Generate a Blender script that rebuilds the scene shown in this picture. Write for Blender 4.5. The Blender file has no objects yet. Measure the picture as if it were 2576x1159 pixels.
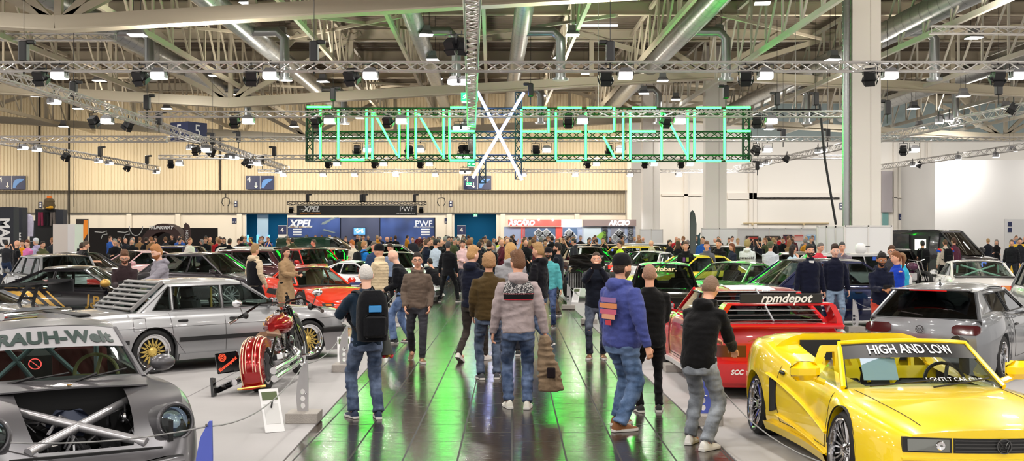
import bpy, bmesh, math, random
from math import sin, cos, pi, radians, sqrt, exp
from mathutils import Vector as V, Matrix, noise
from mathutils.geometry import tessellate_polygon
rnd = random.Random(7)
COL = bpy.context.scene.collection
F, CX, HY, H = 2900.0, 1288.0, 582.0, 2.05      # focal length in pixels, principal column, horizon row, eye height
def at(px, py, Y):
 return V(((px - CX) / F * Y, Y, H - (py - HY) / F * Y))
def gx(px, Y):
 return (px - CX) / F * Y
# ---------------------------------------------------------------- materials
MATS = {}
def mat(name, col=(.5, .5, .5), rough=.5, metal=0., coat=0., emit=None, es=0., spec=.5, bump=None, sheen=0., alpha=None):
 if name in MATS:
  return MATS[name]
 m = bpy.data.materials.new(name)
 m.use_nodes = True
 nt = m.node_tree
 b = nt.nodes['Principled BSDF']
 b.inputs['Base Color'].default_value = (*col, 1)
 b.inputs['Roughness'].default_value = rough
 b.inputs['Metallic'].default_value = metal
 b.inputs['Coat Weight'].default_value = coat
 b.inputs['Coat Roughness'].default_value = .04
 b.inputs['Specular IOR Level'].default_value = spec
 b.inputs['Sheen Weight'].default_value = sheen
 if emit:
  b.inputs['Emission Color'].default_value = (*emit, 1)
  b.inputs['Emission Strength'].default_value = es
 if bump:
  sc, st = bump
  tc = nt.nodes.new('ShaderNodeTexCoord')
  n = nt.nodes.new('ShaderNodeTexNoise')
  n.inputs['Scale'].default_value = sc
  n.inputs['Detail'].default_value = 3
  bp = nt.nodes.new('ShaderNodeBump')
  bp.inputs['Strength'].default_value = st
  bp.inputs['Distance'].default_value = .02
  nt.links.new(tc.outputs['Object'], n.inputs['Vector'])
  nt.links.new(n.outputs['Fac'], bp.inputs['Height'])
  nt.links.new(bp.outputs['Normal'], b.inputs['Normal'])
 MATS[name] = m
 return m
def srgb(h):
 h = h.lstrip('#')
 c = [int(h[i:i + 2], 16) / 255 for i in (0, 2, 4)]
 return tuple(x / 12.92 if x <= .04045 else ((x + .055) / 1.055) ** 2.4 for x in c)
def paint(name, h, metal=.0, rough=.28, coat=1.):
 return mat('paint_' + name, srgb(h), rough, metal, coat)
DENIM = ('#44587c', '#3a5480', '#4a6c9c', '#2c4060', '#2b4168', '#5f7cb0', '#7f97b4', '#23304a', '#8a9099', '#2d4a84', '#a3b6cc', '#3c5a8c', '#6f8fb8', '#8aa3c4')
def cloth(h, fold=True):
 nm = 'cloth_' + h
 if nm in MATS:
  return MATS[nm]
 m = mat(nm, srgb(h), .9, 0, 0, spec=.12, bump=(11, .8), sheen=.1)
 nt = m.node_tree
 b = nt.nodes['Principled BSDF']
 c = srgb(h)
 denim = h in DENIM
 tc = nt.nodes.new('ShaderNodeTexCoord')
 n = nt.nodes.new('ShaderNodeTexNoise')
 n.inputs['Scale'].default_value = 7 if denim else 14
 n.inputs['Detail'].default_value = 5
 nt.links.new(tc.outputs['Object'], n.inputs['Vector'])
 cr = nt.nodes.new('ShaderNodeValToRGB')
 k = .42 if denim else .9
 w = .22 if denim else 0
 cr.color_ramp.elements[0].position = .32
 cr.color_ramp.elements[0].color = (c[0] * k, c[1] * k, c[2] * k, 1)
 cr.color_ramp.elements[1].position = .72
 g = 1.25 if denim else 1.08
 cr.color_ramp.elements[1].color = (lerp(c[0] * g, .5, w), lerp(c[1] * g, .55, w), lerp(c[2] * g, .62, w), 1)
 nt.links.new(n.outputs['Fac'], cr.inputs[0])
 nt.links.new(cr.outputs[0], b.inputs['Base Color'])
 return m
def glass_mat(name, tint, fac=1.0):
 if name in MATS:
  return MATS[name]
 m = bpy.data.materials.new(name)
 m.use_nodes = True
 nt = m.node_tree
 nt.nodes.clear()
 out = nt.nodes.new('ShaderNodeOutputMaterial')
 tr = nt.nodes.new('ShaderNodeBsdfTransparent')
 tr.inputs['Color'].default_value = (*tint, 1)
 gl = nt.nodes.new('ShaderNodeBsdfGlossy')
 gl.inputs['Roughness'].default_value = .02
 gl.inputs['Color'].default_value = (.95, .97, 1, 1)
 lw = nt.nodes.new('ShaderNodeLayerWeight')
 pw = nt.nodes.new('ShaderNodeMath')
 pw.operation = 'POWER'
 pw.inputs[1].default_value = 4.
 ma = nt.nodes.new('ShaderNodeMath')
 ma.operation = 'MULTIPLY_ADD'
 ma.inputs[1].default_value = .9
 ma.inputs[2].default_value = .05
 mx = nt.nodes.new('ShaderNodeMixShader')
 nt.links.new(lw.outputs['Facing'], pw.inputs[0])
 nt.links.new(pw.outputs[0], ma.inputs[0])
 nt.links.new(ma.outputs[0], mx.inputs[0])
 nt.links.new(tr.outputs[0], mx.inputs[1])
 nt.links.new(gl.outputs[0], mx.inputs[2])
 nt.links.new(mx.outputs[0], out.inputs[0])
 MATS[name] = m
 return m
def node_mat(name, fn):
 """fn(nt, principled) wires up a custom procedural material"""
 m = bpy.data.materials.new(name)
 m.use_nodes = True
 fn(m.node_tree, m.node_tree.nodes['Principled BSDF'])
 MATS[name] = m
 return m
# ---------------------------------------------------------------- mesh builder
class MB:
 def __init__(s):
  s.v, s.f, s.m = [], [], []
 def add(s, vs, fs, mi=0):
  o = len(s.v)
  s.v += [tuple(p) for p in vs]
  s.f += [tuple(o + i for i in f) for f in fs]
  s.m += [mi] * len(fs)
 def box(s, c, d, mi=0, M=None):
  x, y, z = d[0] / 2, d[1] / 2, d[2] / 2
  vs = [V((sx * x, sy * y, sz * z)) for sx in (-1, 1) for sy in (-1, 1) for sz in (-1, 1)]
  if M is not None:
   vs = [M @ p for p in vs]
  vs = [p + V(c) for p in vs]
  s.add(vs, [(0, 1, 3, 2), (4, 6, 7, 5), (0, 4, 5, 1), (2, 3, 7, 6), (0, 2, 6, 4), (1, 5, 7, 3)], mi)
 def bbox(s, c, d, r=.01, mi=0, M=None):
  """box with chamfered upright edges and top"""
  x, y, z = d[0] / 2, d[1] / 2, d[2] / 2
  r = min(r, x * .9, y * .9, z * .9)
  rings = []
  for zz, q in ((-z, r), (-z + r, 0), (z - r, 0), (z, r)):
   a, b = x - q, y - q
   rings.append([V(p) for p in ((-a + r, -b, zz), (a - r, -b, zz), (a, -b + r, zz), (a, b - r, zz), (a - r, b, zz), (-a + r, b, zz), (-a, b - r, zz), (-a, -b + r, zz))])
  if M is not None:
   rings = [[M @ p for p in R] for R in rings]
  s.loft([[p + V(c) for p in R] for R in rings], mi=mi)
 def loft(s, rings, mi=0, caps=True, closed=True):
  n = len(rings[0])
  vs = [p for R in rings for p in R]
  fs = []
  for i in range(len(rings) - 1):
   for j in range(n if closed else n - 1):
    k = (j + 1) % n
    fs.append((i * n + j, i * n + k, (i + 1) * n + k, (i + 1) * n + j))
  if caps and closed:
   fs.append(tuple(range(n - 1, -1, -1)))
   fs.append(tuple((len(rings) - 1) * n + j for j in range(n)))
  s.add(vs, fs, mi)
 def tube(s, pts, r, n=8, mi=0, caps=True, flat=1.0, up=None):
  """round tube along points; r scalar or per point (or (ra,rb))"""
  pts = [V(p) for p in pts]
  if not isinstance(r, (list, tuple)):
   r = [r] * len(pts)
  rings = []
  prev = None
  for i, p in enumerate(pts):
   d = (pts[min(i + 1, len(pts) - 1)] - pts[max(i - 1, 0)])
   if d.length < 1e-9:
    d = V((0, 0, 1))
   d.normalize()
   if prev is None:
    u = V(up) if up is not None else (V((0, 0, 1)) if abs(d.z) < .9 else V((0, 1, 0)))
   else:
    u = prev
   a = d.cross(u)
   if a.length < 1e-6:
    a = d.cross(V((1, 0, 0)))
   a.normalize()
   b = a.cross(d)
   prev = b
   ra, rb = r[i] if isinstance(r[i], (list, tuple)) else (r[i], r[i] * flat)
   rings.append([p + a * (cos(t) * ra) + b * (sin(t) * rb) for t in [2 * pi * j / n for j in range(n)]])
  s.loft(rings, mi, caps)
 def bar(s, a, b, w, h=None, mi=0):
  a, b = V(a), V(b)
  d = b - a
  h = h or w
  q = d.to_track_quat('Y', 'Z').to_matrix()
  s.box((a + b) / 2, (w, d.length, h), mi, q)
 def lathe(s, prof, n=24, mi=0, M=None, a0=0, a1=2 * pi):
  """profile [(r, z)] turned round z"""
  full = abs(a1 - a0 - 2 * pi) < 1e-6
  k = n if full else n + 1
  rings = []
  for (r, z) in prof:
   rings.append([V((r * cos(a0 + (a1 - a0) * j / n), r * sin(a0 + (a1 - a0) * j / n), z)) for j in range(k)])
  if M is not None:
   rings = [[M @ p for p in R] for R in rings]
  s.loft(rings, mi, False, full)
 def prism(s, poly, th, M=None, mi=0, holes=()):
  """2D polygon in local xy, extruded th along z (centred)"""
  loops = [poly] + list(holes)
  flat = [V((p[0], p[1], 0)) for L in loops for p in L]
  tris = tessellate_polygon([[V((p[0], p[1], 0)) for p in L] for L in loops])
  n = len(flat)
  vs = [p + V((0, 0, th / 2)) for p in flat] + [p - V((0, 0, th / 2)) for p in flat]
  if M is not None:
   vs = [M @ p for p in vs]
  fs = [tuple(t) for t in tris] + [tuple(i + n for i in reversed(t)) for t in tris]
  o = 0
  for L in loops:
   k = len(L)
   for i in range(k):
    j = (i + 1) % k
    fs.append((o + i, o + j, o + j + n, o + i + n))
   o += k
  s.add(vs, fs, mi)
 def grid(s, P, mi=0):
  """P[i][j] points"""
  n = len(P[0])
  s.add([p for R in P for p in R], [(i * n + j, i * n + j + 1, (i + 1) * n + j + 1, (i + 1) * n + j) for i in range(len(P) - 1) for j in range(n - 1)], mi)
 def ball(s, c, r, n=12, mi=0, M=None):
  rx, ry, rz = r if isinstance(r, (list, tuple)) else (r, r, r)
  rings = []
  k = max(4, n // 2)
  for i in range(k + 1):
   t = pi * i / k
   t = max(.02, min(pi - .02, t))
   R = [V((rx * sin(t) * cos(2 * pi * j / n), ry * sin(t) * sin(2 * pi * j / n), -rz * cos(t))) for j in range(n)]
   if M is not None:
    R = [M @ p for p in R]
   rings.append([p + V(c) for p in R])
  s.loft(rings, mi)
 def mesh(s, name, mats, smooth=True, ang=38, fix=True):
  me = bpy.data.meshes.new(name)
  me.from_pydata(s.v, [], s.f)
  for m in (mats if isinstance(mats, (list, tuple)) else [mats]):
   me.materials.append(m)
  if any(s.m):
   me.polygons.foreach_set('material_index', s.m)
  if fix:
   bm = bmesh.new()
   bm.from_mesh(me)
   bmesh.ops.remove_doubles(bm, verts=bm.verts, dist=1e-5)
   bmesh.ops.recalc_face_normals(bm, faces=bm.faces)
   bm.to_mesh(me)
   bm.free()
  if smooth:
   me.polygons.foreach_set('use_smooth', [True] * len(me.polygons))
   if ang < 180:
    me.set_sharp_from_angle(angle=radians(ang))
  me.update()
  return me
 def build(s, name, mats, parent=None, smooth=True, ang=38, loc=None, rot=None, fix=True):
  return link(name, s.mesh(name, mats, smooth, ang, fix), parent, loc, rot)
def link(name, data, parent=None, loc=None, rot=None):
 o = bpy.data.objects.new(name, data)
 COL.objects.link(o)
 if parent is not None:
  o.parent = parent
 if loc is not None:
  o.location = loc
 if rot is not None:
  o.rotation_euler = rot
 return o
def tag(o, label, cat, group=None, kind=None):
 o['label'] = label
 o['category'] = cat
 if group:
  o['group'] = group
 if kind:
  o['kind'] = kind
 return o
def struct(o):
 o['kind'] = 'structure'
 return o
def empty(name, loc=(0, 0, 0), rz=0.):
 return link(name, None, None, loc, (0, 0, rz))
def copy_tree(o, parent=None):
 c = o.copy()
 COL.objects.link(c)
 c.parent = parent
 for ch in o.children:
  copy_tree(ch, c)
 return c
def text_mesh(txt, size, ex=.002, bold=0., shear=0., align='CENTER', space=1.):
 cu = bpy.data.curves.new('lettering', 'FONT')
 cu.body = txt
 cu.size = size
 cu.extrude = ex
 cu.offset = bold
 cu.shear = shear
 cu.align_x = align
 cu.align_y = 'CENTER'
 cu.space_character = space
 cu.resolution_u = 3
 o = bpy.data.objects.new('lettering', cu)
 COL.objects.link(o)
 bpy.context.view_layer.update()
 me = bpy.data.meshes.new_from_object(o.evaluated_get(bpy.context.evaluated_depsgraph_get()))
 bpy.data.objects.remove(o)
 bpy.data.curves.remove(cu)
 return me
def text(txt, size, m, parent, M, name='lettering', warp=None, **k):
 """flat raised lettering; M places its xy plane; warp(p)->p bends it onto a surface"""
 me = text_mesh(txt, size, **k)
 for v in me.vertices:
  p = M @ v.co
  v.co = warp(p) if warp else p
 me.materials.clear()
 me.materials.append(m)
 return link(name, me, parent)
def basis(x, y, z, o=(0, 0, 0)):
 M = Matrix.Identity(4)
 for i, c in enumerate((x, y, z)):
  for j in range(3):
   M[j][i] = c[j]
 for j in range(3):
  M[j][3] = o[j]
 return M
FRONT = basis((1, 0, 0), (0, 0, 1), (0, -1, 0))      # text facing the camera (-Y)
def facing(x, y, z):
 M = FRONT.copy()
 M[0][3], M[1][3], M[2][3] = x, y, z
 return M
def lerp(a, b, t):
 return a + (b - a) * t
def interp(tab, x, k=0, smooth=True):
 """monotone cubic through [(x, y...)]"""
 n = len(tab)
 if x <= tab[0][0]:
  return tab[0][1]
 if x >= tab[-1][0]:
  return tab[-1][1]
 for i in range(n - 1):
  if x <= tab[i + 1][0]:
   break
 x0, y0 = tab[i][:2]
 x1, y1 = tab[i + 1][:2]
 h = x1 - x0
 d = (y1 - y0) / h
 if not smooth:
  return y0 + d * (x - x0)
 def slope(a, b, c):
  d0 = (b[1] - a[1]) / (b[0] - a[0])
  d1 = (c[1] - b[1]) / (c[0] - b[0])
  return 0 if d0 * d1 <= 0 else 2 * d0 * d1 / (d0 + d1)
 m0 = slope(tab[i - 1], tab[i], tab[i + 1]) if i > 0 else d
 m1 = slope(tab[i], tab[i + 1], tab[i + 2]) if i < n - 2 else d
 t = (x - x0) / h
 return (2 * t ** 3 - 3 * t ** 2 + 1) * y0 + (t ** 3 - 2 * t ** 2 + t) * h * m0 + (-2 * t ** 3 + 3 * t ** 2) * y1 + (t ** 3 - t ** 2) * h * m1
# ================================================================ SETTING
YW = 86.0
white_wall = mat('white_wall', srgb('#ebe4da'), .7)
cream = mat('cream_cladding', srgb('#d3c6ad'), .6)
beige = mat('beige_cladding', srgb('#b3aa9a'), .6)
steel_cream = mat('cream_steel', srgb('#cfc4ae'), .5)
steel_white = mat('white_steel', srgb('#d5d0c4'), .5)
dark_line = mat('dark_joint', srgb('#2a2724'), .8)
alu = mat('aluminium', srgb('#dcd9d6'), .38, .6)
galv = mat('galvanised_duct', srgb('#a7aaab'), .32, .8)
black = mat('black_plastic', (.012, .012, .014), .4)
matblack = mat('matt_black', (.01, .01, .011), .8)
chrome = mat('chrome', (.85, .85, .87), .08, 1.)
white = mat('white_plain', (.75, .75, .76), .5)
navy_sign = mat('navy_sign', srgb('#26305a'), .5)
white_sign = mat('white_lettering', (.85, .85, .85), .6)
def parquet(nt, b):
 L = nt.links.new
 tc = nt.nodes.new('ShaderNodeTexCoord')
 br = nt.nodes.new('ShaderNodeTexBrick')
 br.inputs['Scale'].default_value = 1
 br.inputs['Brick Width'].default_value = .98
 br.inputs['Row Height'].default_value = .49
 br.inputs['Mortar Size'].default_value = .009
 br.inputs['Color1'].default_value = (.03, .019, .013, 1)
 br.inputs['Color2'].default_value = (.018, .012, .009, 1)
 br.inputs['Mortar'].default_value = (.004, .003, .003, 1)
 mp = nt.nodes.new('ShaderNodeMapping')
 L(tc.outputs['Object'], mp.inputs[0])
 mp.inputs['Rotation'].default_value = (0, 0, pi / 2)
 L(mp.outputs[0], br.inputs['Vector'])
 n = nt.nodes.new('ShaderNodeTexNoise')
 mp2 = nt.nodes.new('ShaderNodeMapping')
 mp2.inputs['Scale'].default_value = (6, 45, 1)
 L(tc.outputs['Object'], mp2.inputs[0])
 L(mp2.outputs[0], n.inputs['Vector'])
 n.inputs['Scale'].default_value = 1
 n.inputs['Detail'].default_value = 6
 mx = nt.nodes.new('ShaderNodeMix')
 mx.data_type = 'RGBA'
 mx.blend_type = 'MULTIPLY'
 mx.inputs[0].default_value = .7
 L(br.outputs['Color'], mx.inputs[6])
 cr = nt.nodes.new('ShaderNodeValToRGB')
 cr.color_ramp.elements[0].position = .3
 cr.color_ramp.elements[0].color = (.45, .45, .45, 1)
 cr.color_ramp.elements[1].position = .72
 cr.color_ramp.elements[1].color = (1.7, 1.7, 1.7, 1)
 L(n.outputs['Fac'], cr.inputs[0])
 L(cr.outputs[0], mx.inputs[7])
 L(mx.outputs[2], b.inputs['Base Color'])
 rr = nt.nodes.new('ShaderNodeMapRange')
 rr.inputs[1].default_value = .3
 rr.inputs[2].default_value = .75
 rr.inputs[3].default_value = .11
 rr.inputs[4].default_value = .3
 L(n.outputs['Fac'], rr.inputs[0])
 ad = nt.nodes.new('ShaderNodeMath')
 ad.operation = 'MULTIPLY_ADD'
 ad.inputs[1].default_value = .45
 L(br.outputs['Fac'], ad.inputs[0])
 L(rr.outputs[0], ad.inputs[2])
 L(ad.outputs[0], b.inputs['Roughness'])
 b.inputs['Specular IOR Level'].default_value = .55
 bp = nt.nodes.new('ShaderNodeBump')
 bp.inputs['Strength'].default_value = .06
 bp.inputs['Distance'].default_value = .01
 L(n.outputs['Fac'], bp.inputs['Height'])
 L(bp.outputs[0], b.inputs['Normal'])
wood = node_mat('dark_parquet', parquet)
def carpet_fn(nt, b):
 L = nt.links.new
 tc = nt.nodes.new('ShaderNodeTexCoord')
 n = nt.nodes.new('ShaderNodeTexNoise')
 n.inputs['Scale'].default_value = .35
 n.inputs['Detail'].default_value = 5
 L(tc.outputs['Object'], n.inputs['Vector'])
 cr = nt.nodes.new('ShaderNodeValToRGB')
 cr.color_ramp.elements[0].position = .3
 cr.color_ramp.elements[0].color = (.33, .32, .32, 1)
 cr.color_ramp.elements[1].position = .7
 cr.color_ramp.elements[1].color = (.44, .425, .43, 1)
 L(n.outputs['Fac'], cr.inputs[0])
 sx = nt.nodes.new('ShaderNodeSeparateXYZ')
 L(tc.outputs['Object'], sx.inputs[0])
 w = nt.nodes.new('ShaderNodeMath')
 w.operation = 'PINGPONG'
 w.inputs[1].default_value = 2.
 L(sx.outputs[0], w.inputs[0])
 c = nt.nodes.new('ShaderNodeMath')
 c.operation = 'GREATER_THAN'
 c.inputs[1].default_value = .012
 L(w.outputs[0], c.inputs[0])
 mx = nt.nodes.new('ShaderNodeMix')
 mx.data_type = 'RGBA'
 L(c.outputs[0], mx.inputs[0])
 mx.inputs[6].default_value = (.22, .21, .21, 1)
 L(cr.outputs[0], mx.inputs[7])
 L(mx.outputs[2], b.inputs['Base Color'])
 b.inputs['Roughness'].default_value = .85
 b.inputs['Specular IOR Level'].default_value = .3
carpet = node_mat('grey_carpet', carpet_fn)
mb = MB()
mb.add([(-60, -12, 0), (60, -12, 0), (60, 92, 0), (-60, 92, 0)], [(0, 1, 2, 3)])
struct(mb.build('floor', wood, smooth=False))
def aisle(side, Y):
 return (-2.04 if side < 0 else 2.0) - .018 * (Y - 10.3)
def slab(name, pts, z, m):
 mb = MB()
 n = len(pts)
 mb.add([(x, y, z) for x, y in pts] + [(x, y, 0) for x, y in pts],
   [tuple(range(n))] + [(i, (i + 1) % n, n + (i + 1) % n, n + i) for i in range(n)])
 return mb.build(name, m, smooth=False)
c1 = slab('carpet', [(-58, -11), (aisle(-1, -11), -11), (aisle(-1, 21.2), 21.2), (-58, 21.2)], .012, carpet)
tag(c1, 'light grey exhibition carpet under the motorcycle and the silver sedan', 'carpet')
c2 = slab('carpet', [(-58, 24.8), (aisle(-1, 24.8), 24.8), (aisle(-1, 60), 60), (-58, 60)], .012, carpet)
tag(c2, 'grey exhibition carpet beyond the green-lit cross aisle, under the orange-red wedge sports car', 'carpet')
c3 = slab('carpet', [(aisle(1, -11), -11), (58, -11), (58, 60), (aisle(1, 60), 60)], .012, carpet)
tag(c3, 'light grey exhibition carpet under the yellow roadster and the red race car', 'carpet')
for c in (c1, c2, c3):
 c['kind'] = 'thing'
def ribbed(name, x0, x1, z0, z1, y, m, pitch=.24, d=.05, back=.3):
 mb = MB()
 n = int((x1 - x0) / pitch)
 P = []
 for i in range(n):
  x = x0 + i * pitch
  for dx, dy in ((0, 0), (.62, 0), (.68, d), (.94, d)):
   P.append((x + dx * pitch, y + dy))
 P.append((x1, y))
 mb.grid([[V((a, b, z)) for a, b in P] for z in (z0, z1)])
 mb.add([(x0, y, z0), (x1, y, z0), (x1, y + back, z0), (x0, y + back, z0)], [(0, 1, 2, 3)])
 o = mb.build(name, m, smooth=False, fix=False)
 return struct(o)
XR = gx(1583, YW)
ribbed('wall_back_upper', -60, XR, 5.08, 12.3, YW - .9, cream)
ribbed('wall_back_middle', -60, XR - .3, 3.46, 5.2, YW, beige, back=.5)
def wbox(name, x0, x1, y0, y1, z0, z1, m, **k):
 mb = MB()
 mb.box(((x0 + x1) / 2, (y0 + y1) / 2, (z0 + z1) / 2), (x1 - x0, y1 - y0, z1 - z0))
 return mb.build(name, m, smooth=False, **k)
g1 = (gx(615, YW), gx(720, YW))
g2 = (gx(1142, YW), gx(1248, YW))
zt_ = 3.34
segs = [(-60, g1[0]), (g1[1], g2[0]), (g2[1], XR)]
mb = MB()
for a, b in segs:
 mb.box(((a + b) / 2, YW + .55, 1.73), (b - a, .3, 3.46))
for a, b in (g1, g2):
 mb.box(((a + b) / 2, YW + .55, 3.4), (b - a, .3, .12))
struct(mb.build('wall_back', white_wall, smooth=False))
sh = mat('shutter_grey', srgb('#c9c4bd'), .5)
for i, x in enumerate((150, 322, 445, 600, 1130, 1265, 1452)):
 struct(wbox('trim_%d' % (i + 1), gx(x, YW) - .18, gx(x, YW) + .18, YW + .2, YW + .4, 0, 3.46, white_wall))
for i, x in enumerate((112, 186, 562)):
 struct(wbox('trim_%d' % (i + 10), gx(x, YW) - .05, gx(x, YW) + .05, YW - 1.0, YW - .9, 5.1 if x != 186 else 0, 12, dark_line))
teal = mat('teal_room', srgb('#0c6f8c'), .6)
blue_lit = mat('blue_tube_light', (.1, .5, 1), .4, emit=(.12, .5, 1.), es=1.6)
for i, (a, b) in enumerate((g1, g2)):
 mb = MB()
 w = b - a
 mb.box(((a + b) / 2, YW + 6, 1.9), (w + 6, .1, 4))
 for x in (a - 3, b + 3):
  mb.box((x, YW + 3.5, 1.9), (.1, 5, 4))
 mb.box(((a + b) / 2, YW + 3.5, 3.9), (w + 6, 5, .1))
 struct(mb.build('door_%d' % (i + 1), teal, smooth=False))
 light = bpy.data.lights.new('gate_light', 'AREA')
 light.energy = 120
 light.size = 2
 light.color = (.25, .7, 1.)
 link('gate_light', light, None, ((a + b) / 2, YW + 3, 3.6))
mb = MB()
m1 = MB()
for x0, x1 in ((640, 668),):
 m1.box((gx((x0 + x1) / 2, YW), YW + 1., 1.67), (gx(x1, YW) - gx(x0, YW), .1, 3.3))
tag(m1.build('sliding_door', mat('pale_blue_door', srgb('#a8c8e6'), .5), smooth=False), 'pale blue door leaf standing in the blue-lit gate beside the dark company booth', 'door')['kind'] = 'thing'
for i, x in enumerate((617, 641, 670, 700, 716)):
 m1 = MB()
 m1.box((gx(x, YW), YW + .9, .9), (.12, .12, 1.8))
 tag(m1.build('light_strip', blue_lit), 'upright blue light strip in the gate beside the dark blue booth', 'lamp', 'blue light strips in the gate')
# ---- wall of the other half: pale panels, ribs, upper grey band
struct(wbox('wall_right', XR, 62, YW + 1.0, YW + 1.3, 0, 12.3, mat('white_panels', srgb('#f0ebe3'), .7)))
mb = MB()
mb.box((XR - .1, YW + .3, 6.1), (.3, 2.5, 12.3))
struct(mb.build('wall_return', white_wall, smooth=False))
struct(wbox('wall_right_upper', gx(1890, YW), 62, YW + .75, YW + 1., 8.9, 12.3, mat('grey_panels', srgb('#8d9a99'), .6)))
trims = [(1668, 1770, 487, 492), (1836, 2120, 484, 500), (1909, 2120, 496, 499), (2255, 2320, 495, 497)]
for i, (x0, x1, y0, y1) in enumerate(trims):
 struct(wbox('trim_%d' % (20 + i), gx(x0, YW), gx(x1, YW), YW + .8, YW + 1., at(0, y1, YW).z, at(0, y0, YW).z, white_wall))
for i, x in enumerate((1730, 1895, 1905, 2262, 2330, 2348)):
 struct(wbox('trim_%d' % (30 + i), gx(x, YW) - .14, gx(x, YW) + .14, YW + .8, YW + 1., 0, 9., white_wall))
struct(wbox('wall_block', gx(2352, 80), 62, 80, 87, 0, at(0, 402, 80).z, mat('white_block', srgb('#e6e4e2'), .7)))
struct(wbox('door_3', gx(2230, YW), gx(2245, YW), YW + .9, YW + 1.0, 0, 3.5, mat('teal_glass', srgb('#7fb0ae'), .3)))
struct(wbox('wall_recess', gx(2225, YW), gx(2252, YW), YW + .6, YW + .9, 3.5, 6.6, mat('grey_fascia', srgb('#b7b0b4'), .6)))
mb = MB()
for k in range(12):
 pass
# ---- deck
deck_m = mat('roof_deck', srgb('#75695a'), .7)
mb = MB()
P = []
y = 12.
while y < 88:
 for dy, dz in ((0, 0), (.22, 0), (.3, .14), (.52, .14)):
  P.append((y + dy, 12.2 + dz))
 y += .6
mb.grid([[V((x, a, b)) for a, b in P] for x in (-60, 62)])
struct(mb.build('ceiling', deck_m, smooth=False, fix=False))
struct(wbox('ceiling_front', -60, 62, -12, 12, 12.2, 12.4, deck_m))
for i in range(11):
 Yb = 16 + i * 7.0
 mb = MB()
 mb.box((1, Yb, 11.9), (122, .06, .55))
 for z in (11.63, 12.17):
  mb.box((1, Yb, z), (122, .3, .05))
 tag(mb.build('roof_purlin', steel_cream, smooth=False), 'long cream roof purlin running across under the corrugated deck', 'purlin', 'cross purlins under the roof deck')
# ---- girders
def chord_z(x):
 pts = [(-62.6, 8.6), (-38.5, 10.), (-14.2, 8.55), (10., 9.95), (34, 8.6), (58, 10)]
 return interp(pts, x, smooth=False)
for gi, Yg in enumerate((36., 58., 80.)):
 r = empty('cross_girder', (0, Yg, 0))
 tag(r, ('nearest huge cream cross girder with sagging box chord, at the top of the picture', 'second cream cross girder, its chord passing just above the green light letters',
   'farthest cream cross girder, in front of the corrugated back wall')[gi], 'girder')
 mb = MB()
 xs = [-58, -38.5, -14.2, 10., 34, 58]
 m_ = steel_cream
 for a, b in zip(xs[:-1], xs[1:]):
  mb.bar((a, 0, chord_z(a)), (b, 0, chord_z(b)), .42, .42)
  mb.bar((a, 0, chord_z(a) - .24), (b, 0, chord_z(b) - .24), .6, .06)
 mb.build('bottom_chord', m_, r, smooth=False)
 x = -56.5
 while x < 58:
  mb = MB()
  mb.bar((x, 0, chord_z(x)), (x, 0, 12.), .22, .22)
  mb.build('post', m_, r, smooth=False)
  x += 6.05
 for xv in (-38.5, -14.2, 10, 34):
  for s in (-1, 1):
   for k in (1, 2):
    mb = MB()
    mb.bar((xv + s * .2, 0, chord_z(xv) + .1), (xv + s * (3.1 * k + .4), 0, 12.), .24, .24)
    mb.build('diagonal', m_, r, smooth=False)
gz0, gz1 = 9.35, 11.9
for gi, X in enumerate((-30, -24.5, -19, -13.4, -8.1, -4.6, -1.0, 2.7, 6.3, 10.2, 15.5, 21, 27, 33)):
 m_ = steel_cream if X < 8 else steel_white
 if -9 < X < 9:
  z0 = 10.1
 else:
  z0 = gz0
 y0 = 24.
 sl = -.018
 r = empty('roof_girder', (X, 0, 0))
 fx = lambda y: sl * (y - 40)
 tag(r, 'cream lattice roof girder running lengthwise to the back wall', 'girder', 'lengthwise lattice girders')
 mb = MB()
 mb.bar((fx(y0), y0, z0), (fx(85), 85, z0), .14, .2)
 mb.bar((fx(y0), y0, gz1), (fx(85), 85, gz1), .14, .16)
 mb.build('chord', m_, r, smooth=False)
 mb = MB()
 y = y0 + 1
 k = 0
 while y < 84:
  mb.bar((fx(y), y, z0), (fx(y), y, gz1), .085, .12)
  mb.bar((fx(y), y, gz1), (fx(y + 2.6), y + 2.6, z0), .07, .09)
  y += 2.6
  k += 1
 mb.build('web', m_, r, smooth=False)
mb = MB()
braces = []
for X, s in ((-17, 1), (-8, 1), (-4, -1), (4, -1), (8, 1), (16, 1), (24, -1)):
 for Y0 in (44, 64):
  b = MB()
  b.bar((X, Y0, 10.3), (X + s * 7, Y0 + 12, 11.4), .12, .12)
  tag(b.build('wind_brace', steel_cream), 'slanting cream wind brace crossing below the roof deck', 'brace', 'wind braces')
# ---- columns
def column(x0, x1, Y, d, name, label):
 r = empty(name, (gx((x0 + x1) / 2, Y), Y + d / 2, 0))
 tag(r, label, 'column', kind='structure')
 w = gx(x1, Y) - gx(x0, Y)
 mb = MB()
 mb.box((0, 0, 6.1), (w, d, 12.2))
 mb.build('column_shaft', mat('column_paint', srgb('#f6f1ea'), .6), r, smooth=False)
 mb = MB()
 mb.box((w * .14, -d / 2 - .01, 6.1), (.012, .02, 12.2))
 mb.build('column_joint', sh, r, smooth=False)
 return r, w
r, w = column(2145, 2216, 41, 1.0, 'column', 'big white hall column nearest the camera, panelled at its foot')
mb = MB()
mb.tube([(-w / 2 - .17, -.3, 0), (-w / 2 - .17, -.3, 12)], .14, 10)
for k in range(60):
 mb.tube([(-w / 2 - .17, -.3, .1 + k * .2), (-w / 2 - .17, -.3, .13 + k * .2)], .152, 10)
mb.build('foil_duct', galv, r)
column(1775, 1828, 63, .9, 'column', 'middle white hall column behind the end of the green light letters')
column(1617, 1660, 77, .9, 'column', 'farthest white hall column beside the wheel booths')
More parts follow.
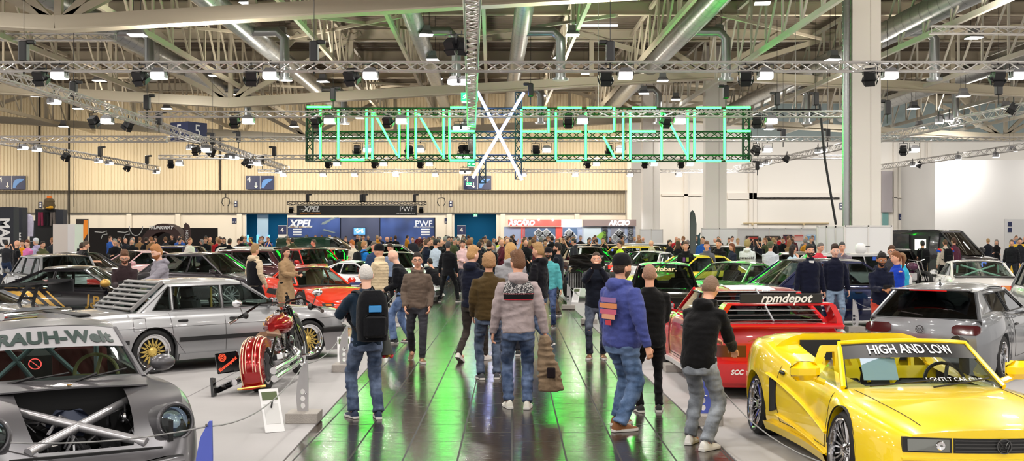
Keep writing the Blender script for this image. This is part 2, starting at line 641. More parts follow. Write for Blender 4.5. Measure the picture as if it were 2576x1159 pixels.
def screen_panel(x0, x1, y0, Y, n, label, dy=0.):
 """white booth wall of n framed panels"""
 z = at(0, y0, Y).z
 X0, X1 = gx(x0, Y), gx(x1, Y)
 r = empty('partition_screen', ((X0 + X1) / 2, Y, 0))
 tag(r, label, 'booth wall', kind='thing')
 w = (X1 - X0) / n
 for i in range(n):
  mb = MB()
  cx = (-(n - 1) / 2 + i) * w
  mb.box((cx, 0, z / 2), (w - .05, .03, z - .08))
  mb.build('panel', white, r, smooth=False)
 mb = MB()
 for i in range(n + 1):
  mb.box((-(n / 2) * w + i * w, 0, z / 2), (.05, .06, z))
 mb.box((0, 0, z - .03), (n * w, .06, .05))
 mb.build('panel_frame', alu, r, smooth=False)
 return r
screen_panel(2125, 2243, 566, 38, 2, 'white framed booth wall around the foot of the biggest column')
screen_panel(2056, 2124, 568, 40, 3, 'pale booth wall of three panels beside the foot of the biggest column')
screen_panel(1765, 1855, 573, 60, 2, 'white booth wall at the foot of the middle column')
screen_panel(1610, 1667, 576, 72, 2, 'white booth wall at the foot of the farthest column')
screen_panel(1855, 2056, 573, 66, 5, 'long white booth wall with posters behind the green coupe')
for i, (x0, x1, y0, y1, c1_, c2_, lb) in enumerate(((1876, 1908, 593, 622, '#31221f', '#b03a30', 'dark photo poster'), (1925, 1962, 593, 622, '#3a3030', '#8b6a55', 'dark crowd photo poster'),
             (1970, 1993, 590, 605, '#7a3038', '#1c2140', 'red and navy poster'), (1998, 2021, 590, 605, '#e9b5ac', '#d2605a', 'pale red poster'),
             (2029, 2051, 590, 603, '#6aa6da', '#d9e7f2', 'light blue poster'))):
 Y = 65.9
 r = empty('poster', (gx((x0 + x1) / 2, Y), Y, at(0, y1, Y).z))
 tag(r, lb + ' on the long white booth wall', 'poster')
 w, h = (x1 - x0) / F * Y, (y1 - y0) / F * Y
 mb = MB(); mb.box((0, 0, h / 2), (w, .02, h)); mb.build('sheet', mat('poster_' + c1_, srgb(c1_), .6), r, smooth=False)
 mb = MB(); mb.box((0, -.015, h * .82), (w * .9, .01, h * .18)); mb.build('headline', mat('poster_' + c2_, srgb(c2_), .6), r, smooth=False)
mb = MB()
mb.box((gx(143 + 15, 43), 43, 1.1), ((190 - 134) / F * 43, .8, 2.35))
r = empty('booth_cube', (gx(162, 43), 43.4, 0))
tag(r, 'tall plain white booth cube beside the black clothing stand', 'booth wall')
mb = MB(); mb.box((-.15, 0, 1.15), (.56, .8, 2.34)); mb.build('side_panel', mat('off_white_panel', srgb('#d9d2cc'), .6), r, smooth=False)
mb = MB(); mb.box((.27, -.02, 1.15), (.27, .84, 2.34)); mb.build('edge_panel', white, r, smooth=False)
# ---- hall number cube and direction signs
r = empty('hall_number_cube', at(475, 352, 60))
tag(r, 'hanging navy cube with white number 5 high in front of the cream wall', 'sign')
mb = MB(); mb.box((0, 0, .42), (1.3, 1.3, .94)); mb.build('cube_body', navy_sign, r, smooth=False)
r.rotation_euler.z = radians(-32)
text('5', .9, white_sign, r, facing(0, -.66, .42), 'numeral')
text('5', .9, white_sign, r, Matrix.Rotation(pi / 2, 4, 'Z') @ facing(0, -.66, .42), 'numeral')
def arrow(mb, cx, cz, L, th=.05, y=0, d=(0, -1)):
 ang = math.atan2(d[1], d[0])
 M = Matrix.Translation((cx, y, cz)) @ FRONT @ Matrix.Rotation(ang, 4, 'Z')
 mb.box((0, 0, 0), (0, 0, 0))
 mb.prism([(-L / 2, -th / 2), (L / 2 - th, -th / 2), (L / 2 - th, th / 2), (-L / 2, th / 2)], .01, M)
 for s in (-1, 1):
  mb.prism([(L / 2, 0), (L / 2 - L * .3, s * L * .3), (L / 2 - L * .3 - th, s * L * .3 - s * th * .2), (L / 2 - 1.5 * th, 0)], .01, M)
mapblue = mat('map_blue', srgb('#5b8fd6'), .5)
for i, (px, lb) in enumerate(((29, 'navy direction sign with 4 and a hall map, nearest the clothing stand'), (654, 'navy direction sign with 4 and a hall map, above the blue gate'),
        (1201, 'navy direction sign with hall map, behind the lower end of the blue-white light X'))):
 Y = YW - 1.05
 r = empty('direction_sign', at(px, 459, Y))
 tag(r, lb, 'sign')
 mb = MB(); mb.box((0, 0, 0), (2.05, .08, 1.0)); mb.build('sign_board', navy_sign, r, smooth=False)
 text('4', .62, white_sign, r, facing(-.8, -.05, .2), 'numeral')
 mb = MB(); arrow(mb, -.28, -.2, .42, .06, -.05); mb.build('arrow', white_sign, r, smooth=False)
 mb = MB(); mb.prism([(.12, -.4), (.3, -.42), (.42, -.2), (.62, 0), (.9, .15), (.95, .28), (.6, .3), (.3, .2), (.16, 0)], .02, FRONT @ Matrix.Translation((0, 0, .05))); mb.build('hall_map', mapblue, r, smooth=False)
 mb = MB(); mb.box((.02, -.05, 0), (.02, .01, 1.0)); mb.build('divider', white_sign, r, smooth=False)
for px, py, lb in ((711, 578, 'navy pylon sign with white 4 in front of the blue gate'), (1161, 578, 'navy pylon sign with white 4 in front of the teal gate')):
 Y = 84.5
 r = empty('pylon_sign', (gx(px, Y), Y, 0))
 tag(r, lb, 'sign')
 mb = MB(); mb.box((0, 0, 1.25), (.62, .25, 2.5)); mb.build('pylon_body', white, r, smooth=False)
 mb = MB(); mb.box((0, -.14, 2.15), (.62, .02, .62)); mb.build('number_board', navy_sign, r, smooth=False)
 text('4', .5, white_sign, r, facing(0, -.16, 2.15), 'numeral')
small = [(593, 512, 8, 15), (1134, 512, 8, 15), (102, 515, 8, 15), (590, 555, 13, 13), (1125, 555, 13, 13), (2268, 545, 14, 15), (2116, 518, 8, 17)]
for i, (px, py, w, h) in enumerate(small):
 Y = YW - (.06 if py < 535 else -.35)
 if px > 1600:
  Y = YW + .95
 r = empty('wall_sign', at(px, py, Y))
 tag(r, 'small %s navy pictogram sign on the back wall, %s' % ('square' if w > 10 else 'upright', ['above the blue gate', 'beside the teal gate', 'over the clothing stand', 'just before the blue gate', 'just before the teal gate', 'behind the dark van', 'beside the biggest column'][i]), 'sign')
 s = Y / F
 mb = MB(); mb.box((0, 0, 0), (w * s, .05, h * s)); mb.build('sign_board', navy_sign, r, smooth=False)
 mb = MB()
 for sx in (-1, 1):
  if w > 10:
   mb.ball((sx * .09, -.03, -.1), .055, 8)
  else:
   mb.box((0, -.03, sx * .1), (.13, .01, .12))
 mb.build('pictogram', white_sign, r)
# ---- spiral ducts
def duct(pts, rr, label, rings=.9, group=None):
 pts = [V(p) for p in pts]
 mb = MB()
 mb.tube(pts, rr, 20)
 o = mb.build('spiral_duct', galv)
 tag(o, label, 'duct', group)
 mb = MB()
 for a, b in zip(pts[:-1], pts[1:]):
  L = (b - a).length
  d = (b - a) / L
  k = 0
  while k * rings < L:
   p = a + d * (k * rings)
   mb.tube([p - d * .012, p + d * .012], rr * 1.02, 20, caps=False)
   k += 1
 mb.build('duct_seam', mat('duct_seam', srgb('#4c4f52'), .5, .6), o)
 return o
for X, rr, lb in ((-16.5, .42, 'nearest the clothing stand side'), (-11., .42, 'above the white lamps before the cream wall'), (-4.0, .36, 'slanting down beside the light letters'), (.25, .36, 'hanging right over the light X'),
     (7.0, .42, 'slanting bright beside the hung lamps'), (15.5, .5, 'beside the biggest column'), (24., .5, 'farthest beyond the biggest column')):
 duct([(X + .5, 26, 10.3), (X - .5, 82, 10.3)], rr, 'large galvanised spiral duct under the roof, ' + lb)
 for Yd in (47, 66):
  x = X + .5 - (Yd - 26) / 56
  mb = MB()
  mb.tube([(x + .2, Yd, 10.2), (x + 1.3, Yd, 10.2), (x + 1.6, Yd, 9.9), (x + 1.6, Yd, 8.3)], .2, 14)
  mb.tube([(x + 1.6, Yd, 8.3), (x + 1.6, Yd, 8.2)], .32, 14)
  tag(mb.build('duct_outlet', galv), 'downward duct outlet with flared nozzle branching off a large roof duct', 'duct', 'duct outlets')
# ---- lighting trusses
def truss(a, b, w, m, label, bay=.5, group=None, name='lighting_truss', r=.026, faces=4):
 a, b = V(a), V(b)
 d = b - a
 L = d.length
 d = d / L
 up = V((0, 0, 1)) if abs(d.z) < .9 else V((0, 1, 0))
 s = d.cross(up).normalized()
 u = s.cross(d)
 mb = MB()
 cs = [s * (i * w / 2) + u * (j * w / 2) for i, j in ((-1, -1), (1, -1), (1, 1), (-1, 1))]
 for c in cs:
  mb.tube([a + c, b + c], r, 6)
 n = max(2, int(L / bay))
 for f in range(faces):
  c0, c1 = cs[f], cs[(f + 1) % 4]
  for i in range(n):
   p = a + d * (L * i / n)
   q = a + d * (L * (i + 1) / n)
   if i % 2:
    mb.tube([p + c0, q + c1], r * .68, 4, caps=False)
   else:
    mb.tube([p + c1, q + c0], r * .68, 4, caps=False)
  mb.tube([a + c0, a + c1], r * .6, 4)
  mb.tube([b + c0, b + c1], r * .6, 4)
 return tag(mb.build(name, m), label, 'truss', group)
ZT = 6.4
rowsY = {168: 30.5, 287: 43.0, 350: 54.6, 395: 67., 430: 79.}
xr = [(-20, 2600), (350, 2140), (300, 2576), (400, 2140), (650, 1900)]
for (py, Y), (x0, x1), lb in zip(rowsY.items(), xr, ('nearest full-width silver lighting truss, above the light letters', 'second silver lighting truss crossing behind the top of the light letters',
             'third silver lighting truss behind the middle of the light letters', 'fourth thin silver lighting truss behind the foot of the light letters', 'farthest thin lighting truss close to the back wall')):
 truss((gx(x0, Y), Y, H - (py - HY) / F * Y), (gx(x1, Y), Y, H - (py - HY) / F * Y), .24 if Y < 35 else .2, alu, lb, bay=.36 if Y < 40 else .5)
zz = 6.4
truss((-14.0, 28, zz), (gx(722, 80), 80, zz), .3, alu, 'silver lighting truss running into the depth past the number 5 cube', .5)
truss((-24.6, 45, zz), (gx(397, 80), 80, zz), .3, alu, 'silver lighting truss running into the depth over the clothing stand', .5)
truss((-.62, 18, zz + .1), (gx(1186, 80), 80, zz), .3, alu, 'green-lit lighting truss over the aisle running straight into the depth', .4)
truss((18.3, 36, zz), (gx(1850, 80), 80, zz), .3, alu, 'silver lighting truss running into the depth past the biggest column', .5)
truss((27., 47, zz), (gx(2215, 78), 78, zz), .3, alu, 'silver lighting truss running into the depth beyond the dark van', .5)
truss(at(0, 93, 44), at(290, 93, 44), .25, alu, 'short silver truss high under the nearest cross girder', .5)
truss(at(0, 350, 52), at(420, 350, 52), .25, alu, 'short silver truss low before the cream wall', .5)
truss(at(2340, 75, 40), at(2600, 78, 40), .25, alu, 'short silver truss high beyond the biggest column', .5)
tb = truss(at(1945, 285, 48), at(2062, 285, 48), .3, black, 'short black truss hung from two hoists beside the light letters', .4)
# ================================================================ LAMPS
lamp_face = mat('lamp_face', (1, 1, 1), .4, emit=(1., .96, .9), es=14)
lamp_face.cycles.emission_sampling = 'NONE'
hb_face = mat('highbay_face', (1, 1, 1), .4, emit=(1., .97, .9), es=10)
hb_face.cycles.emission_sampling = 'NONE'
yoke_m = black
def flood_proto():
 r = empty('flood_lamp')
 mb = MB()
 mb.loft([[V((sx * a, sy * b, z)) for sx, sy in ((-1, -1), (1, -1), (1, 1), (-1, 1))] for a, b, z in ((.1, .1, .17), (.16, .14, .08), (.17, .15, -.06))])
 mb.build('housing', mat('lamp_grey', srgb('#8c8c90'), .4, .5), r, smooth=False)
 mb = MB()
 mb.box((0, 0, -.07), (.31, .27, .02))
 mb.box((0, -.152, 0), (.3, .01, .1))
 mb.build('lens', lamp_face, r, smooth=False)
 mb = MB()
 mb.tube([(-.19, 0, 0), (-.19, 0, .26), (.19, 0, .26), (.19, 0, 0)], .012, 5)
 mb.tube([(0, 0, .26), (0, 0, .36)], .02, 5)
 mb.build('yoke', yoke_m, r)
 return r
def spot_proto():
 r = empty('stage_spot')
 mb = MB()
 M = Matrix.Rotation(radians(35), 3, 'X')
 mb.box((0, 0, 0), (.26, .26, .24), 0, M)
 for s in (-1, 1):
  mb.box(M @ V((s * .16, 0, -.16)), (.02, .24, .14), 0, M @ Matrix.Rotation(s * .4, 3, 'Y'))
  mb.box(M @ V((0, s * .16, -.16)), (.24, .02, .14), 0, M)
 mb.build('housing', black, r, smooth=False)
 mb = MB()
 mb.tube([(-.17, 0, 0), (-.17, 0, .24), (.17, 0, .24), (.17, 0, 0)], .014, 5)
 mb.tube([(0, 0, .24), (0, 0, .34)], .02, 5)
 mb.build('yoke', yoke_m, r)
 return r
def hoist_proto():
 r = empty('chain_hoist')
 mb = MB()
 mb.bbox((0, 0, .2), (.2, .24, .5), .03)
 mb.build('motor', black, r)
 mb = MB()
 mb.bbox((.16, 0, .42), (.22, .14, .1), .02)
 mb.build('control_box', black, r)
 mb = MB()
 mb.tube([(0, 0, -.05), (0, 0, -.35)], .02, 5)
 mb.tube([(0, 0, .45), (0, 0, 3.2)], .008, 4)
 mb.build('chain', black, r)
 return r
def highbay_proto():
 r = empty('high_bay_lamp')
 mb = MB()
 mb.loft([[V((sx * a, sy * a, z)) for sx, sy in ((-1, -1), (1, -1), (1, 1), (-1, 1))] for a, z in ((.15, .38), (.17, .18), (.28, .0))])
 mb.build('reflector', mat('lamp_grey', srgb('#8c8c90'), .4, .5), r, smooth=False)
 mb = MB()
 mb.box((0, 0, -.012), (.52, .52, .02))
 mb.build('lens', hb_face, r, smooth=False)
 mb = MB()
 for s in (-1, 1):
  mb.tube([(s * .12, 0, .38), (s * .12, 0, 2.6)], .01, 4)
 mb.build('hanger', black, r)
 return r
def place(proto, used, loc, label, group, rz=0., s=1.):
 if used[0]:
  o = copy_tree(proto)
 else:
  o = proto
  used[0] = True
 o.location = loc
 o.rotation_euler.z = rz
 o.scale = (s, s, s)
 tag(o, label, {'flood_lamp': 'lamp', 'stage_spot': 'lamp', 'chain_hoist': 'hoist', 'high_bay_lamp': 'lamp'}[o.name.split('.')[0]], group)
 return o
FL, SP, HO, HB = flood_proto(), spot_proto(), hoist_proto(), highbay_proto()
uf, us, uh, ub = [False], [False], [False], [False]
rows = [
 (30.5, 190, (150, 400, 681, 932, 1573, 1925, 2238, 2560), 'nearest full-width truss'),
 (43.0, 304, (270, 625, 830, 1010, 1465, 1710, 1940), 'second truss behind the light letters'),
 (54.6, 377, (520, 925, 1057, 1375, 1560, 1930, 2300), 'third truss behind the light letters'),
 (67., 412, (452, 650, 848, 965, 1080, 1500, 1645, 1735), 'fourth truss below the light letters'),
 (80., 439, (712, 813, 892, 996, 1095, 1317, 1447, 1585, 1708), 'farthest truss before the back wall')]
for Y, py, xs, lb in rows:
 for x in xs:
  place(FL, uf, at(x, py, Y), 'lit white flood lamp hanging under the ' + lb, 'flood lamps on the ' + lb, s=1.15 if Y < 40 else 1.25)
  if Y < 70:
   place(SP, us, at(x - 30 * 50 / Y, py - 2, Y), 'unlit black spot under the ' + lb, 'black spots on the ' + lb, rz=rnd.uniform(-.5, .5), s=1.1)
for line, pts in (('past the number 5 cube', ((136, 255, 40), (270, 300, 46), (323, 313, 47), (480, 372, 58), (515, 373, 58), (533, 380, 58), (575, 395, 62), (590, 397, 62), (620, 407, 66), (635, 411, 66), (700, 432, 78))),
     ('over the clothing stand', ((57, 372, 54), (93, 376, 56), (167, 392, 60), (248, 405, 66), (275, 411, 68), (321, 420, 74), (393, 433, 79))),
     ('past the biggest column', ((2362, 305, 46), (2388, 300, 46), (2550, 270, 41), (2072, 378, 60), (2058, 380, 60), (1980, 397, 66), (1927, 411, 71), (1912, 414, 71))),
     ('beyond the dark van', ((2505, 392, 60), (2410, 398, 66), (2314, 412, 72), (2296, 415, 72)))):
 for i, (x, y, Y) in enumerate(pts):
  lit = i % 3 != 2
  place(FL if lit else SP, uf if lit else us, at(x, y, Y), ('lit white flood lamp' if lit else 'unlit black spot') + ' on the long truss ' + line,
    ('flood lamps' if lit else 'black spots') + ' on the truss ' + line, rz=1.2, s=1.1)
for i, (y, Y, s) in enumerate(((206, 34, 1.), (322, 50, 1.1), (393, 62, 1.1), (433, 74, 1.1), (111, 27.5, .95), (372, 60, 1.))):
 for sx in (-1, 1):
  lit = i < 4
  place(FL if lit else SP, uf if lit else us, at((1155 + i * 5 if lit else (1148 if i == 4 else 1168)) + sx * 11 * 34 / Y * 1.0, y, Y),
    ('lit round-glowing flood lamp' if lit else 'unlit black spot') + ' paired with another under the green-lit aisle truss', 'lamp pairs under the aisle truss', rz=sx * .5, s=s)
for x, y, Y in ((790, 150, 30.5), (1535, 150, 30.5), (60, 150, 30.5), (185, 240, 40), (370, 272, 43), (838, 250, 47), (1335, 240, 47), (1826, 245, 47), (1955, 262, 48), (2052, 262, 48), (2512, 235, 40),
    (2232, 285, 44), (600, 355, 60), (660, 410, 70), (400, 310, 47), (252, 390, 66), (370, 410, 74), (2082, 350, 55), (1970, 350, 56), (1905, 425, 70), (690, 390, 66), (535, 360, 56)):
 place(HO, uh, at(x, y, Y), 'black chain hoist motor gripping a hung truss', 'chain hoists', rz=rnd.choice((0, pi)), s=1.1)
hbpos = [(345, 88, 38), (625, 8, 42), (1440, 88, 46), (1918, 8, 40), (1088, 150, 52), (2095, 150, 48), (597, 238, 68), (1407, 145, 58), (813, 205, 60), (92, 242, 62), (196, 273, 68), (420, 273, 66), (1362, 240, 70), (1667, 203, 56),
   (2423, 242, 56), (2298, 273, 64), (2530, 273, 60), (2365, 305, 66), (710, 90, 50), (1808, 85, 50), (1620, 235, 62), (160, 318, 76), (740, 318, 76), (905, 297, 76), (2312, 320, 70), (1475, 185, 62), (2450, 95, 44), (1072, 88, 46),
   (250, 203, 56), (1100, 198, 62), (2545, 380, 70), (1935, 325, 72), (540, 190, 56), (1700, 250, 66)]
for i, (x, y, Y) in enumerate(hbpos):
 place(HB, ub, at(x, y, Y), 'square high-bay hall lamp hanging high under the roof deck', 'high-bay hall lamps', rz=rnd.uniform(-.2, .2), s=1.)
for px, py, w, lab in ((840, 47, 5.2, 'long fluorescent tube under the roof deck beyond the nearest cross girder'), (1487, 64, 2.6, 'short fluorescent tube under the roof deck over the hung lamps')):
 p = at(px, py, 56)
 mb = MB(); mb.bbox((0, 0, 0), (w, .12, .1), .02)
 tag(mb.build('fluorescent_tube', mat('tube_light', (1, 1, 1), .4, emit=(.8, .88, 1.), es=2.2), None, loc=p), lab, 'lamp')
def area(loc, e, size, col=(1, .955, .88), rot=(0, 0, 0), sy=None):
 l = bpy.data.lights.new('hall_and_fill_light', 'AREA')
 l.energy = e
 l.size = size
 l.color = col
 return link('hall_and_fill_light', l, None, loc, rot)
for X in (-34, -25, -17, -9, -2, 5, 12, 20, 29, 38):
 for Y in (-6, 2, 9, 16, 24, 33, 43, 54, 65, 76):
  area((X + rnd.uniform(-1, 1), Y + rnd.uniform(-1, 1), 9.1), 280, .45, (1, .95, .88))
for x in (-40, -30, -22, -15, -8, -1, 6):
 area((x, 79.5, 6.5), 330, .5, (1, .86, .64), rot=(radians(75), 0, 0))
for x in (14, 22, 30, 40):
 area((x, 78, 7.2), 300, .5, (1, .97, .93), rot=(radians(70), 0, 0))
for x in (-24, -10, 3, 15, 28):  # upward fill lights added to brighten the roof, without fixtures
 for y in (36, 52, 70):
  area((x, y, 7.4), 330, .5, (1, .92, .8), rot=(pi, 0, 0))
w = bpy.data.worlds.new('ambient_fill')  # even ambient fill in place of light from the unbuilt hall sides
w.use_nodes = True
w.node_tree.nodes['Background'].inputs[0].default_value = (1, .95, .9, 1)
w.node_tree.nodes['Background'].inputs[1].default_value = .85
bpy.context.scene.world = w
# ================================================================ LIGHT LETTERS
YS = 47.
green_tube = mat('green_led', (0, 1, .3), .4, emit=(.013, 1., .03), es=22)
blue_tube = mat('blue_led', (.3, .4, 1), .4, emit=(.26, .36, 1.), es=18)
signblack = mat('sign_truss_black', (.02, .035, .03), .4, .3)
sg = empty('light_sign', (0, YS, 0))
def lp(x, y, dY=0):
 p = at(x, y, YS + dY)
 return V((p.x, p.y, p.z))
frames = [((770, 280), (1888, 280)), ((770, 339), (1888, 339)), ((770, 398), (1888, 398))]
for i, (a, b) in enumerate(frames):
 truss(lp(*a, .3), lp(*b, .3), .25, signblack, ('top', 'middle', 'bottom')[i] + ' black cross truss carrying the green light letters', .33, name='sign_truss')
for x, y0, y1, lb in ((779, 272, 404, 'first'), (1304, 232, 450, 'tall middle'), (1877, 272, 404, 'last'), (1214, 398, 460, 'short hanging')):
 truss(lp(x, y0, .3), lp(x, y1, .3), .25, signblack, lb + ' upright black truss carrying the light letters', .33, name='sign_truss')
bpy.data.objects.remove(sg)
V_ = lambda x, a, b: ((x, a), (x, b))
letters = [
 ('T, the first letter', [((772, 269), (833, 269)), V_(806, 276, 399)]),
 ('U after the T', [V_(851, 276, 399), ((857, 402), (917, 402)), V_(922, 276, 399)]),
 ('first N, after the U', [V_(936.5, 278, 400), ((941, 283), (999.4, 391)), V_(1004, 274, 397)]),
 ('I between the first two N', [V_(1026, 276, 399)]),
 ('second N, before the G', [V_(1046, 276, 399), ((1051.6, 284), (1112, 390)), V_(1116, 275, 399)]),
 ('G, just before the big X', [((1132.7, 270), (1194, 270)), V_(1131, 277, 400), ((1134, 330), (1194, 330)), V_(1193.7, 337, 399), ((1131.5, 403), (1193, 403))]),
 ('P, right after the big X', [V_(1311.8, 275, 397), ((1314.6, 270.7), (1376, 270.7)), V_(1380, 274, 334), ((1314, 330.7), (1376, 330.7))]),
 ('E between P and R', [V_(1398.4, 278, 401), ((1402.5, 270.7), (1463, 270.7)), ((1400, 330.7), (1462, 330.7)), ((1400, 404.5), (1462, 404.5))]),
 ('R with a slanting leg', [V_(1473.7, 280, 403), ((1477, 270.7), (1539, 270.7)), V_(1545, 270, 331), ((1480, 330.7), (1541, 330.7)), ((1517.8, 343), (1546.5, 397))]),
 ('I right after the R', [V_(1567.5, 278, 400)]),
 ('E before the last N', [V_(1585.7, 278, 400), ((1590, 270.7), (1651, 270.7)), ((1588.7, 330.7), (1650, 330.7)), ((1588.7, 404.5), (1650, 404.5))]),
 ('last N, before the C', [V_(1664, 278, 401), ((1670.7, 283), (1728, 390)), V_(1730, 277, 401)]),
 ('C, next to last', [V_(1747, 277, 400), ((1751, 270.7), (1814, 270.7)), ((1751, 404.5), (1814, 404.5))]),
 ('E, the last letter', [V_(1822.5, 276, 400), ((1826.5, 270), (1888, 270)), ((1829.6, 329.7), (1888, 329.7)), ((1826, 404.5), (1886, 404.5))]),
]
for lb, tubes in letters:
 c = lp(*tubes[0][0])
 r = empty('light_letter', c)
 tag(r, 'glowing green LED light letter: ' + lb, 'light letter', 'green light letters')
 for a, b in tubes:
  mb = MB()
  mb.tube([lp(*a, -.03) - c, lp(*b, -.03) - c], .044, 10)
  t_ = mb.build('led_tube', green_tube, r)
  mb = MB()
  mb.bar(lp(*a, .05) - c, lp(*b, .05) - c, .11, .07)
  mb.build('tube_housing', black, t_, smooth=False)
c = lp(1255, 341)
r = empty('light_letter', c)
tag(r, 'huge blue-white glowing letter X standing above and below the green letters', 'light letter')
for a, b in (((1201, 230.5), (1313, 453)), ((1317.8, 232.8), (1189, 447))):
 mb = MB()
 mb.tube([lp(*a, -.1) - c, lp(*b, -.1) - c], .062, 10)
 mb.build('led_tube', blue_tube, r)
for x in (1195, 1505, 2001):
 mb = MB()
 mb.tube([at(x, 0, 44), at(x, 270, 44)], .012, 5)
 tag(mb.build('steel_rope', alu), 'thin steel rope hanging from the roof to the trusses', 'rope', 'steel ropes')
mb = MB()
mb.tube([at(2062, 262, 47), at(2075, 400, 47), at(2103, 565, 47)], .05, 8)
tag(mb.build('power_cable', black), 'thick black cable slanting down from the short black truss to the booth wall', 'cable')
for i in range(6):
 pass
exit_g = mat('exit_green', srgb('#10a56a'), .4, emit=srgb('#10a56a'), es=1.)
exit_w = mat('exit_white', (1, 1, 1), .4, emit=(1, 1, 1), es=1.1)
def exit_sign(px, py, Y, s, label, hang=2.):
 r = empty('exit_sign', at(px, py, Y))
 tag(r, label, 'sign')
 w, h = .86 * s, .44 * s
 mb = MB(); mb.box((0, 0, 0), (w, .08, h)); mb.build('sign_board', exit_g, r, smooth=False)
 mb = MB(); mb.box((0, 0, -h * .6), (w * .92, .09, h * .18)); mb.build('light_bar', exit_w, r, smooth=False)
 mb = MB(); arrow(mb, w * .24, 0, h * .75, h * .16, -.045, (1, 0)); mb.build('arrow', exit_w, r, smooth=False)
 mb = MB()
 q = h
 mb.ball((-w * .22, -.045, q * .3), q * .08, 8)
 for pts in (((-.22 * w, q * .2), (-.25 * w, -q * .05)), ((-.25 * w, -q * .05), (-.14 * w, -q * .2), (-.17 * w, -q * .4)), ((-.25 * w, -q * .05), (-.32 * w, -q * .2), (-.4 * w, -q * .22)),
    ((-.22 * w, q * .16), (-.12 * w, q * .05)), ((-.22 * w, q * .16), (-.33 * w, q * .12), (-.37 * w, -q * .02))):
  mb.tube([(a, -.045, b) for a, b in pts], q * .045, 5)
 mb.build('running_man', exit_w, r)
 mb = MB()
 for sx in (-1, 1):
  mb.tube([(sx * w * .3, 0, h / 2), (sx * w * .3, 0, h / 2 + hang)], .008, 4)
 mb.build('hanger', black, r)
exit_sign(1181, 244, 44, .75, 'green exit sign with running figure and arrow, beside the top of the light X', 3)
exit_sign(1186, 413, 60, .5, 'small green exit sign under the aisle truss', 2)
exit_sign(1180, 462, 84, .5, 'small green exit sign in front of the navy direction sign', 2)
exit_sign(1196, 541, YW + .3, .35, 'tiny green exit sign over the teal gate', .2)
# ================================================================ CARS
GLASS = glass_mat('car_glass', (.62, .72, .68))
GLASS_DARK = glass_mat('car_glass_dark', (.1, .12, .12))
GLASS_MID = glass_mat('car_glass_mid', (.35, .42, .4))
rubber = mat('tyre_rubber', (.014, .014, .015), .75)
trim_black = mat('trim_black', (.01, .01, .011), .45)
interior = mat('interior_black', (.02, .02, .022), .8)
tail_red = mat('tail_red', (.55, .012, .01), .15, coat=1, emit=(.5, .02, .01), es=.15)
tail_dark = mat('tail_smoked', (.06, .006, .008), .1, coat=1)
amber = mat('amber_lens', (.75, .22, .02), .2, coat=1)
head_glass = mat('headlamp_glass', (.55, .58, .6), .12, .6, coat=1)
gold_rim = mat('gold_rim', srgb('#e0c26a'), .35, .35)
silver_rim = mat('silver_rim', srgb('#b9bcc0'), .25, .8)
dark_rim = mat('dark_rim', srgb('#34363a'), .35, .6)
white_decal = mat('white_decal', (.8, .8, .8), .4)
GT = [(0, .95), (.12, .985), (.4, 1.0), (.62, .99), (.8, .965), (.93, .925), (1.0, .87)]
ROWS = (0, .06, .14, .26, .4, .55, .7, .82, .9, .96, 1.0)
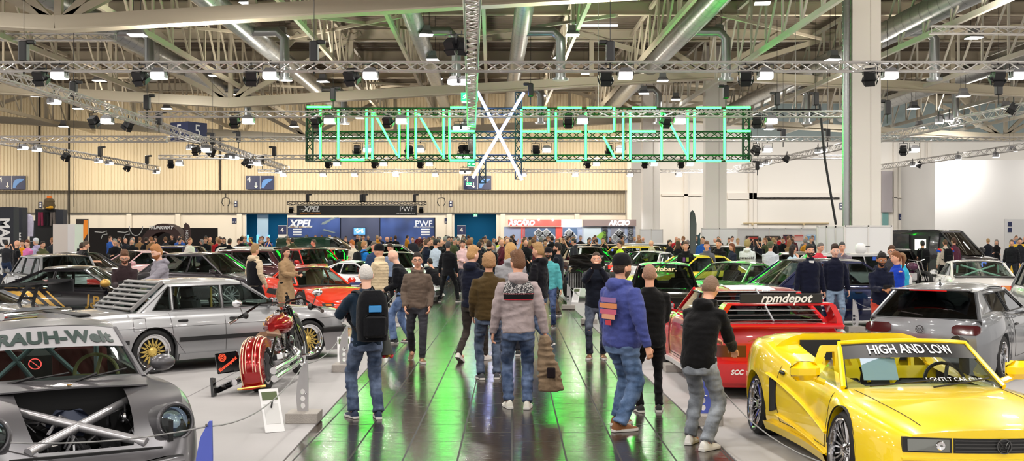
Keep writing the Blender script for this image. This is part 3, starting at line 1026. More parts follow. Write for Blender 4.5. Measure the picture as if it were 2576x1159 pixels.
class Car:
 """shape functions of a car body built from section tables"""
 def __init__(s, **k):
  s.wb, s.fo, s.ro, s.R = 2.55, .85, .95, .31
  s.zs, s.wf, s.wr = .2, .1, .1
  s.crown = .04
  s.flare_f = s.flare_r = 0.
  s.nose, s.tail = [(0, -.05), (.3, 0), (.6, 0), (1., -.08)], [(0, -.08), (.4, 0), (.7, 0), (1., -.05)]
  s.__dict__.update(k)
  s.xf, s.xr = s.wb / 2 + s.fo, -s.wb / 2 - s.ro
  s.Ra = getattr(s, 'Ra', s.R * 1.08)
 def w(s, x):
  b = interp(s.plan, x)
  b += s.flare_f * exp(-((x - s.wb / 2) / .42) ** 4) + s.flare_r * exp(-((x + s.wb / 2) / .45) ** 4)
  return b
 def zsh(s, x):
  return interp(s.side, x)
 def zc(s, x):
  return interp(s.mid, x) if hasattr(s, 'mid') else s.zsh(x) + s.crown
 def ys(s, x, z):
  t = (z - s.zs) / max(.05, s.zsh(x) - s.zs)
  return s.w(x) * interp(GT, max(0, min(1, t)))
 def ztop(s, x, y):
  wt = s.w(x) * .87
  q = min(1, abs(y) / wt)
  return s.zsh(x) + (s.zc(x) - s.zsh(x)) * (1 - q ** 2.4)
 def lean(s, x, z):
  dx = 0
  zt = s.zsh(x)
  t = max(0, min(1, (z - s.zs) / max(.05, zt - s.zs)))
  if x > s.xf - .5:
   dx += interp(s.nose, t) * ((x - s.xf + .5) / .5) ** 2
  if x < s.xr + .5:
   dx -= interp(s.tail, t) * ((s.xr + .5 - x) / .5) ** 2
  return dx
 def pt(s, x, z, side):
  return V((x + s.lean(x, z), side * s.ys(x, z), z))
 def body(s, openings=()):
  xs = {round(lerp(s.xr, s.xf, i / 46), 4) for i in range(47)}
  arch = []
  for c in (s.wb / 2, -s.wb / 2):
   for k in range(17):
    a = pi * k / 16
    arch.append(round(c + s.Ra * cos(a), 4))
   arch += [round(c + s.Ra + .0015, 4), round(c - s.Ra - .0015, 4)]
  xs = {x for x in xs if all(abs(x - a) > .02 for a in arch)} | set(arch)
  for o in openings:
   xs |= {round(o[0], 4), round(o[1], 4)}
  xs = sorted(xs)
  def zlow(x):
   for c in (s.wb / 2, -s.wb / 2):
    d = abs(x - c)
    if d <= s.Ra:
     return max(s.zs, s.R + sqrt(max(0, s.Ra ** 2 - d ** 2)))
   return s.zs
  rings = []
  NT = 6
  for x in xs:
   zl, zt = zlow(x), s.zsh(x)
   zl = min(zl, zt - .05)
   half = [V((x + s.lean(x, zl), s.ys(x, zl) - .07, zl))]
   for t in ROWS:
    z = lerp(zl, zt, t)
    half.append(V((x + s.lean(x, z), s.ys(x, z), z)))
   yt = half[-1].y
   xt = half[-1].x
   for i in range(1, NT):
    y = yt * (1 - i / NT)
    half.append(V((xt, y, s.ztop(x, y))))
   half.append(V((xt, 0, s.zc(x))))
   rings.append(half)
  mb = MB()
  n = len(rings[0])
  NR = len(ROWS)
  def is_open(i, j):
   if j < NR + 1:
    return False
   x = (xs[i] + xs[i + 1]) / 2
   return any(o[0] < x < o[1] and j >= NR + 1 + (o[2] if len(o) > 2 else 0) for o in openings)
  for sd in (1, -1):
   vs = [V((p.x, p.y * sd, p.z)) for R in rings for p in R]
   fs = []
   for i in range(len(rings) - 1):
    for j in range(n - 1):
     if is_open(i, j):
      continue
     f = (i * n + j, i * n + j + 1, (i + 1) * n + j + 1, (i + 1) * n + j)
     fs.append(f if sd > 0 else f[::-1])
   mb.add(vs, fs)
  for R, sg, bul in ((rings[-1], 1, getattr(s, 'bulge_f', .12)), (rings[0], -1, getattr(s, 'bulge_r', .06))):
   rows = R[1:NR + 1]
   M_ = 2 * NT
   P = []
   for k, p in enumerate(rows):
    row = []
    for j in range(M_ + 1):
     u = 1 - 2 * j / M_
     y = p.y * u
     z = p.z
     if k == len(rows) - 1:
      z = s.ztop(s.xf if sg > 0 else s.xr, y)
     row.append(V((p.x + sg * bul * (1 - u * u) * (1 if k < len(rows) - 1 else 1), y, z)))
    P.append(row)
   mb.grid(P)
   top = P[-1]
   flat = [V((rows[-1].x, q.y, q.z)) for q in top]
   mb.grid([flat, top])
  return mb
 def underbody(s):
  mb = MB()
  mb.box(((s.xf + s.xr) / 2, 0, s.zs + .03), (s.xf - s.xr - .2, s.w(0) * 1.5, .04))
  for c in (s.wb / 2, -s.wb / 2):
   for sd in (1, -1):
    a, b = sorted((sd * (s.w(c) - .3), sd * (s.w(c) - .04)))
    T = Matrix.Translation((c, 0, s.R)) @ Matrix.Rotation(pi / 2, 4, 'X')
    mb.lathe([(.02, -a if sd > 0 else -b), (s.Ra + .01, -a if sd > 0 else -b), (s.Ra + .01, -b if sd > 0 else -a)], 20, 0, T, 0, pi)
  return mb
def gh_map(c, g, x, z):
 """side-view point to the inclined cabin side"""
 t = (z - g['zb']) / (g['zr'] - g['zb'])
 q = (x - g['c0']) / (g['a0'] - g['c0'])
 pinch = g.get('pinch', .04) * (abs(2 * q - 1) ** 3)
 return lerp(g['wb'], g['wr'], t) - pinch
def roof_z(g, x):
 s = max(0, min(1, (x - g['c1']) / (g['a1'] - g['c1'])))
 return g['zr'] + g.get('bulge', .03) * 4 * s * (1 - s)
def cabin(c, g, root, pm, glass, frame=None):
 """greenhouse: g has a0,a1 (windscreen foot/top x), c1,c0 (rear top/foot x), zb, zr, wb, wr, cuts [(xb, xt)]"""
 a0, a1, c1, c0, zb, zr = (g[k] for k in ('a0', 'a1', 'c1', 'c0', 'zb', 'zr'))
 frame = frame or trim_black
 top = [(lerp(a1, c1, i / 8), roof_z(g, lerp(a1, c1, i / 8))) for i in range(9)]
 out = [(a0, zb - .03)] + top + [(c0, zb - .03)]
 cuts = g['cuts']
 wz0, wz1 = zb + .03, zr - .035
 wins = []
 for i in range(len(cuts) - 1):
  (fb, ft), (rb, rt) = cuts[i], cuts[i + 1]
  gp = .022
  tp = [(lerp(ft - gp, rt + gp, k / 4), min(wz1, wz1 + (roof_z(g, lerp(ft, rt, k / 4)) - zr))) for k in range(5)]
  if abs(fb - rb) < .1:
   continue
  q = [(fb - gp, wz0)] + tp + [(rb + gp, wz0)]
  cx = sum(p[0] for p in q) / len(q)
  cz = sum(p[1] for p in q) / len(q)
  wins.append(q)
 for wpoly in g.get('extra', []):
  wins.append(wpoly)
 bodymb, glassmb, framemb = MB(), [], MB()
 loops = [out] + wins
 flat = [p for L in loops for p in L]
 tris = tessellate_polygon([[V((p[0], p[1], 0)) for p in L] for L in loops])
 for sd in (1, -1):
  P = [V((x, sd * gh_map(c, g, x, z), z)) for x, z in flat]
  Pi = [V((p.x, p.y - sd * .04, p.z)) for p in P]
  k = len(P)
  bodymb.add(P + Pi, [tuple(t) for t in tris] + [tuple(i + k for i in reversed(t)) for t in tris])
  o = 0
  for L in loops:
   m = len(L)
   bodymb.add([P[o + i] for i in range(m)] + [Pi[o + i] for i in range(m)], [(i, (i + 1) % m, (i + 1) % m + m, i + m) for i in range(m)])
   o += m
  for q in wins:
   gm = MB()
   pts = [V((x, sd * (gh_map(c, g, x, z) - .012), z)) for x, z in q]
   gm.add(pts, [tuple(range(len(pts)))])
   glassmb.append(gm)
   ring = [V((x, sd * (gh_map(c, g, x, z) + .002), z)) for x, z in q]
   framemb.tube(ring + [ring[0]], .011, 5)
 wr = g['wr']
 NX, NY = 10, 12
 P, Q = [], []
 for i in range(NX + 1):
  x = lerp(a1, c1, i / NX)
  row, row2 = [], []
  hb = gh_map(c, g, x, zr)
  for j in range(NY + 1):
   u = 1 - 2 * j / NY
   bl = g.get('fbul', .1) * (1 - u * u)
   xx = x + bl * (max(0, 1 - i / 3) if i < 3 else 0) - g.get('rbul', .08) * (1 - u * u) * (max(0, 1 - (NX - i) / 3))
   zc = roof_z(g, x) + g.get('rcrown', .045) * (1 - abs(u) ** 2.5)
   row.append(V((xx, u * hb, zc)))
   row2.append(V((xx, u * hb, zc - .03)))
  P.append(row)
  Q.append(row2)
 bodymb.grid(P)
 bodymb.grid([r[::-1] for r in Q])
 for A, B in ((P[0], Q[0]), (P[-1], Q[-1])):
  bodymb.grid([A, B])
 for sd in (1, -1):
  bodymb.tube([(a0, sd * gh_map(c, g, a0, zb), zb - .02), (a1, sd * gh_map(c, g, a1, zr), roof_z(g, a1) - .01)], .026, 6)
  bodymb.tube([(c0, sd * gh_map(c, g, c0, zb), zb - .02), (c1, sd * gh_map(c, g, c1, zr), roof_z(g, c1) - .01)], .03, 6)
 shell = bodymb.build('cabin_shell', pm, root, ang=50)
 framemb.build('window_trim', frame, shell)
 for gm in glassmb:
  gm.build('side_window', glass, root, smooth=False, fix=False)
 def screen(x0, x1, b0, b1, sgn):
  P = []
  for i in range(9):
   t = i / 8
   row = []
   for j in range(13):
    u = 1 - 2 * j / 12
    hb = lerp(gh_map(c, g, x0, zb), gh_map(c, g, x1, zr), t)
    x = lerp(x0, x1, t) + sgn * lerp(b0, b1, t) * (1 - u * u)
    zz0 = max(zb - .02, 0)
    z = lerp(zz0, roof_z(g, x1) + g.get('rcrown', .045) * (1 - abs(u) ** 2.5) - .012, t)
    row.append(V((x, u * hb, z)))
   P.append(row)
  return P
 W = screen(a0, a1, g.get('fbul0', .16), g.get('fbul', .1), 1)
 m1 = MB(); m1.grid(W); ws = m1.build('windscreen', g.get('wglass', glass), root, fix=False)
 Rr = screen(c0, c1, g.get('rbul0', .1), g.get('rbul', .08), -1)
 m2 = MB(); m2.grid(Rr); rw = m2.build('rear_window', g.get('rglass', glass), root, fix=False)
 for S, par in ((W, ws), (Rr, rw)):
  fm = MB()
  loop = S[0] + [r[-1] for r in S[1:]] + S[-1][::-1][1:] + [r[0] for r in S[::-1][1:]]
  fm.tube(loop, .014, 5)
  fm.build('screen_seal', frame, par)
 return W, Rr
def rim_mesh(kind, R, w, m_face, m_lip):
 """wheel lying with its axis on y, outer face at +y"""
 T = Matrix.Rotation(-pi / 2, 4, 'X')
 lip, face = MB(), MB()
 h = w / 2
 lip.lathe([(R, h), (R * .985, h + .004), (R * .93, h - .004), (R * .9, h - .05), (R * .88, -h), (R, -h)], 32, 0, T)
 fr = R * .9 if kind != 'mesh' else R * .76
 fy = h - (.055 if kind in ('mesh', 'multi') else .03)
 if kind == 'mesh':
  lip.lathe([(R * .9, h - .045), (R * .76, fy)], 32, 0, T)
 def P(r, a, y=0):
  return V((r * cos(a), fy + y, r * sin(a)))
 n = {'mesh': 16, 'multi': 14, 'five': 5, 'ten': 10, 'dish': 8, 'wire': 26, 'turbo': 10}[kind]
 for k in range(n):
  a = 2 * pi * k / n
  if kind == 'mesh':
   for sg in (-1, 1):
    face.bar(P(R * .2, a, -.0), P(fr * .98, a + sg * pi / n * 2.0), .013, .012)
  elif kind == 'multi':
   face.bar(P(R * .14, a, -.02), P(fr, a + .12), .02, .014)
   face.bar(P(R * .14, a, -.02), P(fr, a - .04), .02, .014)
  elif kind == 'wire':
   face.bar(P(R * .2, a, .01), P(fr, a + .25 * (1 if k % 2 else -1), -.02), .008, .008)
  elif kind == 'dish':
   face.bar(P(R * .12, a, -.02), P(fr, a, .0), .07, .02)
  else:
   face.bar(P(R * .1, a, 0), P(fr, a, -.005), R * (.26 if n == 5 else .13), .022)
 face.lathe([(R * .24, fy - .03), (R * .24, fy + .012), (R * .14, fy + .03), (.001, fy + .032)], 20, 0, T)
 for k in range(5):
  a = 2 * pi * k / 5 + .3
  face.tube([P(R * .19, a, .0), P(R * .19, a, .03)], .012, 6)
 hub = MB()
 hub.lathe([(R * .86, -h * .2), (R * .1, -h * .2 + .01), (.001, -h * .2 + .02)], 24, 0, T)
 return lip.mesh('rim_lip', m_lip), face.mesh('rim_face', m_face, ang=30), hub.mesh('brake_disc', mat('brake_disc', (.12, .12, .12), .5, .5))
def tyre_mesh(Ro, Ri, w):
 mb = MB()
 h = w / 2
 T = Matrix.Rotation(-pi / 2, 4, 'X')
 mb.lathe([(Ri, h * .92), (Ri + .01, h), (lerp(Ri, Ro, .5), h * 1.06), (Ro - .025, h), (Ro, h * .8), (Ro, 0), (Ro, -h * .8), (Ro - .025, -h), (lerp(Ri, Ro, .5), -h * 1.06), (Ri + .01, -h), (Ri, -h * .92)], 40, 0, T)
 return mb.mesh('tyre', rubber)
def wheels(c, root, kind='multi', mf=None, ml=None, Rr=None, w=.22, poke=0., camber=0., steer=0., only=None):
 mf, ml = mf or silver_rim, ml or chrome
 Rr = Rr or c.R * .72
 tm = tyre_mesh(c.R, Rr * .99, w)
 lm, fm, hm = rim_mesh(kind, Rr, w, mf, ml)
 for x in (c.wb / 2, -c.wb / 2):
  for sd in (1, -1):
   y = c.w(x) - w / 2 - .03 + poke
   o = link('wheel', tm, root)
   ca = camber * sd
   st = steer if x > 0 else 0
   o.location = (x, sd * y, c.R)
   o.rotation_euler = (ca, 0, st + (0 if sd > 0 else pi))
   if sd < 0:
    o.rotation_euler = (-ca, 0, st + pi)
   for nm, me in (('rim_lip', lm), ('rim_face', fm), ('brake_disc', hm)):
    link(nm, me, o)
def seat(root, x, y, z, m, s=1., rz=0., shape='bucket', m2=None):
 o = MB()
 o.bbox((0, 0, .1 * s), (.48 * s, .48 * s, .16 * s), .05)
 M = Matrix.Rotation(radians(-14), 3, 'Y')
 o.bbox((-.26 * s, 0, .45 * s), (.14 * s, .48 * s, .62 * s), .05, 0, M)
 o.bbox((-.37 * s, 0, .82 * s), (.12 * s, .26 * s, .2 * s), .04, 0, M)
 return o.build('seat', m, root, loc=(x, y, z), rot=(0, 0, rz))
def steering(root, x, y, z, m, r=.18):
 mb = MB()
 M = Matrix.Translation((x, y, z)) @ Matrix.Rotation(radians(65), 4, 'Y')
 pts = [M @ V((r * cos(a), r * sin(a), 0)) for a in [2 * pi * k / 20 for k in range(21)]]
 mb.tube(pts, .016, 6)
 for a in (.3, pi - .3, -pi / 2):
  mb.bar(M @ V((0, 0, -.01)), M @ V((r * cos(a), r * sin(a), 0)), .03, .012)
 mb.tube([M @ V((0, 0, 0)), M @ V((0, 0, -.3))], .025, 6)
 return mb.build('steering_wheel', m, root)
def cockpit(c, g, root, seats=None, lhd=True, rear=True, wheel_m=None):
 seats = seats or interior
 mb = MB()
 mb.box(((g['a0'] + g['c0']) / 2, 0, c.zs + .1), (g['a0'] - g['c0'], c.w(0) * 1.7, .04))
 for x, zz in ((g['a0'] + .1, 0), (g['c0'] - .02, 0)):
  mb.box((x, 0, (c.zs + g['zb']) / 2), (.04, c.w(0) * 1.6, g['zb'] - c.zs - .04))
 for sd in (1, -1):
  mb.box(((g['a0'] + g['c0']) / 2, sd * (g['wb'] - .04), (c.zs + g['zb']) / 2), (g['a0'] - g['c0'], .04, g['zb'] - c.zs - .06))
 mb.build('cabin_lining', interior, root, smooth=False)
 mb = MB()
 mb.bbox((g['a0'] - .2, 0, g['zb'] - .12), (.4, g['wb'] * 1.85, .2), .06)
 mb.build('dashboard', interior, root)
 xs = g['a0'] - 1.05
 for sd in (1, -1):
  seat(root, xs, sd * .36, c.zs + .14, seats)
 if rear and xs - .8 > g['c0'] + .1:
  o = MB()
  o.bbox((xs - .85, 0, c.zs + .5), (.16, g['wb'] * 1.6, .62), .05)
  o.build('rear_bench', interior, root)
 steering(root, g['a0'] - .52, .36 if lhd else -.36, g['zb'] - .03, wheel_m or trim_black)
def strip(c, x0, x1, z0, z1, sd, off=.008, n=24, th=None):
 """moulding hugging the body side"""
 mb = MB()
 P = []
 for i in range(n + 1):
  x = lerp(x0, x1, i / n)
  for c_ in (c.wb / 2, -c.wb / 2):
   pass
  row = []
  for z, o in ((z0, 0), (z0, off), (z1, off), (z1, 0)):
   p = c.pt(x, z, sd)
   row.append(p + V((0, sd * o, 0)))
  P.append(row)
 mb.grid(P)
 return mb
def seam(c, pts, sd, r=.0035):
 """panel gap drawn on the body side through (x, z) points"""
 mb = MB()
 out = []
 for (x0, z0), (x1, z1) in zip(pts[:-1], pts[1:]):
  for i in range(8):
   t = i / 8
   x, z = lerp(x0, x1, t), lerp(z0, z1, t)
   out.append(c.pt(x, z, sd) + V((0, sd * .0005, 0)))
 x, z = pts[-1]
 out.append(c.pt(x, z, sd))
 mb.tube(out, r, 4)
 return mb
def top_seam(c, pts, r=.0035):
 mb = MB()
 out = []
 for (x0, y0), (x1, y1) in zip(pts[:-1], pts[1:]):
  for i in range(8):
   t = i / 8
   x, y = lerp(x0, x1, t), lerp(y0, y1, t)
   out.append(V((x, y, c.ztop(x, y) + .0005)))
 mb.tube(out, r, 4)
 return mb
def mirror(root, x, y, z, sd, m, s=1., shape='block'):
 mb = MB()
 if shape == 'block':
  mb.bbox((x, y + sd * .12 * s, z + .06 * s), (.12 * s, .22 * s, .14 * s), .045 * s)
  mb.tube([(x, y - sd * .03, z - .03), (x, y + sd * .08 * s, z + .02)], .025 * s, 6)
 else:
  M = Matrix.Rotation(sd * radians(18), 3, 'Z')
  mb.ball((x, y + sd * .13 * s, z + .07 * s), (.075 * s, .12 * s, .075 * s), 14, 0, M)
  mb.tube([(x, y - sd * .02, z - .02), (x, y + sd * .08 * s, z + .05 * s)], .02 * s, 6)
 o = mb.build('side_mirror', m, root)
 g = MB()
 g.box((x - .064 * s, y + sd * .12 * s, z + .06 * s), (.006, .17 * s, .1 * s))
 g.build('mirror_glass', chrome, o, smooth=False)
 return o
def handle(c, root, x, z, sd, m, w=.16):
 p = c.pt(x, z, sd)
 mb = MB()
 mb.bbox((p.x, p.y + sd * .008, p.z), (w, .03, .035), .01)
 return mb.build('door_handle', m, root)
def face_panel(c, root, name, front, z0, z1, y0, y1, m, off=.012, th=.02, n=8, parent=None, r=0):
 """curved panel on the nose or tail between heights and half-widths"""
 sg = 1 if front else -1
 xe = c.xf if front else c.xr
 bul = getattr(c, 'bulge_f', .12) if front else getattr(c, 'bulge_r', .06)
 mb = MB()
 def S(y, z, o):
  w = c.ys(xe, z)
  u = max(-1, min(1, y / w))
  return V((xe + c.lean(xe, z) + sg * (bul * (1 - u * u) + o), y, z))
 rings = []
 for i in range(n + 1):
  y = lerp(y0, y1, i / n)
  e = 0 if 0 < i < n else r
  rings.append([S(y, z0 + e, -.03), S(y, z0 + e, off), S(y, lerp(z0, z1, .5), off), S(y, z1 - e, off), S(y, z1 - e, -.03)])
 mb.loft(rings)
 o = mb.build(name, m, root)
 return o, S
def plate(c, root, front, z, w=.5, h=.11, txt=None, m=None, off=.02):
 o, S = face_panel(c, root, 'number_plate', front, z - h / 2, z + h / 2, -w / 2, w / 2, m or white, off=off, n=4)
 return o
def finish(root, x, y, ang, label, cat='car', group=None):
 root.location = (x, y, .012)
 root.rotation_euler = (0, 0, radians(ang))
 tag(root, label, cat, group)
 return root
STY = {
 'sedan': dict(wb=2.75, fo=.86, ro=1.0, zs=.2, side=[(-9, .86), (-2.2, .88), (-1.4, .94), (.8, .9), (1.6, .8), (2.3, .66)], plan=[(-2.4, .7), (-2.1, .82), (-1, .9), (1, .9), (1.9, .82), (2.24, .62)],
     g=dict(a0=1.0, a1=.25, c1=-1.05, c0=-1.75, zb=.9, zr=1.4, wb=.78, wr=.6, cuts=[(.9, .3), (-.15, -.1), (-1.05, -.95), (-1.45, -1.05)])),
 'coupe': dict(wb=2.6, fo=.85, ro=.95, zs=.18, side=[(-9, .84), (-2.1, .86), (-1.3, .9), (.8, .84), (1.5, .76), (2.15, .6)], plan=[(-2.25, .7), (-1.95, .82), (-1, .88), (1, .88), (1.8, .8), (2.15, .6)],
     g=dict(a0=.85, a1=.1, c1=-.85, c0=-1.65, zb=.86, zr=1.3, wb=.76, wr=.57, cuts=[(.75, .15), (-.45, -.4), (-1.25, -.88)])),
 'hatch': dict(wb=2.5, fo=.8, ro=.68, zs=.18, side=[(-9, .88), (-1.9, .9), (-1.2, .93), (.9, .88), (1.6, .8), (2.05, .66)], plan=[(-1.95, .76), (-1.7, .84), (-1, .87), (1, .87), (1.7, .8), (2.05, .62)],
     g=dict(a0=.98, a1=.35, c1=-1.45, c0=-1.85, zb=.9, zr=1.38, wb=.77, wr=.62, cuts=[(.9, .38), (-.15, -.12), (-1.02, -.98), (-1.6, -1.38)])),
 'wagon': dict(wb=2.6, fo=.82, ro=1.0, zs=.18, side=[(-9, .86), (1, .86), (1.7, .78), (2.1, .68)], plan=[(-2.3, .76), (-2., .83), (-1, .86), (1, .86), (1.8, .8), (2.12, .66)],
     g=dict(a0=.95, a1=.35, c1=-1.95, c0=-2.2, zb=.88, zr=1.36, wb=.76, wr=.62, cuts=[(.85, .38), (-.1, -.08), (-.95, -.9), (-2.05, -1.88)])),
 'wedge': dict(wb=2.4, fo=1.0, ro=.85, zs=.15, side=[(-9, .8), (-1.9, .82), (-1., .86), (0, .74), (.6, .67), (1.2, .66), (2.2, .4)], plan=[(-2.05, .74), (-1.2, .9), (0, .86), (1.2, .88), (1.9, .78), (2.2, .62)],
     g=dict(a0=.62, a1=-.12, c1=-.7, c0=-1.35, zb=.74, zr=1.1, wb=.72, wr=.52, cuts=[(.5, -.1), (-.5, -.45), (-.95, -.68)])),
 'beetle': dict(wb=2.4, fo=.72, ro=.8, zs=.2, side=[(-2, .5), (-1.7, .78), (-1.1, .92), (.5, .92), (1.1, .86), (1.6, .66), (1.95, .42)], plan=[(-2, .5), (-1.7, .7), (-1, .86), (0, .8), (1.1, .88), (1.7, .7), (1.95, .5)],
     g=dict(a0=.75, a1=.3, c1=-.6, c0=-1.5, zb=.9, zr=1.36, wb=.68, wr=.5, cuts=[(.66, .32), (-.3, -.25), (-1.05, -.62)])),
}
def std(style, pm, name='car', rim='multi', rm=None, glass=None, light='std', R=.32, rw=.23, seats=None, detail=2, poke=0, roofm=None, **over):
 d = dict(STY[style])
 g = dict(d.pop('g'))
 g.update(over.pop('g', {}))
 d.update(over)
 c = Car(R=R, **d)
 root = empty(name)
 body = c.body(openings=[(g['c0'] + .12, g['a0'] - .02)]).build('body', pm, root, ang=40)
 c.underbody().build('underbody', matblack, root, smooth=False)
 W, RW = cabin(c, g, root, roofm or pm, glass or (GLASS_MID if detail > 1 else GLASS_DARK))
 if detail > 1:
  cockpit(c, g, root, seats)
 else:
  mb = MB(); mb.box(((g['a0'] + g['c0']) / 2, 0, .5), (g['a0'] - g['c0'] - .3, 1.3, .3)); mb.build('cabin_lining', interior, root, smooth=False)
 wheels(c, root, rim, rm, None, None, rw, poke=poke)
 zb = g['zb']
 for sd in (1, -1):
  mirror(root, g['a0'] - .18, sd * (g['wb'] + .02), zb + .02, sd, pm, .9)
  if detail > 1:
   cut = g['cuts']
   seam(c, [(cut[1][0], c.zsh(0) - .02), (cut[1][0], c.zs + .12), (g['a0'] - .12, c.zs + .12), (g['a0'] - .02, c.zsh(g['a0']) - .04)], sd).build('door_gap', dark_line, root)
   handle(c, root, cut[1][0] + .16, c.zsh(0) - .14, sd, trim_black)
 zt = c.zsh(c.xf)
 fw = c.ys(c.xf, zt - .1)
 if light != 'none':
  for sd in (1, -1):
   a, b = sorted((sd * fw * .55, sd * fw * .97))
   face_panel(c, root, 'headlight', True, zt - .19, zt - .05, a, b, head_glass, .006)
   zr_ = c.zsh(c.xr)
   rwid = c.ys(c.xr, zr_ - .15)
   a, b = sorted((sd * rwid * .5, sd * rwid * .98))
   face_panel(c, root, 'tail_light', False, zr_ - .24, zr_ - .08, a, b, tail_red, .008)
  face_panel(c, root, 'grille', True, zt - .2, zt - .06, -fw * .45, fw * .45, trim_black, .004)
  face_panel(c, root, 'air_intake', True, c.zs + .06, c.zs + .18, -fw * .7, fw * .7, matblack, .004)
  plate(c, root, False, c.zsh(c.xr) - .28, m=white)
  plate(c, root, True, c.zs + .25, m=white, h=.1)
 return root, c, g
def PY(py):
 return 2.05 * F / (py - HY)
# ---------------------------------------------------------------- grey wide-body coupe, nose open (front of the picture)
def wide_coupe():
 satin = mat('satin_grey', srgb('#5d5c60'), .34, .55, .3)
 root = empty('wide_body_coupe')
 c = Car(wb=2.27, fo=.86, ro=1.05, R=.31, zs=.1, crown=0,
   side=[(-2.3, .6), (-1.8, .76), (-1.15, .86), (-.4, .82), (.4, .82), (.9, .8), (1.35, .76), (1.62, .66), (1.8, .52), (1.995, .38)],
   mid=[(-2.3, .62), (-1.2, .88), (0, .88), (.75, .87), (1.1, .78), (1.5, .64), (1.8, .49), (1.995, .38)],
   plan=[(-2.2, .72), (-1.7, .88), (-1.13, .96), (-.4, .84), (.35, .83), (1.13, .93), (1.6, .86), (1.85, .76), (1.995, .66)],
   nose=[(0, .02), (.35, .06), (.6, .03), (1, -.04)], bulge_f=.24)
 g = dict(a0=.72, a1=.16, c1=-.45, c0=-1.35, zb=.84, zr=1.2, wb=.68, wr=.52, bulge=.035, fbul0=.2, fbul=.1, cuts=[(.64, .2), (-.3, -.28), (-.8, -.5)])
 c.body(openings=[(g['c0'] + .1, g['a0'] + .02), (1.0, 1.86, 2)]).build('body', satin, root)
 c.underbody().build('underbody', matblack, root, smooth=False)
 W, RW = cabin(c, g, root, satin, GLASS, satin)
 red_in = mat('red_seat', srgb('#5a1416'), .8)
 cockpit(c, g, root, red_in, wheel_m=mat('tan_wheel', srgb('#8a8455'), .6))
 mb = MB()
 cage = mat('cage_grey', srgb('#9db4bb'), .4, .3)
 for a, b in (((-.55, -.5, .3), (-.5, -.48, 1.17)), ((-.55, .5, .3), (-.5, .48, 1.17)), ((-.5, -.48, 1.17), (-.5, .48, 1.17)), ((-.52, -.5, .6), (-.5, .1, 1.15)), ((-.52, .1, .5), (-.5, -.4, 1.15)), ((-.52, .5, .55), (-.5, -.1, 1.15))):
  mb.tube([a, b], .022, 8)
 mb.build('roll_cage', cage, root)
 wheels(c, root, 'multi', dark_rim, chrome, .24, .3, poke=-.02)
 P = W[5:9]
 mb = MB()
 mb.grid([[p + V((.012, 0, .006)) for p in r] for r in P])
 strip_o = mb.build('screen_strip', mat('grey_strip', srgb('#98979b'), .5), root, fix=False)
 def wrap_ws(p, u0=.0):
  u = p.x / .52
  t = .62 + (p.y + .1) / .2 * .34
  i = t * 8
  i0 = min(7, int(i))
  jf = (1 - u) / 2 * 12
  j0 = max(0, min(11, int(jf)))
  a = W[i0][j0].lerp(W[i0][j0 + 1], jf - j0)
  b = W[i0 + 1][j0].lerp(W[i0 + 1][j0 + 1], jf - j0)
  q = a.lerp(b, i - i0)
  return q + V((.018 + p.z, 0, .01))
 letter = mat('green_black_letter', srgb('#0d2b26'), .5)
 text('RAUH-Welt', .168, letter, strip_o, Matrix.Scale(-1, 4, (1, 0, 0)) @ Matrix.Scale(-1, 4, (1, 0, 0)), 'lettering', warp=lambda p: wrap_ws(V((-p.x * -1 * -1, p.y, p.z)) if False else V((p.x, p.y, p.z))), bold=.008, ex=.001, space=1.02)
 mb = MB()
 for y0, y1 in ((-.5, .02), (-.02, .48)):
  pts = []
  for i in range(7):
   u = lerp(y0, y1, i / 6)
   q = 1 - (u / .68) ** 2
   pts.append(V((.72 + .2 * q + .03 - .02 * i / 6, u, .845 + .012 * i)))
  mb.tube(pts, .008, 5)
  mb.tube([pts[0] + V((.03, 0, -.02)), pts[3] + V((.02, 0, .02))], .011, 5)
 mb.build('wiper', trim_black, root)
 mb = MB()
 mb.box((1.42, 0, .26), (.9, 1.1, .04))
 for sd in (1, -1):
  mb.box((1.42, sd * .6, .45), (.86, .03, .34))
 mb.box((.98, 0, .55), (.03, 1.1, .5))
 mb.box((1.88, 0, .34), (.03, 1.05, .2))
 mb.build('engine_bay', matblack, root, smooth=False)
 mb = MB()
 R_ = random.Random(3)
 for i in range(26):
  a = V((R_.uniform(1.02, 1.66), R_.uniform(-.48, .48), R_.uniform(.34, .55)))
  b = a + V((R_.uniform(-.2, .2), R_.uniform(-.25, .25), R_.uniform(-.05, .1)))
  m_ = (a + b) / 2 + V((0, 0, R_.uniform(.02, .1)))
  mb.tube([a, m_, b], R_.uniform(.006, .016), 6)
 for i in range(9):
  mb.bbox((R_.uniform(1.02, 1.3), R_.uniform(-.45, .45), R_.uniform(.35, .48)), (R_.uniform(.06, .16), R_.uniform(.08, .16), R_.uniform(.06, .14)), .01)
 for i in range(12):
  mb.box((1.76, -.4 + i * .072, .38), (.02, .012, .14))
 mb.build('bay_hoses', mat('bay_black', (.1, .1, .11), .25, .6), root)
 mb = MB()
 mb.tube([(1.08, .46, .5), (1.3, .5, .42), (1.5, .4, .4)], .012, 6)
 mb.tube([(1.52, -.15, .45), (1.4, -.4, .4), (1.3, -.45, .5)], .008, 6)
 mb.ball((1.1, .42, .56), .06, 10)
 mb.build('bay_pipes', chrome, root)
 mb = MB(); mb.bbox((1.2, -.02, .56), (.2, .34, .2), .08)
 fil = mb.build('battery_box', mat('blue_black', srgb('#20283c'), .7), root)
 text('LITE BLOX', .055, white_decal, fil, basis((0, 1, 0), (-.3, 0, .95), (.95, 0, .3), (1.315, -.02, .57)), 'lettering', ex=.003)
 braces = mat('brace_silver', srgb('#b9b8bc'), .3, .7)
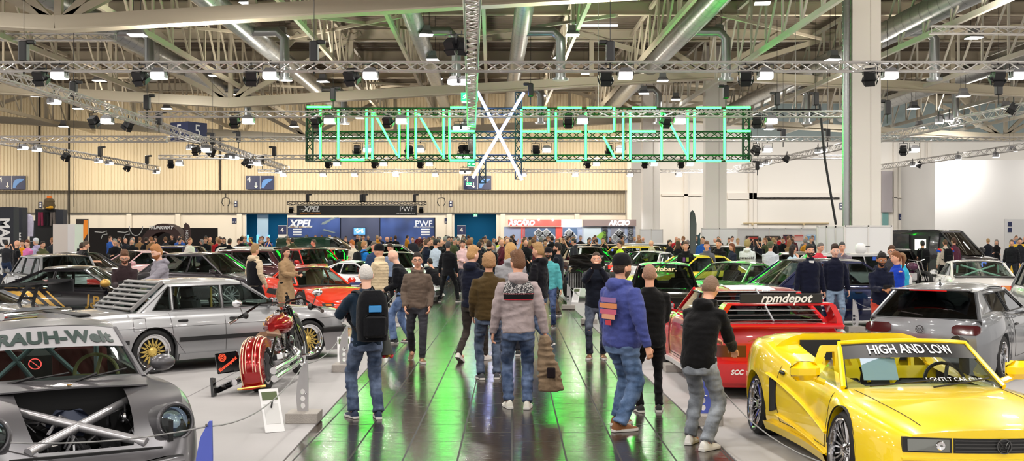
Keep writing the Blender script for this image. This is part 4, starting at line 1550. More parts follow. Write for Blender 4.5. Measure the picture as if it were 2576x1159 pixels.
 for i, (a, b) in enumerate((((1.02, .46, .68), (1.84, -.4, .47)), ((1.05, -.46, .68), (1.84, .42, .47)))):
  mb = MB(); mb.tube([a, b], .036, 14); mb.build('strut_brace', braces, root)
 mb = MB()
 P = []
 for i in range(6):
  x = lerp(.72, 1.16, i / 5)
  row = []
  for j in range(15):
   u = 1 - 2 * j / 14
   y = u * .6
   xx = x + .18 * (1 - u * u) * (1 - i / 5) - .1 * (u * u) * (i / 5)
   row.append(V((xx, y, c.ztop(min(xx, 1.1), y) + .015 + .035 * (i / 5) * (1 - u * u))))
  P.append(row)
 mb.grid(P)
 mb.grid([[p - V((0, 0, .012)) for p in r] for r in P])
 mb.grid([P[-1], [p - V((0, 0, .012)) for p in P[-1]]])
 mb.build('bonnet_lid', satin, root)
 mb = MB(); mb.ball((1.07, 0, c.ztop(1.07, 0) + .05), (.03, .022, .006), 10); mb.build('crest_badge', mat('gold_badge', srgb('#c79a55'), .3, .8), root)
 for sd in (1, -1):
  y, z = sd * .63, .575
  T = Matrix.Translation((1.66, y, z)) @ Matrix.Rotation(radians(8 * sd), 4, 'Z') @ Matrix.Rotation(radians(78), 4, 'Y')
  mb = MB()
  mb.lathe([(.15, -.3), (.15, .02), (.148, .13), (.135, .145), (.118, .14)], 28, 0, T)
  o = mb.build('headlight', satin, root)
  mb = MB(); mb.lathe([(.126, .135), (.118, .15), (.112, .14)], 28, 0, T); mb.build('headlight_ring', trim_black, o)
  mb = MB(); mb.lathe([(.114, .08), (.09, .05), (.001, .03)], 24, 0, T)
  mb.build('reflector', mat('lamp_bowl', (.8, .82, .86), .12, .9), o)
  mb = MB(); mb.lathe([(.05, .06), (.05, .1), (.03, .115), (.001, .12)], 20, 0, T)
  mb.build('projector', mat('projector', (.75, .78, .85), .12, .6, emit=(.6, .65, .9), es=.25), o)
  mb = MB(); mb.lathe([(.118, .14), (.08, .16), (.001, .17)], 24, 0, T); mb.build('headlight_lens', GLASS, o)
 for sd in (1, -1):
  a, b = sorted((sd * .42, sd * .64))
  face_panel(c, root, 'bumper_duct', True, .24, .33, a, b, trim_black, .006, n=6, r=.02)
  mirror(root, .62, sd * .7, .86, sd, satin, .95, 'round')
 face_panel(c, root, 'front_splitter', True, .085, .115, -.68, .68, satin, .05)
 face_panel(c, root, 'bumper_top', True, .345, .372, -.66, .66, satin, .03, n=14)
 face_panel(c, root, 'bumper_gap', True, .372, .38, -.66, .66, matblack, .012, n=14)
 mb = MB()
 for sd in (1, -1):
  seam(c, [(.62, .8), (.66, .5), (.6, .2), (-.3, .2), (-.36, .5), (-.3, .8)], sd).build('door_gap', dark_line, root)
 mb = MB(); M = basis((0, 1, 0), (-.55, 0, .83), (.83, 0, .55), (.84, -.22, .99))
 mb.lathe([(.042, 0), (.05, 0), (.05, .004), (.042, .004)], 20, 0, M)
 mb.bar(M @ V((-.03, .03, 0)), M @ V((.03, -.03, 0)), .008, .004)
 mb.build('hand_sticker', mat('red_sticker', (.7, .05, .04), .5), root)
 return finish(root, -4.0, 9.95, -60, 'satin grey wide-body rear-engined coupe with open nose and crossed silver braces', 'car')
wide_coupe()
# ---------------------------------------------------------------- silver sedan with gold mesh wheels
def silver_sedan():
 pm = paint('silver', '#a9aaad', .55, .3)
 root = empty('silver_sedan')
 c = Car(wb=2.62, fo=.68, ro=1.05, R=.315, zs=.17, Ra=.355, crown=.03,
   side=[(-2.4, .84), (-1.6, .87), (.8, .86), (1.4, .82), (1.99, .75)],
   plan=[(-2.36, .74), (-2.2, .8), (-1, .85), (1, .85), (1.75, .82), (1.99, .76)],
   nose=[(0, -.02), (.45, .02), (.55, -.0), (1, .05)], tail=[(0, -.05), (.4, 0), (.6, .0), (1, .03)], bulge_f=.05, bulge_r=.04, flare_f=.02, flare_r=.02)
 g = dict(a0=.86, a1=.22, c1=-1.0, c0=-1.52, zb=.87, zr=1.26, wb=.745, wr=.6, bulge=.025, fbul0=.1, fbul=.06, cuts=[(.78, .27), (-.17, -.15), (-.98, -.95), (-1.3, -1.03)])
 c.body(openings=[(g['c0'] + .1, g['a0'] - .02)]).build('body', pm, root)
 c.underbody().build('underbody', matblack, root, smooth=False)
 W, RW = cabin(c, g, root, pm, GLASS, trim_black)
 cockpit(c, g, root, mat('dark_seat', (.03, .03, .035), .8))
 mb = MB()
 for sd in (1, -1):
  mb.tube([(-.28, sd * .62, .3), (-.26, sd * .55, 1.2)], .02, 8)
 mb.build('roll_cage', mat('brass_cage', srgb('#a58c4a'), .35, .5), root)
 wheels(c, root, 'mesh', gold_rim, chrome, .255, .24, poke=.0)
 for sd in (1, -1):
  strip(c, -1.31 + .38, 1.31 - .38, .44, .5, sd, .014).build('side_moulding', trim_black, root)
  strip(c, -2.28, -1.31 - .38, .44, .5, sd, .012).build('side_moulding', trim_black, root)
  strip(c, -1.31 + .37, 1.31 - .37, .17, .26, sd, .03).build('side_skirt', pm, root)
  for xs_ in (-.17, -.98):
   pass
  seam(c, [(-.17, .85), (-.17, .22), (.86, .22), (.9, .5), (.9, .84)], sd).build('door_gap', dark_line, root)
  seam(c, [(-.19, .22), (-.8, .22), (-1.02, .5), (-1.06, .85)], sd).build('door_gap', dark_line, root)
  strip(c, -2.25, 1.95, .655, .66, sd, .002, 30).build('crease', dark_line, root)
  handle(c, root, -.02, .74, sd, trim_black)
  handle(c, root, -.86, .74, sd, trim_black)
  mirror(root, .62, sd * .76, .9, sd, pm, .95)
  for front in (True, False):
   pass
  a, b = sorted((sd * .5, sd * .8))
  face_panel(c, root, 'headlight', True, .56, .68, a, b, head_glass, .006)
  a, b = sorted((sd * .35, sd * .78))
  face_panel(c, root, 'tail_light', False, .55, .72, a, b, tail_red, .006)
 face_panel(c, root, 'grille', True, .56, .7, -.48, .48, trim_black, .006)
 for nm, fr in (('front_bumper', True), ('rear_bumper', False)):
  mb = MB()
  xe = c.xf if fr else c.xr
  sg = 1 if fr else -1
  pts = [(xe - sg * .45, .87, .47), (xe - sg * .05, .87, .47), (xe + sg * .1, .7, .47), (xe + sg * .13, 0, .47), (xe + sg * .1, -.7, .47), (xe - sg * .05, -.87, .47), (xe - sg * .45, -.87, .47)]
  mb.tube(pts, [(.03, .05)] * 7, 8)
  mb.build(nm, trim_black, root)
  mb = MB()
  mb.loft([[V((x, y, z)) for z, o in ((.42, 0), (.3, .02), (.14, .05)) for x, y in ((p[0] + sg * o, p[1] * (1 + o * .3)),)] for p in pts], closed=False, caps=False)
  mb.build(nm.replace('bumper', 'apron'), pm, root)
 mb = MB()
 n = 7
 for i in range(n):
  t = (i + .35) / n
  x = lerp(g['c0'], g['c1'], t) - .06
  z = lerp(g['zb'], g['zr'] + .03, t) + .045
  hb = lerp(.74, .62, t)
  mb.bbox((x + .0, 0, z - .01), (.09, hb * 1.62, .03), .008, 0, Matrix.Rotation(radians(-8), 3, 'Y'))
 for y in (-.6, 0, .6):
  mb.bar((g['c0'] - .04, y, g['zb'] + .03), (g['c1'] - .04, y * .88, g['zr'] + .035), .04, .05)
 mb.build('window_louvre', mat('louvre_grey', srgb('#8b8a8a'), .45, .3), root)
 mb = MB(); mb.bbox((-2.24, 0, .875), (.18, 1.3, .035), .015); mb.build('boot_spoiler', trim_black, root)
 mb = MB(); mb.bbox((-1.9, .55, .15), (.5, .1, .06), .02)
 mb.tube([(-2.3, .5, .2), (-2.5, .5, .2)], .035, 10); mb.build('exhaust', chrome, root)
 p = c.pt(-1.45, .7, -1)
 mb = MB()
 seam(c, [(-1.62, .62), (-1.62, .8), (-1.44, .8), (-1.44, .62), (-1.62, .62)], -1).build('fuel_flap_gap', dark_line, root)
 top_seam(c, [(.95, .68), (2.1, .62)]).build('bonnet_gap', dark_line, root)
 top_seam(c, [(.95, -.68), (2.1, -.62)]).build('bonnet_gap', dark_line, root)
 return finish(root, -4.74, 18.0, 43.5, 'silver four-door sedan with gold mesh wheels and slatted rear window', 'car')
silver_sedan()
# ---------------------------------------------------------------- yellow roadster
def yellow_roadster():
 pm = paint('yellow', '#ffdc00', 0, .3)
 root = empty('yellow_roadster')
 c = Car(wb=2.47, fo=.86, ro=.8, R=.3, Ra=.345, zs=.12, crown=.045,
   side=[(-2.1, .84), (-1.7, .93), (-1.25, .95), (-.75, .84), (0, .74), (.7, .72), (1.3, .69), (1.75, .64), (2.095, .575)],
   plan=[(-2.035, .74), (-1.8, .86), (-1.23, .94), (-.6, .86), (.2, .82), (.8, .84), (1.24, .9), (1.7, .84), (2.0, .76), (2.095, .7)],
   nose=[(0, .05), (.3, .08), (.55, .0), (1, .0)], bulge_f=.1, bulge_r=.1)
 a0 = .78
 c.body(openings=[(-1.05, a0 - .03, 1)]).build('body', pm, root)
 c.underbody().build('underbody', matblack, root, smooth=False)
 P = []
 for i in range(9):
  t = i / 8
  row = []
  for j in range(13):
   u = 1 - 2 * j / 12
   hb = lerp(.68, .56, t)
   row.append(V((lerp(a0, .3, t) + lerp(.16, .1, t) * (1 - u * u), u * hb, lerp(.735, 1.055, t) + .03 * (1 - u * u))))
  P.append(row)
 mb = MB(); mb.grid(P)
 ws = mb.build('windscreen', GLASS, root, fix=False)
 fr = MB()
 fr.tube([r[0] for r in P] + P[-1][1:] + [r[-1] for r in P[::-1]][1:], .026, 8)
 fr.build('windscreen_frame', pm, root)
 fr = MB(); q = V((.004, 0, -.004))
 fr.tube([r[0] + q + V((0, -.02, 0)) for r in P] + [p + q + V((.01, 0, -.015)) for p in P[-1][1:-1]] + [r[-1] + q + V((0, .02, 0)) for r in P[::-1]], .012, 6)
 fr.build('screen_seal', trim_black, ws)
 mb = MB(); mb.grid([[p + V((.006, 0, .004)) for p in r] for r in P[5:9]])
 st = mb.build('sun_strip', mat('strip_black', (.015, .015, .017), .35), ws, fix=False)
 def wr(p, t0=.8, span=.35):
  u = p.x / .6
  t = t0 + p.y / span
  i = max(0, min(7.999, t * 8))
  i0 = int(i)
  jf = max(0, min(11.999, (1 - u) / 2 * 12))
  j0 = int(jf)
  a = P[i0][j0].lerp(P[i0][j0 + 1], jf - j0)
  b = P[i0 + 1][j0].lerp(P[i0 + 1][j0 + 1], jf - j0)
  return a.lerp(b, i - i0) + V((.012 + p.z, 0, .008))
 text('HIGH AND LOW', .1, white_decal, st, Matrix.Identity(4), warp=lambda p: wr(V((p.x, p.y, p.z))), bold=.002, ex=.001, shear=-.1)
 text('LGNTLT CAR CLUB', .055, white_decal, ws, Matrix.Translation((.22, 0, 0)), warp=lambda p: wr(p, .13, .5), ex=.001)
 mb = MB()
 for y0, y1 in ((-.5, .0), (0, .5)):
  pts = [V((a0 + .16 * (1 - (lerp(y0, y1, i / 6) / .68) ** 2) + .04, lerp(y0, y1, i / 6), .765 + .01 * i)) for i in range(7)]
  mb.tube(pts, .008, 5)
 mb.build('wiper', trim_black, root)
 mb = MB()
 mb.box((-.1, 0, .16), (1.9, 1.4, .04))
 mb.box((-1.06, 0, .5), (.04, 1.4, .7))
 mb.box((a0, 0, .45), (.04, 1.4, .5))
 for sd in (1, -1):
  mb.box((-.1, sd * .7, .42), (1.9, .04, .55))
 mb.build('cabin_lining', interior, root, smooth=False)
 mb = MB(); mb.bbox((a0 - .16, 0, .66), (.34, 1.32, .14), .05); mb.build('dashboard', interior, root)
 steering(root, .36, .36, .72, trim_black)
 for x, y in ((-.3, .36), (-.3, -.36), (-.88, .3), (-.88, -.3)):
  mb = MB()
  k = 1. if x > -.5 else .8
  out = [(-.2 * k, .3 * k), (-.22 * k, .4 * k), (-.2 * k, .5 * k), (-.13 * k, .66 * k), (.13 * k, .66 * k), (.2 * k, .5 * k), (.22 * k, .4 * k), (.2 * k, .3 * k)]
  h1 = [(-.15 * k, .47 * k), (-.09 * k, .6 * k), (-.015, .6 * k), (-.015, .47 * k)]
  h2 = [(.015, .47 * k), (.015, .6 * k), (.09 * k, .6 * k), (.15 * k, .47 * k)]
  M = Matrix.Translation((x, y, .32)) @ Matrix.Rotation(radians(-12), 4, 'Y') @ basis((0, 1, 0), (0, 0, 1), (1, 0, 0))
  mb.prism(out, .07, M, holes=[h1, h2])
  s_ = mb.build('seat_shell', pm, root)
  mb = MB()
  mb.bbox((x + .05, y, .5), (.1, .4 * k, .36 * k), .04, 0, Matrix.Rotation(radians(-12), 3, 'Y'))
  mb.bbox((x + .25, y, .3), (.46, .44 * k, .14), .04)
  mb.build('seat_pad', mat('seat_cloth', (.035, .035, .035), .9), s_)
 mb = MB()
 mb.tube([(-.1, .74, .74), (-.08, .72, 1.02), (.02, .6, 1.07), (.1, .56, 1.07)], [(.03, .05)] * 4, 8)
 mb.build('quarter_frame', trim_black, root)
 mb = MB()
 G = []
 for i in range(9):
  x = lerp(-1.98, -.98, i / 8)
  row = []
  zc = interp([(-2.0, .88), (-1.6, .99), (-.98, 1.03)], x)
  for j in range(17):
   u = 1 - 2 * j / 16
   hw = .8
   z = lerp(c.ztop(x, .8) - .02, zc, min(1, (1 - abs(u)) / .35) ** .6)
   row.append(V((x, u * hw, z)))
  G.append(row)
 mb.grid(G)
 mb.grid([G[-1], [V((p.x, p.y, .7)) for p in G[-1]]])
 mb.build('rear_deck', pm, root, ang=50)
 for sd in (1, -1):
  mb = MB(); mb.box((-.96, sd * .33, .87), (.03, .4, .2)); mb.build('deck_recess', interior, root, smooth=False)
 for sd in (1, -1):
  mb = MB()
  mb.add([(x, sd * y, z) for x, y, z in ((.72, .72, .74), (.42, .66, .95), (.2, .68, .8), (.15, .72, .75))], [(0, 1, 2, 3)])
  mb.build('quarter_light', GLASS, root, smooth=False, fix=False)
  mirror(root, .55, sd * .8, .78, sd, pm, 1.15)
  strip(c, -.86, .85, .12, .2, sd, .05).build('side_skirt', pm, root)
  mb = MB()
  p0 = c.pt(-.72, .52, sd)
  mb.loft([[c.pt(x, z, sd) + V((0, sd * .012, 0)) for x, z in ((-.8, .62), (-.66, .6), (-.62, .34), (-.78, .3))], [c.pt(x, z, sd) + V((0, -sd * .05, 0)) for x, z in ((-.8, .62), (-.66, .6), (-.62, .34), (-.78, .3))]])
  mb.build('side_scoop', matblack, root, smooth=False)
  for za, zb_ in (((-.86, .66), (.86, .38)), ((-.6, .3), (.86, .2))):
   m3 = MB()
   pts = [c.pt(lerp(za[0], zb_[0], k / 12), lerp(za[1], zb_[1], k / 12), sd) + V((0, sd * .006, 0)) for k in range(13)]
   m3.tube(pts, [(.03, .012)] * 13, 6)
   m3.build('side_strake', pm, root)
  handle(c, root, -.55, .7, sd, trim_black, .12)
  seam(c, [(.78, .7), (.82, .5), (.75, .24), (-.55, .24), (-.68, .5), (-.62, .76)], sd).build('door_gap', dark_line, root)
  a, b = sorted((sd * .36, sd * .69))
  o, S = face_panel(c, root, 'headlight', True, .455, .56, a, b, trim_black, .004)
  a, b = sorted((sd * .38, sd * .66))
  l, S = face_panel(c, root, 'headlight_lens', True, .465, .55, a, b, mat('smoked_lamp', (.22, .23, .21), .08, .7, coat=1), .012)
  l.parent = o
  mb = MB()
  p = S(sd * .44, .507, .0)
  mb.lathe([(.034, .016), (.03, .02), (.001, .01)], 16, 0, Matrix.Translation(p) @ Matrix.Rotation(pi / 2, 4, 'Y'))
  mb.build('lamp_bowl', chrome, o)
  top_seam(c, [(.86, sd * .62), (1.4, sd * .6), (2.06, sd * .5)]).build('bonnet_gap', dark_line, root)
 face_panel(c, root, 'grille', True, .455, .56, -.35, .35, trim_black, .004)
 mb = MB()
 for k in range(4):
  z = .472 + k * .024
  for j in range(12):
   y0, y1 = lerp(-.34, .34, j / 12), lerp(-.34, .34, (j + 1) / 12)
   mb.bar(S(y0, z, .008), S(y1, z, .008), .008, .008)
 mb.build('grille_bars', mat('grille_grey', (.05, .05, .05), .4), root)
 def emblem(Cm, r, m, parent, nm='round_badge'):
  mb = MB()
  mb.lathe([(r, 0), (r, .008), (r * .86, .008), (r * .86, 0)], 26, 0, Cm)
  for pts in (((-.55, .62), (-.2, -.02), (0, .5 - .2), (.2, -.02), (.55, .62)), ((-.78, .3), (-.35, -.75), (0, -.05), (.35, -.75), (.78, .3))):
   mb.tube([Cm @ V((a * r, b * r, .004)) for a, b in pts], r * .075, 4)
  return mb.build(nm, m, parent)
 global EMBLEM
 EMBLEM = emblem
 p = S(0, .507, .014)
 emblem(basis((0, 1, 0), (0, 0, 1), (1, 0, 0), p), .055, mat('badge_dark', (.1, .1, .1), .3, .6), root)
 mtx = basis((0, 1, 0), (0, 0, 1), (1, 0, 0), S(.25, .478, .02))
 text('G60', .06, mat('badge_yellow', srgb('#ffd400'), .4), root, mtx, 'badge', bold=.003, ex=.003, shear=.2)
 face_panel(c, root, 'bumper_crease', True, .4, .415, -.7, .7, pm, .025)
 face_panel(c, root, 'air_intake', True, .16, .27, -.5, .5, matblack, .004)
 wheels(c, root, 'multi', chrome, chrome, .25, .26, poke=.0, camber=radians(5))
 mb = MB()
 M = basis((0, 1, 0), (-.5, 0, .86), (.86, 0, .5), (.62, -.32, .87))
 mb.box((0, 0, 0), (.2, .3, .004), 0, None)
 mb = MB(); mb.box(M @ V((0, 0, 0)), (.3, .2, .004), 0, M.to_3x3())
 mb.build('info_sheet', mat('sheet_blue_white', srgb('#bcd0e8'), .4), root, smooth=False)
 return finish(root, 3.41, 10.42, -87.5, 'bright yellow wide-body open roadster with black sun strip and yellow shell seats', 'car')
yellow_roadster()
# ---------------------------------------------------------------- red race saloon with tall rear wing
def red_racer():
 pm = paint('racing_red', '#d3121c', 0, .25)
 root, c, g = std('coupe', pm, 'race_coupe', 'multi', silver_rim, GLASS_MID, light='none', R=.31, rw=.27, wb=2.56, fo=.85, ro=.92, Ra=.34,
      side=[(-2.25, .88), (-1.3, .9), (.8, .86), (1.5, .78), (2.15, .66)], plan=[(-2.2, .78), (-2.0, .84), (-1.28, .9), (-.6, .84), (.6, .84), (1.28, .9), (2.1, .76)], zs=.14,
      g=dict(a0=.85, a1=.2, c1=-1.0, c0=-1.95, zb=.88, zr=1.24, wb=.75, wr=.58, cuts=[(.78, .25), (-.4, -.36), (-1.3, -1.02)], rcrown=.02))
 mb = MB()
 mb.grid([[V((x, y, roof_z(g, x) + .02 * (1 - abs(y / .58) ** 2.5) + .006)) for y in (-.3, -.15, 0, .15, .3)] for x in [lerp(.1, -.95, i / 6) for i in range(7)]])
 mb.build('roof_decal', white_decal, root, fix=False)
 mb = MB()
 for i in range(7):
  t = (i + .5) / 7
  mb.bbox((lerp(g['c0'], g['c1'], t) - .08, 0, lerp(g['zb'], g['zr'], t) + .04), (.06, 1.24 - .1 * t, .008), .003)
 mb.bar((g['c0'] - .06, 0, g['zb'] + .05), (g['c1'] - .06, 0, g['zr'] + .05), .02, .02)
 mb.build('window_louvre', mat('slat_silver', srgb('#8e9094'), .4, .5), root)
 mb = MB()
 for sd in (1, -1):
  mb.loft([[V((x, sd * y, z)) for x, y, z in R] for R in (
   ((-1.5, .78, .88), (-2.3, .78, .86), (-2.3, .7, .86), (-1.5, .7, .88)),
   ((-1.95, .75, 1.0), (-2.32, .75, 1.0), (-2.32, .68, 1.0), (-1.95, .68, 1.0)),
   ((-2.1, .66, 1.16), (-2.34, .66, 1.16), (-2.34, .58, 1.17), (-2.1, .58, 1.17)))])
 mb.bbox((-2.2, 0, 1.16), (.26, 1.3, .03), .012)
 mb.bbox((-2.24, 0, .9), (.22, 1.56, .06), .02)
 mb.build('rear_wing', pm, root, ang=30)
 mb = MB(); mb.bbox((-2.36, 0, 1.235), (.03, 1.0, .12), .01)
 wb_ = mb.build('wing_board', trim_black, root)
 mtx = basis((0, -1, 0), (0, 0, 1), (-1, 0, 0), (-2.378, -.05, 1.235))
 text('rpmdepot', .15, white_decal, wb_, mtx, bold=.003, ex=.003, shear=.35)
 for sd in (1, -1):
  a, b = sorted((sd * .4, sd * .78))
  face_panel(c, root, 'tail_light', False, .52, .66, a, b, mat('tail_black_red', (.09, .01, .01), .12, coat=1), .01)
  M = basis((0, -1, 0), (0, 0, 1), (-1, 0, 0), (-2.36, sd * -.7, 1.0))
 face_panel(c, root, 'rear_panel', False, .5, .68, -.4, .4, pm, .006)
 M = basis((0, -1, 0), (0, 0, 1), (-1, 0, 0), (c.xr - .11, -.1, .58))
 text('CARE CARE\nH-SPEED', .075, white_decal, root, M, bold=.002, ex=.002)
 M = basis((0, -1, 0), (0, 0, 1), (-1, 0, 0), (c.xr - .1, .52, .34))
 text('SCC', .08, white_decal, root, M, bold=.003, ex=.002, shear=.2)
 face_panel(c, root, 'rear_bumper', False, .2, .44, -.82, .82, pm, .06, n=14)
 mb = MB()
 for y in (.24, .34):
  M = Matrix.Translation((c.xr - .16, y, .22)) @ Matrix.Rotation(pi / 2, 4, 'Y')
  mb.lathe([(.03, .12), (.048, .1), (.05, -.06), (.044, -.06), (.04, .05), (.001, .06)], 16, 0, M)
 mb.build('exhaust', mat('exhaust_steel', (.3, .28, .25), .25, 1), root)
 for sd in (1, -1):
  strip(c, -.92, .92, .14, .22, sd, .04).build('side_skirt', white_decal, root)
  p = c.pt(-.7, .6, sd)
  mb = MB()
  seam(c, [(-.45, .86), (-.5, .3), (.7, .3), (.8, .84)], sd, .006).build('door_gap', dark_line, root)
 a = c.pt(1.6, .5, 1)
 face_panel(c, root, 'grille', True, .45, .6, -.6, .6, trim_black, .004)
 return finish(root, 3.17, 16.2, 91.5, 'red racing coupe with huge red rear wing and black board lettered in white', 'car')
red_racer()
# ---------------------------------------------------------------- grey hatch coupe
def grey_hatch():
 pm = paint('dark_silver', '#808388', .6, .28)
 root, c, g = std('hatch', pm, 'hatch_coupe', 'multi', silver_rim, GLASS_DARK, light='none', R=.31, rw=.25, wb=2.58, fo=.85, ro=.78, zs=.12, Ra=.34,
      side=[(-2.1, .82), (-1.7, .9), (-1.2, .93), (0, .84), (.8, .8), (1.5, .72), (2.1, .55)], plan=[(-2.07, .72), (-1.8, .84), (-1.29, .92), (-.4, .84), (.6, .84), (1.29, .9), (1.8, .8), (2.14, .6)],
      g=dict(a0=.95, a1=.25, c1=-1.4, c0=-1.92, zb=.86, zr=1.2, wb=.76, wr=.56, bulge=.05, cuts=[(.85, .3), (-.3, -.28), (-1.25, -1.15)], rbul0=.14, rcrown=.05))
 for sd in (1, -1):
  a, b = sorted((sd * .4, sd * .76))
  face_panel(c, root, 'tail_light', False, .66, .79, a, b, tail_dark, .02, n=8, r=.03)
  a, b = sorted((sd * .5, sd * .75))
  face_panel(c, root, 'headlight', True, .42, .54, a, b, head_glass, .006)
 EMBLEM(basis((0, -1, 0), (0, 0, 1), (-1, 0, 0), (c.xr - .1, 0, .72)), .055, trim_black, root)
 face_panel(c, root, 'diffuser', False, .13, .28, -.6, .6, matblack, .02)
 mb = MB(); mb.bbox((-1.62, 0, 1.235), (.26, 1.06, .025), .01); mb.build('roof_spoiler', pm, root)
 mb = MB(); mb.box((-1.76, 0, 1.225), (.012, .5, .014)); mb.build('brake_light', tail_red, root)
 mb = MB(); mb.loft([[V((-1.1 + a, b, 1.26)) for a, b in ((.07, .01), (-.06, .015), (-.06, -.015), (.07, -.01))], [V((-1.1 + a, b, 1.33)) for a, b in ((-.03, .003), (-.06, .003), (-.06, -.003), (-.03, -.003))]]); mb.build('roof_antenna', trim_black, root)
 mb = MB(); mb.tube([(-2.02, 0, .9), (-2.0, .3, .94)], .008, 5); mb.build('rear_wiper', trim_black, root)
 return finish(root, 6.75, 17.35, 55, 'dark silver hatch coupe seen from behind, black rear window, behind the yellow roadster', 'car')
grey_hatch()
# ================================================================ MORE CARS
def X_(px, Y):
 return gx(px, Y)
pm = paint('orange_red', '#e8350f', 0, .22)
root, c, g = std('wedge', pm, 'sports_coupe', 'multi', chrome, GLASS, light='none', R=.31, rw=.26, seats=mat('tan_seat', srgb('#8a7455'), .8),
     flare_f=.04, flare_r=.05)
for sd in (1, -1):
 a, b = sorted((sd * .48, sd * .74))
 o, S = face_panel(c, root, 'front_lamp', True, .3, .37, a, b, trim_black, .01)
 a, b = sorted((sd * .54, sd * .68))
 l, S = face_panel(c, root, 'turn_signal', True, .315, .355, a, b, amber, .018)
 l.parent = o
 mb = MB()
 mb.loft([[c.pt(x, z, sd) + V((0, sd * k, 0)) for x, z in ((-.75, .62), (-.3, .6), (-.35, .46), (-.8, .5))] for k in (.006, -.05)])
 mb.build('side_scoop', matblack, root, smooth=False)
face_panel(c, root, 'front_splitter', True, .12, .2, -.8, .8, pm, .08)
mb = MB()
for i in range(5):
 mb.bbox((-1.0 - i * .1, 0, .9 - i * .015), (.05, 1.0, .01), .004)
mb.build('engine_louvre', trim_black, root)
finish(root, -4.98, 28.9, -56, 'orange-red low wedge sports coupe beside the woman in a long beige coat', 'car')
